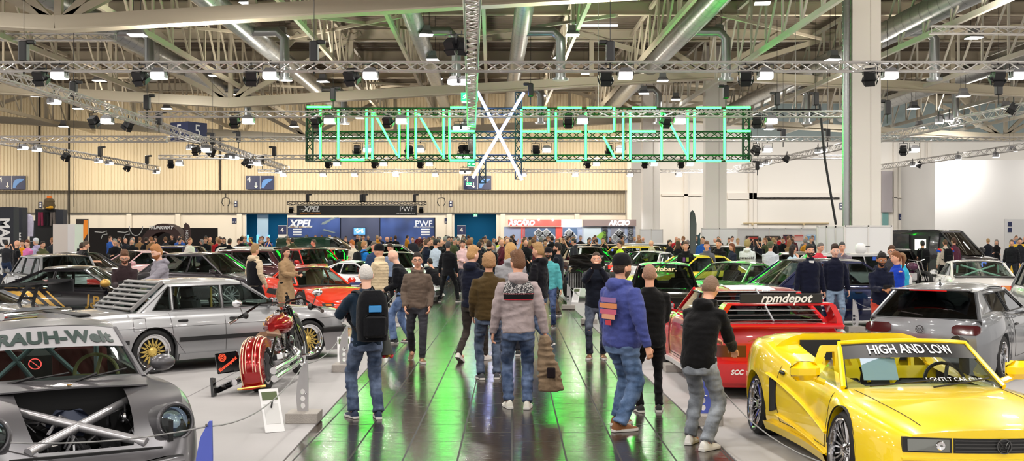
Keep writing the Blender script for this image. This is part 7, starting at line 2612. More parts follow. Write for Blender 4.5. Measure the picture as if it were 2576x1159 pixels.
PEOPLE = [
 (922, 12.65, 22, 'grey-haired man in navy sweater and jeans wearing a black backpack', 'sweater', ('#1d2c3c', '#44587c', '#1d2c4a', '#c9c4c0'), 'pale', dict(h=1.69, build=1.06, arms=((-.2, .42, 1.18), (-.02, .4, 1.16)), legs=((-.13, .08, 0), (.12, -.06, 0)), hair='buzz', wide_leg=1.15, pitch=.15, lod=0), ()),
 (1050, 18.3, 184, 'man in brown hoodie and glasses walking towards the camera, hands at his pockets', 'hoodie', ('#66584e', '#34343a', '#7b5f45', '#2b221d'), 'fair', dict(h=1.71, arms='pockets', legs='walk', hair='short', lod=0), ('glasses',)),
 (1016, 21.2, 80, 'bald man in black sweater and light jeans leaning forward', 'sweater', ('#121319', '#5f7cb0', '#14161b', '#8a7a70'), 'pale', dict(h=1.74, build=1.1, arms='front', legs='step', hair='bald', lean=.22, pitch=.3, wide_leg=1.2), ()),
 (955, 23.0, 70, 'man in black beanie and cream fleece puffer coat', 'puffer', ('#d9c4a2', '#22242a', '#111111', '#1a1614'), 'fair', dict(h=1.76, arms='phone_low', hair='beanie'), ('beanie',)),
 (1127, 33.5, -12, 'man in black sweater striding away down the aisle with dark grey hair', 'sweater', ('#15161a', '#17181b', '#16171a', '#3f4042'), 'fair', dict(h=1.76, arms='down', legs=((-.26, .0, 0), (.28, .05, 0)), hair='short'), ()),
 (1098, 35.2, 40, 'man in black crouching beside the aisle with a white-lettered shirt', 'sweater', ('#17171b', '#15151a', '#c8c4c0', '#241c18'), 'fair', dict(h=1.7, arms='knees', legs='crouch', drop=.42, lean=.5, hair='short'), ()),
 (1165, 37.5, 168, 'man in pale pink hoodie with black shoulder strap facing the camera', 'hoodie', ('#e5c3c4', '#2a2a30', '#dddddd', '#2a211d'), 'fair', dict(h=1.76, build=1.1, arms='crossed', hair='short'), ()),
 (1073, 38.5, -60, 'man in dark navy suit jacket beside the aisle', 'suit', ('#1a2233', '#20242e', '#111111', '#5a4636'), 'fair', dict(h=1.78, arms='phone_low', hair='short'), ()),
 (1096, 37.0, -40, 'man in pale blue shirt with black shoulder bag strap', 'shirt', ('#b9c8d8', '#1f2430', '#111111', '#1d1b1a'), 'fair', dict(h=1.78, arms='hold', hair='short'), ()),
 (1188, 18.2, -28, 'blond man in navy hooded jacket and dark trousers walking away', 'hoodie', ('#15192a', '#38332f', '#d6cfca', '#b98f5e'), 'pale', dict(h=1.8, arms='front', legs='walk2', hair='quiff', lod=0, wide_leg=.9, yaw=.35), ()),
 (1230, 16.0, 8, 'curly ginger-haired man in olive brown fleece jacket seen from behind', 'jacket', ('#4a3b22', '#2c4060', '#3c3f45', '#a57e58'), 'fair', dict(h=1.73, build=1.08, arms='pockets', legs='stand', hair='curly', lod=0, wide_leg=1.05), ()),
 (1303, 13.35, 3, 'brown-haired man in mauve-grey hoodie with black lettered shoulder band, from behind', 'hoodie', ('#a89a9b', '#3a5480', '#d9d6cc', '#6b4a33'), 'fair', dict(h=1.81, build=1.06, arms=((-.27, .08, .84), (.3, .0, .84)), legs=((-.1, .05, 0), (.1, -.02, 0)), hair='quiff', lod=0, wide_leg=1.1, yaw=-.45), ()),
 (1285, 19.0, 4, 'person with long blond hair in grey and black hooded jacket, from behind', 'hoodie', ('#9a9a9f', '#23242b', '#222222', '#b88f58'), 'fair', dict(h=1.85, build=1.1, arms='front', hair='long', legs='stand'), ()),
 (1356, 20.2, 62, 'man with blond quiff in black hoodie over white shirt, looking sideways', 'hoodie', ('#14141a', '#2b4168', '#1a1a1e', '#a98558'), 'fair', dict(h=1.83, build=1.05, arms='down', legs='walk2', hair='quiff', wide_leg=1., lod=0), ()),
 (1380, 24.5, 168, 'bearded man in black cap and turquoise sweatshirt looking at the camera', 'sweater', ('#5fb7bd', '#2d4a84', '#1b1b20', '#2a211c'), 'fair', dict(h=1.7, build=1.05, arms='down', hair='cap'), ('cap:#1d1d22', 'beard:#3a2c22')),
 (1404, 28.0, 75, 'bearded man in dark navy sweater and brown trousers holding a bag', 'sweater', ('#181d27', '#5a4c40', '#3a3028', '#241d19'), 'fair', dict(h=1.77, build=1.05, arms='front', hair='short', wide_leg=1.25), ('beard:#2a211c',)),
 (1500, 18.6, 176, 'man holding a phone up in front of his face, dark jacket and jeans', 'jacket', ('#171c28', '#23304a', '#6d5238', '#4a3a30'), 'fair', dict(h=1.72, arms='photo', hair='buzz', wide_leg=1.), ()),
 (1562, 12.0, -58, 'heavy man in black cap, violet-blue hoodie and blue jeans', 'hoodie', ('#464f8f', '#4a6c9c', '#7d4c22', '#3a2c24'), 'fair', dict(h=1.8, build=1.3, belly=.1, arms=((-.3, .1, .86), (.33, .05, .84)), legs=((-.16, .1, 0), (.13, -.12, 0)), hair='cap', lod=0, wide_leg=1.35), ('cap:#17171b', 'beard:#5a4434')),
 (1634, 13.1, 2, 'shaven-headed man in black sweater and black skinny jeans, from behind', 'sweater', ('#101012', '#0f0f12', '#18181b', '#9a7662'), 'fair', dict(h=1.68, build=1.12, arms='front', legs='stand', hair='buzz', lod=0, wide_leg=.85), ()),
 (1758, 10.95, -35, 'stooping man in black hoodie and washed grey jeans with white sneakers', 'hoodie', ('#111113', '#8a9099', '#e4e2de', '#7d6350'), 'fair', dict(h=1.72, build=1.02, arms=((-.1, .42, 1.08), (.14, .4, 1.0)), legs=((-.15, .12, 0), (.13, -.1, 0)), lean=.32, pitch=.25, hair='buzz', lod=0, wide_leg=1.15, drop=.06), ()),
 (2037, 22.6, 184, 'dark-haired bearded man in navy quilted jacket over white shirt, black trousers', 'jacket', ('#14172a', '#17181d', '#111111', '#1e1a18'), 'fair', dict(h=1.78, build=1.05, arms='down', hair='short', lod=0), ('beard:#4a3a30', 'collar')),
 (2100, 23.4, 176, 'young smiling man in navy quilted jacket and light blue jeans', 'jacket', ('#14172a', '#7f97b4', '#dddddd', '#3a2a20'), 'pale', dict(h=1.76, arms='down', hair='quiff', lod=0), ()),
 (2216, 19.6, 178, 'man with hair bun in navy vest and rust-red trousers looking at his phone', 'hoodie', ('#151a2e', '#a83c2c', '#222222', '#1b1513'), 'brown', dict(h=1.68, arms='phone', pitch=.3, hair='bun', lod=0), ('beard:#231a16',)),
 (2256, 21.4, 96, 'woman with brown ponytail in royal blue jacket', 'jacket', ('#1c3fae', '#1a1c24', '#222222', '#7a4c2c'), 'fair', dict(h=1.66, female=True, arms='crossed', hair='pony'), ()),
 (2243, 24.0, 170, 'man with glasses standing behind the man with the hair bun', 'jacket', ('#3a3a40', '#222430', '#222222', '#4a3020'), 'fair', dict(h=1.74, arms='down', hair='short'), ('glasses',)),
 (2270, 23.0, 60, 'person in turquoise jacket half hidden behind the woman in royal blue', 'jacket', ('#2fa7c9', '#1f2230', '#222222', '#8a6a4a'), 'fair', dict(h=1.6, arms='down', hair='short'), ()),
 (640, 25.5, -40, 'blond man in black padded vest over cream hoodie, seen from behind', 'hoodie', ('#d8c3a5', '#1a1b20', '#1d1d20', '#a08058'), 'fair', dict(h=1.74, build=1.08, arms='pockets', hair='quiff', lod=0), ('vest:#14151a',)),
 (718, 26.0, -118, 'woman with very long brown hair in a long beige coat holding a phone', 'coat', ('#a88a68', '#1b1b1f', '#1d1d20', '#3a251b'), 'fair', dict(h=1.68, female=True, arms='phone', hair='long', lod=0), ()),
 (314, 20.8, -165, 'bearded man with glasses in dark brown hoodie looking at his phone', 'hoodie', ('#33272a', '#2a2b33', '#222222', '#6a4a36'), 'fair', dict(h=1.69, build=1.05, arms='phone', pitch=.32, hair='quiff', lod=0), ('glasses', 'beard:#5a3a28')),
 (402, 20.4, 135, 'ginger-bearded man in light grey zipped hoodie pointing with his hand', 'hoodie', ('#8f8b95', '#3a4458', '#222222', '#b07a4c'), 'pale', dict(h=1.79, build=1.05, arms='point', pitch=.3, hair='quiff', lod=0), ('beard:#a86a3c',)),
 (889, 40, 60, 'ginger man in cream T-shirt beside the red coupe', 'tshirt', ('#dccfbd', '#8f8a80', '#333333', '#b5682f'), 'pale', dict(h=1.74, arms='front', pitch=.25, hair='short'), ()),
 (915, 36, -50, 'man in bright blue jacket carrying a black backpack', 'jacket', ('#1f74c4', '#4a4a50', '#333333', '#a8784c'), 'fair', dict(h=1.72, build=1.1, arms='front', hair='short'), ('pack',)),
 (790, 43, 110, 'man in black T-shirt holding a camera before the dark green van', 'tshirt', ('#1a1a1c', '#33363c', '#333333', '#4a4039'), 'fair', dict(h=1.74, arms='phone', hair='short'), ()),
 (940, 31, -140, 'man in dark blue checked shirt beside the beanie man', 'shirt', ('#34486a', '#2b2d35', '#222222', '#6a6259'), 'fair', dict(h=1.76, arms='down', hair='short'), ()),
 (985, 30.5, 150, 'man in blue-grey shirt looking down before the white classic coupe', 'shirt', ('#7f93b0', '#15171d', '#222222', '#3a2c24'), 'fair', dict(h=1.72, arms='down', pitch=.3, hair='short'), ()),
 (1725, 33.5, 172, 'young man in black hoodie with coloured print and light jeans', 'hoodie', ('#16191a', '#a3b6cc', '#dddddd', '#5a4636'), 'fair', dict(h=1.74, arms='pockets', hair='short', lod=1), ('print',)),
 (1778, 33.8, 160, 'young man in grey hoodie looking aside, between two men in black hoodies', 'hoodie', ('#5d5f66', '#17181b', '#222222', '#6a4c34'), 'fair', dict(h=1.74, arms='pockets', hair='quiff'), ()),
 (1808, 34.8, 150, 'young man in black hoodie holding a jacket, beside the man in a grey hoodie', 'hoodie', ('#131416', '#1a1b1f', '#222222', '#4a3628'), 'fair', dict(h=1.79, build=1.08, arms='front', hair='short'), ()),
 (1842, 36.5, 110, 'woman in dark jacket with a pink coat over her arm', 'jacket', ('#232838', '#3c5a8c', '#333333', '#6a3f28'), 'fair', dict(h=1.66, female=True, arms='front', hair='long'), ()),
 (1880, 36, -20, 'person in white hoodie lettered on the back', 'hoodie', ('#d3dcdd', '#2a2a30', '#333333', '#9a8a5a'), 'fair', dict(h=1.76, build=1.1, arms='front', hair='curly'), ('paranoid',)),
 (1938, 33, -40, 'man in pale grey T-shirt and olive cap, seen from behind', 'tshirt', ('#c3cad2', '#2a2a30', '#333333', '#5a5a48'), 'fair', dict(h=1.74, build=1.12, arms='front', hair='cap'), ('cap:#5b6148',)),
 (1994, 31, -70, 'woman with dark hair in pale blue shirt, hands at her face', 'shirt', ('#b9d0de', '#15161b', '#333333', '#231a18'), 'fair', dict(h=1.68, female=True, arms='chin', hair='long'), ()),
 (2060, 29.5, -150, 'man in red T-shirt looking at his phone', 'tshirt', ('#cf3d4c', '#2a2a30', '#333333', '#6f6a66'), 'fair', dict(h=1.76, build=1.05, arms='phone', pitch=.3, hair='buzz'), ()),
 (2118, 29.5, 175, 'man in grey sweater with his hand at his chin', 'sweater', ('#77707a', '#2a2a30', '#333333', '#4b4a4a'), 'fair', dict(h=1.76, build=1.12, arms='chin', hair='short'), ()),
 (2321, 42, 6, 'person in black tracksuit with white stripe and backpack before the open van', 'tshirt', ('#131417', '#15161b', '#333333', '#1a1614'), 'fair', dict(h=1.7, arms='front', hair='short', legs='wide'), ('pack',)),
 (2378, 41, 4, 'man in cream jacket with red and blue shoulders and a black backpack', 'jacket', ('#d6cbbb', '#15161b', '#333333', '#5a4534'), 'fair', dict(h=1.76, build=1.08, arms='down', hair='buzz'), ('pack', 'shoulders')),
 (2400, 42, 20, 'man in maroon jacket and blue jeans before the dark van', 'jacket', ('#5c2f42', '#5f7cb0', '#333333', '#4a3326'), 'fair', dict(h=1.8, arms='down', hair='short'), ()),
 (2545, 44, 150, 'man in black jacket over pale shirt beyond the van door', 'jacket', ('#1a1b1f', '#23262e', '#333333', '#5a4a3c'), 'fair', dict(h=1.72, build=1.12, arms='down', hair='short'), ()),
 (2566, 45, 160, 'person in dark jacket behind the man in black jacket at the picture edge', 'jacket', ('#23242a', '#23262e', '#333333', '#3a2c24'), 'fair', dict(h=1.78, arms='down', hair='short'), ()),
 (42, 39, -60, 'bald man in black T-shirt before the clothing stand', 'tshirt', ('#17181c', '#2b2d35', '#333333', '#8a7a70'), 'fair', dict(h=1.74, build=1.15, arms='front', hair='bald'), ()),
 (56, 42, -160, 'young man in orange sweatshirt before the clothing stand', 'sweater', ('#f29a1f', '#2b2d35', '#333333', '#3a241a'), 'fair', dict(h=1.72, arms='down', hair='short'), ()),
 (70, 40, 150, 'young man in bright pink sweatshirt before the clothing stand', 'sweater', ('#e37fbf', '#2b2d35', '#333333', '#6a3a26'), 'pale', dict(h=1.74, build=1.1, arms='crossed', hair='short'), ()),
 (91, 41.5, 80, 'person in white cap and lavender hoodie before the clothing stand', 'hoodie', ('#b7aed6', '#2b2d35', '#333333', '#c9c0b0'), 'fair', dict(h=1.78, arms='down', hair='cap'), ('cap:#d9dbe6',)),
 (107, 39.5, -120, 'young man in olive hoodie before the clothing stand', 'hoodie', ('#55573a', '#2b2d35', '#333333', '#2a201a'), 'fair', dict(h=1.7, build=1.08, arms='front', hair='short'), ()),
 (197, 36, -30, 'man in dark jacket and blue jeans bent beside the white booth cube', 'jacket', ('#3f3e42', '#6f8fb8', '#333333', '#3a2c24'), 'fair', dict(h=1.7, arms='front', lean=.2, hair='short'), ()),
 (214, 35.6, -70, 'man in black T-shirt and light jeans pointing his phone at a black car', 'tshirt', ('#17181a', '#8aa3c4', '#333333', '#5a4a3c'), 'fair', dict(h=1.74, build=1.1, arms='phone', pitch=.15, hair='short'), ()),
 (1560, 40, 110, 'man with glasses in neon yellow safety vest over dark clothes', 'tshirt', ('#b5e61d', '#23262e', '#333333', '#3a2c24'), 'fair', dict(h=1.7, build=1.1, arms='front', hair='short'), ('glasses',)),
 (1260, 55, 178, 'person in neon yellow safety vest in the aisle crowd', 'vest', ('#d7ee3a', '#23262e', '#333333', '#3a2c24'), 'fair', dict(h=1.72, arms='down', hair='short', lod=2), ()),
 (1230, 34, 0, 'person in black jacket with white back print far down the aisle', 'jacket', ('#15161a', '#2d3f66', '#c9e04a', '#3a2c24'), 'fair', dict(h=1.78, build=1.1, arms='front', hair='short'), ()),
 (1205, 35.5, -30, 'dark-haired person in dark jacket behind the blond man in navy', 'jacket', ('#1c1d22', '#22242a', '#333333', '#1a1614'), 'fair', dict(h=1.72, arms='front', hair='short'), ()),
]
FIG = {}
for i, (px, Y, rot, lab, top, cols, skin, kw, ex) in enumerate(PEOPLE):
 kw = dict(kw)
 lod = kw.setdefault('lod', 1)
 P = build_person(top=top, seed=i, **kw)
 beard = next((e.split(':')[1] for e in ex if e.startswith('beard')), None)
 o, t = assemble(P, skin, cols, 'person', kw.get('hair', 'short'), True, beard, dict(tshirt='shirt', suit='suit_jacket', puffer='padded_coat').get(top, top), lod)
 put(o, px, Y, rot)
 tag(o, lab, 'person')
 FIG[px] = (o, P, t)
 sp, s = P['sp'], P['s']
 for e in ex:
  if e.startswith('cap'):
   cap(P, o, e.split(':')[1])
  elif e == 'beanie':
   beanie(P, o, '#141416')
  elif e == 'glasses':
   glasses(P, o)
  elif e == 'pack':
   backpack(P, o, {915: 'black backpack on the man in the bright blue jacket', 2321: 'black backpack on the person in the black tracksuit', 2378: 'black backpack on the cream jacket with red and blue shoulders'}[px])
  elif e.startswith('vest'):
   g = MB()
   rg = lambda z, rx, ry: [sp(z) + V((cos(a) * rx, sin(a) * ry, 0)) for a in [2 * pi * j / 20 for j in range(20)]]
   g.loft([rg(.86, .2, .15), rg(.88, .21, .16), rg(1.0, .195, .15), rg(1.2, .205, .16), rg(1.34, .2, .15), rg(1.42, .15, .12), rg(1.45, .11, .09)])
   g.build('padded_vest', cloth(e.split(':')[1]), o)
  elif e == 'print':
   for q, hx in ((-.05, '#8fae3a'), (.05, '#6a3f7c')):
    g = MB(); g.bbox(sp(1.25, .15, q), (.07, .01, .12), .004); g.build('chest_print', mat('print_' + hx, srgb(hx), .8), t)
  elif e == 'shoulders':
   for sd in (-1, 1):
    a, b = P['sh'][0 if sd < 0 else 1], sp(1.3, 0, sd * .25)
    for q, hx in ((0., '#d93a34'), (.5, '#1f4fc4')):
     g = MB(); g.tube([V(a).lerp(b, q) + V((0, 0, .02)), V(a).lerp(b, q + .45)], .088, 12); g.build('colour_band', cloth(hx), t)
  elif e == 'paranoid':
   text('paranoid', .11, trim_black, t, basis((1, 0, 0), (0, 0, 1), (0, -1, 0), sp(1.22, -.155)), 'lettering', bold=.003, space=1.15)
  elif e == 'collar':
   g = MB(); g.prism([(-.05, .06), (.05, .06), (.0, -.16)], .02, Matrix.Translation(sp(1.4, .1)) @ Matrix.Rotation(radians(80), 4, 'X')); g.build('shirt_front', white_decal, t)
o, P, t = FIG[922]
r = backpack(P, o, 'black backpack with a blue tissue pack in its pocket, on the grey-haired man', '#131418', 1.12)
mb = MB(); mb.bbox(P['sp'](1.28, -.38), (.14, .02, .08), .01); mb.build('tissue_pack', mat('tissue_blue', srgb('#3f8fd0'), .4), r)
phone(P, o, 'phone held by the grey-haired man with the backpack')
b = empty('flower_bouquet')
mb = MB(); mb.lathe([(.02, 0), (.06, -.12), (.1, -.26), (.03, -.27)], 12); mb.build('wrapper', mat('dark_wrap', (.03, .035, .03), .6), b)
for k in range(14):
 a, q = rnd.uniform(0, 6.28), rnd.uniform(.02, .085)
 mb = MB(); mb.ball((q * cos(a), q * sin(a), -.27 + rnd.uniform(-.02, .02)), .022, 8)
 mb.build('flower', mat('petal_%d' % (k % 3), [(.6, .02, .04), (.75, .45, .05), (.12, .3, .06)][k % 3], .6), b)
b.location = (X_(968, 12.8) , 12.8, .95)
tag(b, 'dark wrapped flower bouquet hanging beside the grey-haired man with backpack', 'flowers')
phone(FIG[1500][1], FIG[1500][0], 'dark phone raised in front of a man\'s face behind the violet-blue hoodie', .1)
phone(FIG[2216][1], FIG[2216][0], 'black phone held by the man in rust-red trousers')
phone(FIG[718][1], FIG[718][0], 'phone held by the woman in the long beige coat')
phone(FIG[314][1], FIG[314][0], 'phone held by the bearded man in the dark brown hoodie')
phone(FIG[2060][1], FIG[2060][0], 'phone held by the man in the red T-shirt')
o, P, t = FIG[1303]
sp = P['sp']
W_ = 1.06
def back_band(z0, z1, hw0, hw1, m, nm, off, par):
 g = MB()
 rows = []
 for i in range(5):
  z = lerp(z0, z1, i / 4)
  rx = interp([(1.12, .172), (1.26, .19), (1.36, .197), (1.42, .178), (1.465, .12)], z) * W_
  ry = interp([(1.12, .132), (1.26, .142), (1.36, .132), (1.42, .108), (1.465, .085)], z)
  rows.append([sp(z) + V((u * rx * lerp(hw0, hw1, i / 4), -(ry + off) * max(0., 1 - abs(u * lerp(hw0, hw1, i / 4)) ** 3.2) ** .5, 0)) for u in [lerp(-1, 1, j / 14) for j in range(15)]])
 g.grid(rows)
 return g.build(nm, m, par, fix=False)
def script_fn(nt, b):
 L = nt.links.new
 tc = nt.nodes.new('ShaderNodeTexCoord')
 v = nt.nodes.new('ShaderNodeTexNoise')
 v.inputs['Scale'].default_value = 34
 v.inputs['Detail'].default_value = 1.5
 v.inputs['Distortion'].default_value = 2.2
 L(tc.outputs['Object'], v.inputs['Vector'])
 cr = nt.nodes.new('ShaderNodeValToRGB')
 cr.color_ramp.interpolation = 'CONSTANT'
 e = cr.color_ramp.elements
 e[0].color = (.03, .03, .035, 1)
 e[1].position = .53
 e[1].color = (.5, .48, .48, 1)
 L(v.outputs['Fac'], cr.inputs[0])
 L(cr.outputs[0], b.inputs['Base Color'])
 b.inputs['Roughness'].default_value = .9
scriptm = node_mat('script_print', script_fn)
back_band(1.3, 1.45, .86, .8, scriptm, 'script_yoke', .02, t)
back_band(1.24, 1.3, .84, .85, cloth('#151517'), 'chest_stripe', .021, t)
for z in (1.237, 1.303):
 back_band(z, z + .007, .84, .85, cloth('#c22a3a'), 'red_piping', .023, t)
o, P, t = FIG[1562]
g = MB()
for k, (hx, w_, z) in enumerate((('#9a6fa0', .26, 1.3), ('#d98a5a', .3, 1.24), ('#c9607a', .28, 1.18), ('#e0a080', .22, 1.13), ('#c23a4a', .1, 1.07))):
 g = MB()
 g.grid([[P['sp'](zz, -.185 - .012 * (1 - (u / .5) ** 2), u * w_ + .03) for u in (-.5, -.25, 0, .25, .5)] for zz in (z, z + .05)])
 g.build('back_print', mat('print_' + hx, srgb(hx), .85), t, fix=False)
o, P, t = FIG[1303]
hand = o.location + P['wrists'][1] + V((.0, 0, -.06))
c_ = MB()
R_ = random.Random(5)
for i, (z, w_, d_) in enumerate(((.02, .05, .05), (-.1, .1, .07), (-.28, .15, .09), (-.45, .17, .1), (-.56, .13, .08), (-.62, .05, .05))):
 pass
rings = []
for z, w_, d_, xo in ((.03, .04, .04, 0), (-.08, .07, .05, .01), (-.25, .09, .06, .03), (-.42, .12, .06, .05), (-.58, .13, .06, .06), (-.62, .125, .05, .06)):
 rings.append([hand + V((xo + cos(a) * w_ * (1 + .25 * sin(5 * a + z * 9)), sin(a) * d_ * (1 + .25 * cos(4 * a + z * 7)), z)) for a in [2 * pi * j / 28 for j in range(28)]])
c_.loft(rings)
j = link('folded_jacket', remesh(c_, .012, cloth('#8a7660'), 1, fold=.014))
tag(j, 'beige jacket with dark patch hanging from the hand of the mauve hoodie man', 'jacket')
mb = MB(); mb.bbox(hand + V((.07, -.09, -.4)), (.1, .02, .12), .01); mb.build('dark_patch', cloth('#221a1e'), j)
mb = MB()
q = X_(2075, 21.8)
mb.lathe([(.001, 0), (.035, 0), (.036, .12), (.03, .16), (.014, .2), (.014, .24), (.001, .24)], 14)
bt = mb.build('water_bottle', mat('clear_plastic', (.8, .85, .9), .1, 0, .5), None, loc=(X_(2069, 22.4), 22.45, .6))
tag(bt, 'clear water bottle with red label held by the dark-haired man in navy', 'bottle')
mb = MB(); mb.lathe([(.037, .07), (.037, .13)], 14); mb.build('bottle_label', mat('label_red', (.6, .05, .05), .5), bt)
protos = []
for i, (arms, legs, hair, top, fem, h, bl) in enumerate((('down', 'stand', 'short', 'jacket', 0, 1.78, 1.05), ('front', 'step', 'short', 'hoodie', 0, 1.75, 1.), ('phone', 'stand', 'short', 'sweater', 0, 1.8, 1.08),
               ('crossed', 'stand', 'long', 'jacket', 1, 1.66, 1.), ('down', 'walk', 'buzz', 'hoodie', 0, 1.82, 1.1), ('photo', 'stand', 'cap', 'tshirt', 0, 1.76, 1.05), ('swing', 'walk2', 'curly', 'tshirt', 0, 1.72, 1.), ('phone_low', 'stand', 'bald', 'jacket', 0, 1.74, 1.15))):
 P = build_person(h=h, build=bl, arms=arms, legs=legs, hair=hair, top=top, female=bool(fem), lod=2, seed=50 + i)
 P['body'].materials[0] = mat('skin_fair', srgb(SKINS['fair']), .55)
 hd = P['hair'].mesh('hair', MATS['white_plain'], True, 180) if 'hair' in P else None
 su = MB()
 for a, b_ in P['shoes']:
  pass
 shoes = [a.mesh('shoe', mat('shoe_#222222', srgb('#222222'), .6)) for a, b_ in P['shoes']]
 protos.append((P['body'], P['top'], P['trousers'], shoes, hd, top))
PAL = [('#15161a', 'black', 34), ('#20242e', 'navy', 16), ('#2d2f35', 'charcoal', 12), ('#6d6f75', 'grey', 9), ('#d8d4cd', 'white', 7), ('#b5a58c', 'beige', 6), ('#b3232b', 'red', 5),
  ('#2b57a8', 'blue', 5), ('#4a4f38', 'olive', 4), ('#5a2430', 'maroon', 3), ('#8a6a48', 'brown', 4), ('#1e5a3c', 'green', 2), ('#c98a2a', 'mustard', 2)]
PW = [p for p in PAL for _ in range(p[2])]
LAND = [(-100, 'by the clothing stand'), (215, 'by the long black wall'), (400, 'by the arched tent'), (560, 'by the blue gate'), (725, 'by the dark blue booth'), (1000, 'left of the teal gate'),
  (1135, 'by the teal gate'), (1265, 'by the red wheel booth'), (1455, 'by the brown wheel booth'), (1615, 'by the farthest column'), (1780, 'by the middle column'), (1870, 'by the poster wall'), (2060, 'by the biggest column'), (2300, 'beyond the dark van')]
cr_ = random.Random(21)
spots = []
solid = [(ob.location.x, ob.location.y, 2.6) for ob in COL.objects if ob.parent is None and ob.get('category') in ('car', 'van')] + [(f[0].location.x, f[0].location.y, .75) for f in FIG.values()]
tries = 0
quota = [(-20, 200, 43, 58, 10), (200, 400, 44, 66, 17), (400, 620, 44, 66, 24), (600, 760, 46, 72, 22), (760, 1060, 56, 76, 26), (1060, 1290, 38, 74, 62), (1290, 1450, 42, 72, 30), (1450, 1620, 52, 72, 14), (1620, 1860, 44, 60, 20), (1860, 2060, 46, 63, 22), (2480, 2600, 50, 60, 7)]
HAIRC = ['#2a201a', '#1a1614', '#4a3628', '#6a4c34', '#a8865a', '#7d7a78', '#8a5a34']
first = [None] * len(protos)
for x0, x1, y0, y1, n in quota:
 got = 0
 tries = 0
 while got < n and tries < 900:
  tries += 1
  Y = cr_.uniform(y0, y1)
  px = cr_.uniform(x0, x1)
  X = X_(px, Y)
  if any((X - a) ** 2 + (Y - b) ** 2 < q * q for a, b, q in solid):
   continue
  solid.append((X, Y, .62))
  got += 1
  k = cr_.randrange(len(protos))
  body, topm, trm, shoes, hd, tk = protos[k]
  hx, cn, _ = cr_.choice(PW)
  hx2 = cr_.choice(['#22252d', '#1b1c20', '#34466a', '#2c3a58', '#4a4a4e'])
  o = link('person', body)
  t = link(tk if tk != 'tshirt' else 'shirt', topm, o)
  tr = link('trousers', trm, o)
  for q, hxx in ((t, hx), (tr, hx2)):
   q.material_slots[0].link = 'OBJECT'
   q.material_slots[0].material = cloth(hxx)
  for m_ in shoes:
   link('shoe', m_, o)
  if hd:
   q = link('hair', hd, o)
   q.material_slots[0].link = 'OBJECT'
   hc_ = cr_.choice(HAIRC)
   q.material_slots[0].material = mat('hair_' + hc_, srgb(hc_), .55)
  sc_ = cr_.uniform(.95, 1.03)
  o.scale = (sc_, sc_, sc_)
  o.location = (X, Y, .012 if Y < 60 and abs(X + .5) > 2.6 else 0)
  o.rotation_euler.z = cr_.choice([0, 0, pi, pi, pi / 2, -pi / 2]) + cr_.uniform(-.6, .6)
  ld = [l for a, l in LAND if px >= a][-1]
  kind_ = {'jacket': 'jacket', 'hoodie': 'hoodie', 'sweater': 'sweater', 'tshirt': 'T-shirt'}[tk]
  rz = o.rotation_euler.z % (2 * pi)
  vw = 'back view' if rz < .75 or rz > 5.53 else 'front view' if 2.4 < rz < 3.9 else 'side view'
  hn = 'bald' if k == 7 else 'capped' if k == 5 else {'#2a201a': 'dark-haired', '#1a1614': 'dark-haired', '#4a3628': 'brown-haired', '#6a4c34': 'brown-haired', '#a8865a': 'blond', '#7d7a78': 'grey-haired', '#8a5a34': 'ginger'}[hc_]
  if k == 3:
   hn = 'long-haired'
  tag(o, '%s person in %s %s, %s, crowd %s' % (hn, cn, kind_, vw, ld), 'person', 'far crowd ' + ld)
# ================================================================ STANDS, STANCHIONS, BOOTHS
conc = mat('concrete', srgb('#8d8580'), .85, bump=(60, .3))
con_w = mat('granite_base', srgb('#a8a29c'), .8, bump=(90, .3))
fin_m = mat('brushed_fin', srgb('#c4c2c4'), .35, .6)
fin_b = mat('blue_lit_fin', srgb('#5f6fd0'), .35, .4)
def stanchion(px, py, side, label, m=None, hgt=.55):
 Y = PY(py)
 r = empty('fin_stanchion', (X_(px, Y), Y, .012))
 tag(r, label, 'barrier post', 'fin barrier posts')
 mb = MB(); mb.bbox((0, 0, .055), (.34, .34, .11), .006); mb.build('stone_base', con_w, r, smooth=False)
 out = [(-.07, 0), (-.085, .14), (-.075, .28), (-.045, .43), (.02, hgt), (.04, hgt), (.045, .3), (.045, .0)]
 def hole(cx, cz, q=.026):
  return [(cx + q * cos(2 * pi * k / 14), cz + q * 1.15 * sin(2 * pi * k / 14)) for k in range(14)]
 mb = MB()
 mb.prism([(x * -side * -1, z) for x, z in out], .02, Matrix.Translation((0, 0, .11)) @ FRONT, holes=[hole(-.012, .06), hole(-.014, .135), hole(-.016, .21)])
 mb.build('fin', m or fin_m, r, smooth=False)
 mb = MB(); mb.ball((.005, -.02, .11 + hgt - .03), .012, 8); mb.ball((.02, -.02, .3), .012, 8); mb.build('rope_clip', chrome, r)
 return V((X_(px, Y), Y, hgt + .08))
tops = {}
for key, (px, py, side, lb, m) in dict(
 a=(765, 1062, 1, 'silver fin barrier post on a stone block beside the motorcycle', None),
 b=(868, 935, 1, 'silver fin barrier post behind the grey-haired man with backpack', None),
 c=(993, 812, 1, 'silver fin barrier post behind the bald man in black', None),
 d=(1482, 815, -1, 'silver fin barrier post with stacked holes behind the man raising a phone', None),
 e=(1430, 778, -1, 'silver fin barrier post beside the man in brown trousers', None),
 f=(1422, 722, -1, 'small distant silver fin barrier post before the black hot rod', None),
 g=(1772, 1068, -1, 'blue-lit fin barrier post behind the stooping man in washed jeans', fin_b),
 h=(2150, 835, -1, 'silver fin barrier post between the navy-jacket men and the hatch coupe', None),
 i=(520, 1290, 1, 'blue-lit fin barrier post cut by the bottom edge beside the wide-body coupe', fin_b),
 j=(1700, 935, -1, 'silver fin barrier post behind the shaven-headed man', None)).items():
 tops[key] = stanchion(px, py, side, lb, m)
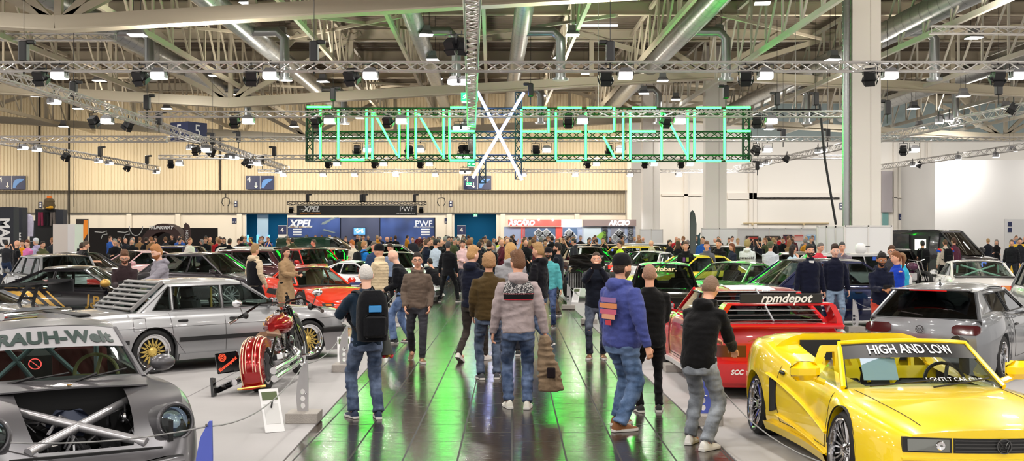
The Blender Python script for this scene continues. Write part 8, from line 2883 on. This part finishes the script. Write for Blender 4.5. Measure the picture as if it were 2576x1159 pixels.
def rope(a, b, sag, label, n=10):
 mb = MB()
 mb.tube([a.lerp(b, i / n) - V((0, 0, sag * 4 * (i / n) * (1 - i / n))) for i in range(n + 1)], .006, 5)
 tag(mb.build('barrier_rope', mat('rope_grey', (.25, .25, .25), .5)), label, 'rope')
rope(tops['i'], tops['a'], .16, 'thin grey barrier rope from the blue-lit fin to the post beside the motorcycle')
rope(tops['a'], tops['b'], .12, 'thin grey barrier rope between the motorcycle post and the next post')
rope(tops['b'], tops['c'], .12, 'thin grey barrier rope beyond the grey-haired man')
rope(V((-4.2, 8.0, .66)), tops['i'], .1, 'thin grey barrier rope across the bumper of the wide-body coupe')
rope(tops['g'], V((2.25, 8.0, .42)), .18, 'thin grey barrier rope along the flank of the yellow roadster')
rope(tops['d'], tops['e'], .12, 'thin grey barrier rope beside the man raising a phone')
rope(tops['h'], V((X_(2290, 20), 20.5, .75)), .12, 'thin grey barrier rope before the dark blue saloon')
def info_board(px, py, label, rot=-25, screen='#4c5a34'):
 Y = PY(py)
 r = empty('info_board', (X_(px, Y), Y, .012), radians(rot))
 tag(r, label, 'info board', 'car info boards')
 M = Matrix.Rotation(radians(-32), 4, 'X')
 mb = MB(); mb.box(M @ V((0, 0, .24)), (.2, .02, .48), 0, M.to_3x3()); mb.build('board', white, r, smooth=False)
 mb = MB(); mb.box(M @ V((0, -.012, .4)), (.16, .004, .09), 0, M.to_3x3()); mb.build('photo', mat('info_photo', srgb(screen), .5), r, smooth=False)
 mb = MB(); mb.box(M @ V((0, -.012, .2)), (.15, .003, .22), 0, M.to_3x3()); mb.build('text_block', mat('info_grey', (.6, .6, .6), .6), r, smooth=False)
 mb = MB(); mb.tube([(0, .1, .3), (0, .26, .0)], .01, 5); mb.build('stay', black, r)
info_board(692, 1090, 'white slanted info board on the carpet before the motorcycle', 28)
info_board(866, 920, 'white slanted info board behind the grey-haired man with backpack', 10, '#3fae7c')
info_board(1446, 762, 'white slanted info board before the black hot rod', -20)
info_board(2365, 735, 'white slanted info board before the dark van', -10)
# ---- dark blue booth under the long black banner
Yb = 80.
def bx(px, Y=Yb):
 return X_(px, Y)
def zz_(py, Y=Yb):
 return H - (py - HY) / F * Y
def grad_blue(nt, b):
 L = nt.links.new
 tc = nt.nodes.new('ShaderNodeTexCoord')
 n = nt.nodes.new('ShaderNodeTexNoise')
 n.inputs['Scale'].default_value = .5
 n.inputs['Detail'].default_value = 2
 L(tc.outputs['Object'], n.inputs['Vector'])
 cr = nt.nodes.new('ShaderNodeValToRGB')
 cr.color_ramp.elements[0].position = .35
 cr.color_ramp.elements[0].color = (*srgb('#24345c'), 1)
 cr.color_ramp.elements[1].position = .7
 cr.color_ramp.elements[1].color = (*srgb('#4a64a8'), 1)
 L(n.outputs['Fac'], cr.inputs[0])
 L(cr.outputs[0], b.inputs['Base Color'])
blue_print = node_mat('blue_print', grad_blue)
r = empty('film_booth', (bx(909), Yb, 0))
tag(r, 'dark blue exhibition booth wall with lettered panels and small screen', 'booth')
ox = bx(909)
for x0, x1, m_ in ((725, 856, blue_print), (858, 955, mat('booth_slate', srgb('#4a4f68'), .6)), (957, 1093, blue_print)):
 mb = MB(); mb.box(((bx(x0) + bx(x1)) / 2 - ox, 0, zz_(548) / 2), (bx(x1) - bx(x0), .1, zz_(548))); mb.build('wall_panel', m_, r, smooth=False)
mb = MB(); mb.box((0, .1, zz_(548) / 2), (bx(1095) - bx(723), .1, zz_(548) + .06)); mb.build('booth_frame', black, r, smooth=False)
text('XPEL', .72, white_decal, r, facing(bx(756) - ox, -.07, zz_(563)), 'lettering', bold=.03, shear=.25)
text('PROTECT EVERYTHING', .14, mat('booth_gold', srgb('#d0b27c'), .5), r, facing(bx(756) - ox, -.07, zz_(571)), 'lettering', bold=.004)
text('PWF', .6, white_decal, r, facing(bx(1066) - ox, -.07, zz_(563)), 'lettering', bold=.005)
text('PLATINUM WRAPPING FILM', .11, white_decal, r, facing(bx(1066) - ox, -.07, zz_(571)), 'lettering')
for k in range(3):
 for cxp in (748, 1070):
  mb = MB(); mb.box((bx(cxp) - ox, -.06, zz_(577 + 6.5 * k)), (.6, .01, .1)); mb.build('text_line', white_decal, r, smooth=False)
mb = MB(); mb.prism([(0, .1), (.1, .25), (.9, .6), (1.3, .62), (.8, .45), (.25, .1)], .02, facing(bx(808) - ox, -.06, zz_(568))); mb.prism([(.1, -.3), (.2, -.2), (1., -.45), (.9, -.5)], .02, facing(bx(808) - ox, -.06, zz_(568))); mb.build('car_picture', mat('booth_pic', srgb('#7f8a88'), .5), r)
s_ = empty('booth_screen', (bx(905), Yb - .12, zz_(581)))
tag(s_, 'small lit blue-white screen on the grey booth panel', 'screen')
mb = MB(); mb.box((0, 0, 0), (.86, .06, .54)); mb.build('bezel', black, s_, smooth=False)
mb = MB(); mb.box((0, -.035, 0), (.8, .01, .48)); mb.build('display', mat('display_blue', (.1, .3, .8), .4, emit=(.15, .45, .9), es=.7), s_, smooth=False)
mb = MB(); mb.bar((-.2, -.045, -.1), (.25, -.045, .12), .02, .12); mb.ball((.2, -.045, -.05), (.08, .01, .08), 10); mb.bar((-.3, -.045, .05), (-.1, -.045, .15), .02, .08); mb.build('display_shapes', mat('display_white', (.8, .9, 1), .4, emit=(.8, .9, 1), es=.8), s_)
Yn = 78.
r = empty('banner', (bx(898, Yn), Yn, zz_(529, Yn)))
tag(r, 'long black banner lettered in white hanging from a black truss over the booth', 'banner')
bw = bx(1049, Yn) - bx(747, Yn)
mb = MB(); mb.box((0, 0, 0), (bw, .1, .66)); mb.build('banner_board', mat('banner_black', (.012, .013, .015), .5), r, smooth=False)
text('XPEL', .5, white_decal, r, facing(-bw / 2 + .98, -.06, .08), 'lettering', bold=.02, shear=.3)
for k in range(3):
 mb = MB(); mb.box((-bw / 2 + .22 + k * .1, -.06, .08), (.05, .01, .05)); mb.build('dot', white_decal, r, smooth=False)
text('PROTECT EVERYTHING.', .13, mat('booth_orange', srgb('#d78a2c'), .5), r, facing(-bw / 2 + .95, -.06, -.2), 'lettering', bold=.002)
text('PWF', .48, white_decal, r, facing(bw / 2 - .7, -.06, .08), 'lettering', bold=.0)
text('PLATINUM WRAPPING FILM', .1, white_decal, r, facing(bw / 2 - .75, -.06, -.22), 'lettering')
truss((bx(722, Yn), Yn + .1, zz_(511, Yn)), (bx(1072, Yn), Yn + .1, zz_(511, Yn)), .2, black, 'black truss carrying the long lettered banner', .4, name='banner_truss')
for i, x in enumerate((733, 1060)):
 place(SP, us, at(x, 526, Yn), 'black moving spot hanging beside an end of the long lettered banner', 'banner spots')
for i, x in enumerate((774, 909, 916, 1043)):
 place(HO, uh, at(x, 505, Yn), 'black chain hoist above the long lettered banner', 'banner hoists')
# ---- wheel booths
Yc = 78.
r = empty('wheel_booth', (bx(1372, Yc), Yc, 0))
tag(r, 'red-headed wheel display booth with glowing white lettering', 'booth')
ox = bx(1372, Yc)
red_h = mat('booth_red', srgb('#e0564a'), .5, emit=srgb('#e0564a'), es=.25)
glow_w = mat('booth_glow', (1, 1, 1), .5, emit=(1, 1, 1), es=2.)
wm = mat('booth_pale', srgb('#aebbd8'), .5)
def cbox(nm, x0, x1, y0, y1, m_, par, dy=0., th=.06, oo=None):
 oo = ox if oo is None else oo
 mb = MB(); mb.box(((bx(x0, Yc) + bx(x1, Yc)) / 2 - oo, dy, (zz_(y0, Yc) + zz_(y1, Yc)) / 2), (bx(x1, Yc) - bx(x0, Yc), th, abs(zz_(y0, Yc) - zz_(y1, Yc))))
 return mb.build(nm, m_, par, smooth=False)
def showwheel(par, px, py, q, m_, oo, dy=-.1, tile=True):
 c0 = V((bx(px, Yc) - oo, dy, zz_(py, Yc)))
 if tile:
  mb = MB(); mb.prism([(0, -q * 1.9), (q * 1.9, 0), (0, q * 1.9), (-q * 1.9, 0)], .02, FRONT @ Matrix.Identity(4)); mb.v = [tuple(V(v) + c0 + V((0, .02, 0))) for v in mb.v]; mb.build('display_tile', white, par, smooth=False)
 mb = MB()
 M = Matrix.Translation(c0) @ Matrix.Rotation(pi / 2, 4, 'X')
 mb.lathe([(q, 0), (q, .06), (q * .86, .06), (q * .86, 0)], 20, 0, M)
 for k in range(7):
  a = 2 * pi * k / 7
  mb.bar(M @ V((0, 0, .05)), M @ V((q * .9 * cos(a), q * .9 * sin(a), .05)), q * .12, .02)
 mb.build('display_rim', m_, par)
cbox('back_wall', 1268, 1466, 570, 640, wm, r, .3)
cbox('header', 1278, 1412, 552, 569, red_h, r, 0, .3)
cbox('lit_header', 1412, 1463, 552, 570, glow_w, r, 0, .3)
text('ASCARO', .44, glow_w, r, facing(bx(1312, Yc) - ox, -.2, zz_(561, Yc)), 'lettering', bold=.02, shear=.2)
for a, b in ((1311, 1315), (1317, 1320)):
 cbox('red_strip', a, b, 570, 640, red_h, r, .24)
cbox('red_panel', 1398, 1415, 570, 640, red_h, r, .24)
for a, b in ((1322, 1397), (1417, 1452)):
 cbox('display_case', a, b, 574, 640, mat('case_blue', srgb('#5d7698'), .4), r, .22)
for px, py, m_ in ((1355, 586, dark_rim), (1375, 586, silver_rim), (1386, 597, dark_rim), (1365, 600, silver_rim), (1432, 586, silver_rim), (1441, 596, dark_rim), (1424, 600, dark_rim)):
 showwheel(r, px, py, .19, m_, ox, -.05 + .2)
for px in (1286, 1320, 1355, 1390):
 mb = MB(); mb.ball((bx(px, Yc) - ox, -.35, zz_(553, Yc)), .07, 8); mb.build('header_lamp', lamp_face, r)
r2 = empty('wheel_booth', (bx(1532, Yc), Yc, 0))
tag(r2, 'brown-headed wheel display booth with white lettering and green car picture', 'booth')
ox2 = bx(1532, Yc)
cbox('back_wall', 1467, 1600, 552, 640, wm, r2, .3, .06, ox2)
cbox('header', 1466, 1600, 552, 569, mat('booth_brown', srgb('#8d7872'), .6), r2, 0, .3, ox2)
text('ARCEO', .42, glow_w, r2, facing(bx(1557, Yc) - ox2, -.2, zz_(561, Yc)), 'lettering', bold=.015, shear=.2)
cbox('car_picture', 1468, 1513, 570, 612, mat('booth_paper', srgb('#dfe9ee'), .5), r2, .22, .06, ox2)
mb = MB(); mb.prism([(0, 0), (1.1, 0), (1.1, 1.0), (.75, .9), (.35, .55), (.1, .2)], .03, facing(bx(1484, Yc) - ox2, .16, zz_(618, Yc))); mb.build('green_fender', mat('pic_green', srgb('#9ccc4a'), .5), r2)
mb = MB(); M = Matrix.Translation((bx(1498, Yc) - ox2, .12, zz_(612, Yc))) @ Matrix.Rotation(pi / 2, 4, 'X'); mb.lathe([(.42, 0), (.42, .02), (.001, .02)], 24, 0, M); mb.build('pictured_wheel', mat('pic_blue', srgb('#7ba0c8'), .4), r2)
for a, b in ((1516, 1529), (1580, 1594)):
 cbox('wheel_tower', a, b, 570, 640, mat('tower_grey', srgb('#5d5a60'), .5), r2, .2, .08, ox2)
for px, py, m_ in ((1523, 582, dark_rim), (1523, 597, dark_rim), (1523, 611, dark_rim), (1587, 582, silver_rim), (1587, 597, silver_rim)):
 showwheel(r2, px, py, .17, m_, ox2, .1, False)
cbox('display_case', 1537, 1572, 572, 640, mat('case_grey', srgb('#8f8e98'), .4), r2, .22, .06, ox2)
for px, py, m_ in ((1558, 586, dark_rim), (1548, 597, silver_rim), (1567, 595, dark_rim)):
 showwheel(r2, px, py, .17, m_, ox2, .12)
# ---- clothing stand with vertical lettered black columns
def tower(x0, x1, y0, Y, txt, label, side=0):
 r = empty('lettered_column', (X_((x0 + x1) / 2, Y), Y, 0))
 tag(r, label, 'display column', kind='thing')
 w, z = X_(x1, Y) - X_(x0, Y), H - (y0 - HY) / F * Y
 mb = MB(); mb.box((0, 0, z / 2), (w, .5, z)); mb.build('column_body', mat('stand_black', srgb('#1d212c'), .6), r, smooth=False)
 if txt:
  M = facing(0, -.26, z - 1.5) @ Matrix.Rotation(-pi / 2, 4, 'Z')
  text(txt, w * .72, white_decal, r, M, 'lettering', bold=.02)
tower(-4, 41, 521, 44, 'MADNESS', 'black column lettered downwards in big white capitals, at the picture edge')
tower(43, 63, 522, 46, 'MADNESS', 'second narrower black column lettered downwards in white capitals')
tower(146, 164, 527, 47, 'MADN', 'third black column lettered downwards, behind the white booth cube')
tower(81, 100, 555, 50, 'STUFF', 'short black column lettered downwards between the clothing racks')
r = empty('clothes_wall', (X_(118, 48), 48, 0))
tag(r, 'black display wall hung with trousers and a maroon shirt', 'display wall', kind='thing')
mb = MB(); mb.box((0, 0, 1.5), (.85, .3, H - (528 - HY) / F * 48 )); mb.v = [(a, b, max(0, c)) for a, b, c in mb.v]; mb.build('black_cloth', matblack, r, smooth=False)
for px, hx in ((107, '#7c2a44'), (122, '#191a1c'), (137, '#6a625e')):
 g = MB()
 cx = X_(px, 48) - X_(118, 48)
 for s_x in (-1, 1):
  g.tube([(cx + s_x * .05, -.2, 2.85), (cx + s_x * .07, -.2, 2.3)], [(.055, .03), (.05, .02)], 8)
 g.build('hung_trousers', cloth(hx), r)
for px, hx, lb in ((70, '#cfc8e0', 'pale lavender hoodie hanging between the lettered columns'), ):
 g = MB(); Y = 46.5
 c0 = at(px, 560, Y)
 g.loft([[c0 + V((cos(a) * w_, sin(a) * .08, z)) for a in [2 * pi * j / 12 for j in range(12)]] for z, w_ in ((-.55, .22), (0, .24), (.25, .22), (.35, .08))])
 tag(g.build('hung_hoodie', cloth(hx)), lb, 'clothing')
r = empty('bottle_figure', at(124, 527, 47.8))
tag(r, 'plump brown inflated figure with orange hat on top of the black display wall', 'inflatable')
mb = MB(); mb.lathe([(.001, 0), (.2, .02), (.24, .15), (.2, .28), (.22, .36), (.15, .46), (.001, .5)], 16); mb.build('figure_body', mat('brown_plush', srgb('#5a4a2e'), .8), r)
mb = MB(); mb.lathe([(.1, .44), (.1, .56), (.001, .58)], 14); mb.build('hat', mat('hat_orange', srgb('#f07818'), .6), r)
mb = MB(); mb.bbox((.05, -.12, .1), (.3, .2, .18), .06); mb.build('yellow_front', mat('front_yellow', srgb('#e8a818'), .6), r)
Yd = 74.
r = empty('banner_wall', (X_(386, Yd), Yd, 0))
tag(r, 'long black banner wall with white line drawings behind the far crowd', 'booth wall', kind='thing')
w_ = X_(548, Yd) - X_(225, Yd)
zt_ = H - (573 - HY) / F * Yd
mb = MB(); mb.box((0, 0, zt_ / 2), (w_, .1, zt_)); mb.build('black_sheet', mat('sheet_black', srgb('#211c1c'), .8), r, smooth=False)
mb = MB()
for px in (255, 312):
 cx = X_(px, Yd) - X_(386, Yd)
 mb.tube([(cx - .4, -.06, zt_ - .25), (cx + .1, -.06, zt_ - .3), (cx + .35, -.06, zt_ - .2), (cx + .4, -.06, zt_ - .4), (cx + .1, -.06, zt_ - .45), (cx, -.06, zt_ - .7)], .03, 5)
cx = X_(343, Yd) - X_(386, Yd)
mb.tube([(cx + .42 * cos(a) , -.06, zt_ + .1 + .6 * sin(a)) for a in [lerp(pi, 2 * pi, k / 12) for k in range(13)]], .03, 5)
mb.build('line_drawing', white_decal, r)
r = empty('arched_tent', (X_(415, 70), 70, 0))
tag(r, 'dark arched inflatable tent lettered in white before the black banner wall', 'tent')
g = MB()
arc = [(1.65 * cos(a), (H - (562 - HY) / F * 70) * sin(a)) for a in [lerp(0, pi, k / 16) for k in range(17)]]
g.loft([[V((x * q, y, z * q)) for q, y in ((1, -.5), (1, 1.0), (.8, 1.0), (.8, -.5))] for x, z in arc])
g.build('arch', mat('tent_brown', srgb('#3a2624'), .7), r)
text('TRUNKWAY', .26, white_decal, r, facing(-.1, -.56, 2.28), 'lettering', shear=.3, bold=.01)
def flag(px, y0, Y, m_, label, hh, w=.5, txt=None):
 r = empty('beach_flag', (X_(px, Y), Y, 0))
 tag(r, label, 'flag')
 z1 = H - (y0 - HY) / F * Y
 z0 = z1 - hh
 mb = MB(); mb.prism([(0, z0), (w * .9, z0 + .1), (w, z1 - .6), (w * .75, z1 - .15), (.12, z1), (0, z1 - .1)], .02, FRONT); mb.build('flag_cloth', m_, r)
 mb = MB(); mb.tube([(0, 0, 0), (0, 0, z1 - .3), (.1, 0, z1)], .015, 6); mb.box((0, 0, .02), (.5, .5, .04)); mb.build('pole', black, r)
 if txt:
  text(txt, w * .5, white_decal, r, facing(w * .45, -.02, (z0 + z1) / 2) @ Matrix.Rotation(pi / 2, 4, 'Z'), 'lettering')
flag(463, 560, 68, MATS['tent_brown'], 'dark beach flag lettered upwards beside the arched tent', 1.6, .42, 'GYEON')
flag(1736, 528, 50, mat('flag_grey', srgb('#55565c'), .6), 'tall grey feather flag behind the silver two-door coupe', 2.4, .28)
flag(1755, 585, 45, mat('flag_teal', srgb('#1d4a55'), .5), 'slim dark teal flag behind the young man in a grey hoodie', 1.5, .12)
r = empty('poster_stand', (X_(207, 60), 60, 0))
tag(r, 'orange and dark poster stand behind the white booth cube', 'poster')
mb = MB(); mb.box((0, 0, 1.35), (.62, .08, 2.7)); mb.build('dark_board', mat('dark_board', srgb('#2e2622'), .6), r, smooth=False)
mb = MB(); mb.prism([(0, .0), (.3, .5), (.3, 1.2), (.1, 1.2), (.05, .6)], .02, facing(0, -.05, 1.45)); mb.build('orange_splash', mat('splash_orange', srgb('#f08c1e'), .6), r)
mb = MB()
mb.tube([at(1870, 561, YW + .8), at(2085, 561, YW + .8)], .05, 6)
for x in (1893, 2022):
 mb.tube([at(x, 561, YW + .7), at(x, 566, YW + .7)], .08, 8)
tag(mb.build('wall_rail', mat('rail_cream', srgb('#c9b48c'), .5)), 'cream service rail running along the pale wall above the posters', 'pipe')
for px, Y, lb in ((568, YW - 1.1, 'above the blue gate'), (1110, YW - 1.1, 'beside the teal gate')):
 mb = MB()
 q = .0
 for s_x in (-1, 1):
  mb.tube([at(px, 486, Y), at(px, 497, Y), at(px + s_x * 8, 499, Y), at(px + s_x * 10, 510, Y), at(px + s_x * 5, 518, Y)], .035, 5)
 tag(mb.build('wall_pipe_fork', black), 'black forked pipe hanging on the ribbed wall ' + lb, 'pipe')
mb = MB(); mb.tube([at(186, 0, 70) , at(186, 520, 70)], .02, 5)
tag(mb.build('hanging_rod', black), 'thin dark rod hanging in front of the cream wall beside the clothing stand', 'rod')
r = empty('info_wall', (X_(2560, 70), 70, 0))
tag(r, 'pale blue-white booth wall with small blue squares at the picture edge', 'booth wall', kind='thing')
mb = MB(); mb.box((.3, 0, 1.4), (2.2, .1, 2.8)); mb.build('wall_sheet', white, r, smooth=False)
for k in range(2):
 mb = MB(); mb.box((-.5, -.06, 2.5 - k * .35), (.24, .02, .28)); mb.build('blue_square', navy_sign, r, smooth=False)
r = empty('yellow_counter', (X_(2568, 50), 50, 0))
tag(r, 'yellow counter behind the man in black jacket at the picture edge', 'counter')
mb = MB(); mb.bbox((0, 0, .75), (.8, .6, 1.5), .03); mb.build('counter_body', mat('counter_yellow', srgb('#f0c020'), .5), r)
for px in (750, 790, 830, 880, 930, 980, 1020, 1065):  # fill lights added to brighten the dark blue booth
 area((X_(px, 79.2), 78.9, 3.15), 9, .12, (.9, .95, 1), rot=(radians(35), 0, 0))
for px in (1290, 1325, 1360, 1395, 1432, 1480, 1510, 1555, 1590):  # fill lights added in front of the wheel booths to brighten them
 area((X_(px, 76.5), 76.6, 2.9), 8, .12, (.92, .96, 1), rot=(radians(50), 0, 0))
ONES = ['', 'first', 'second', 'third', 'fourth', 'fifth', 'sixth', 'seventh', 'eighth', 'ninth', 'tenth', 'eleventh', 'twelfth', 'thirteenth', 'fourteenth', 'fifteenth', 'sixteenth', 'seventeenth', 'eighteenth', 'nineteenth']
def ordinal(n):
 if n < 20:
  return ONES[n]
 t = {2: 'twent', 3: 'thirt', 4: 'fort'}[n // 10]
 return t + ('ieth' if n % 10 == 0 else 'y-' + ONES[n % 10])
same = {}
bpy.context.view_layer.update()
for o in COL.objects:
 if o.parent is None and o.get('label'):
  same.setdefault(o['label'], []).append(o)
for lb, obs in same.items():
 if len(obs) < 2:
  continue
 deep = obs[0].name.split('.')[0] in ('roof_purlin',)
 def key(o):
  p = o.location
  if p.length < .01 and o.type == 'MESH':
   p = sum((V(c) for c in o.bound_box), V((0, 0, 0))) / 8
  return p.y if deep else p.x / max(1, p.y)
 obs.sort(key=key)
 for i, o in enumerate(obs):
  o['label'] = lb + ', ' + ordinal(i + 1) + (' from the camera' if deep else ' from left')
# ================================================================ CAMERA AND VIEW
cam = bpy.data.cameras.new('camera')
cam.sensor_width = 36
cam.lens = 36 * F / 2576
cam.shift_y = (HY - 579.5) / 2576
cam.clip_end = 300
co = link('camera', cam, None, (0, 0, H), (pi / 2, 0, 0))
sc = bpy.context.scene
sc.camera = co
sc.view_settings.view_transform = 'Standard'
sc.view_settings.look = 'None'
sc.view_settings.exposure = 0.08
sc.view_settings.gamma = 1
sc.cycles.max_bounces = 6
sc.cycles.diffuse_bounces = 3
sc.cycles.glossy_bounces = 3
sc.cycles.transparent_max_bounces = 12
sc.cycles.sample_clamp_indirect = 6
sc.cycles.use_denoising = True
sc.cycles.caustics_reflective = False
sc.cycles.caustics_refractive = False
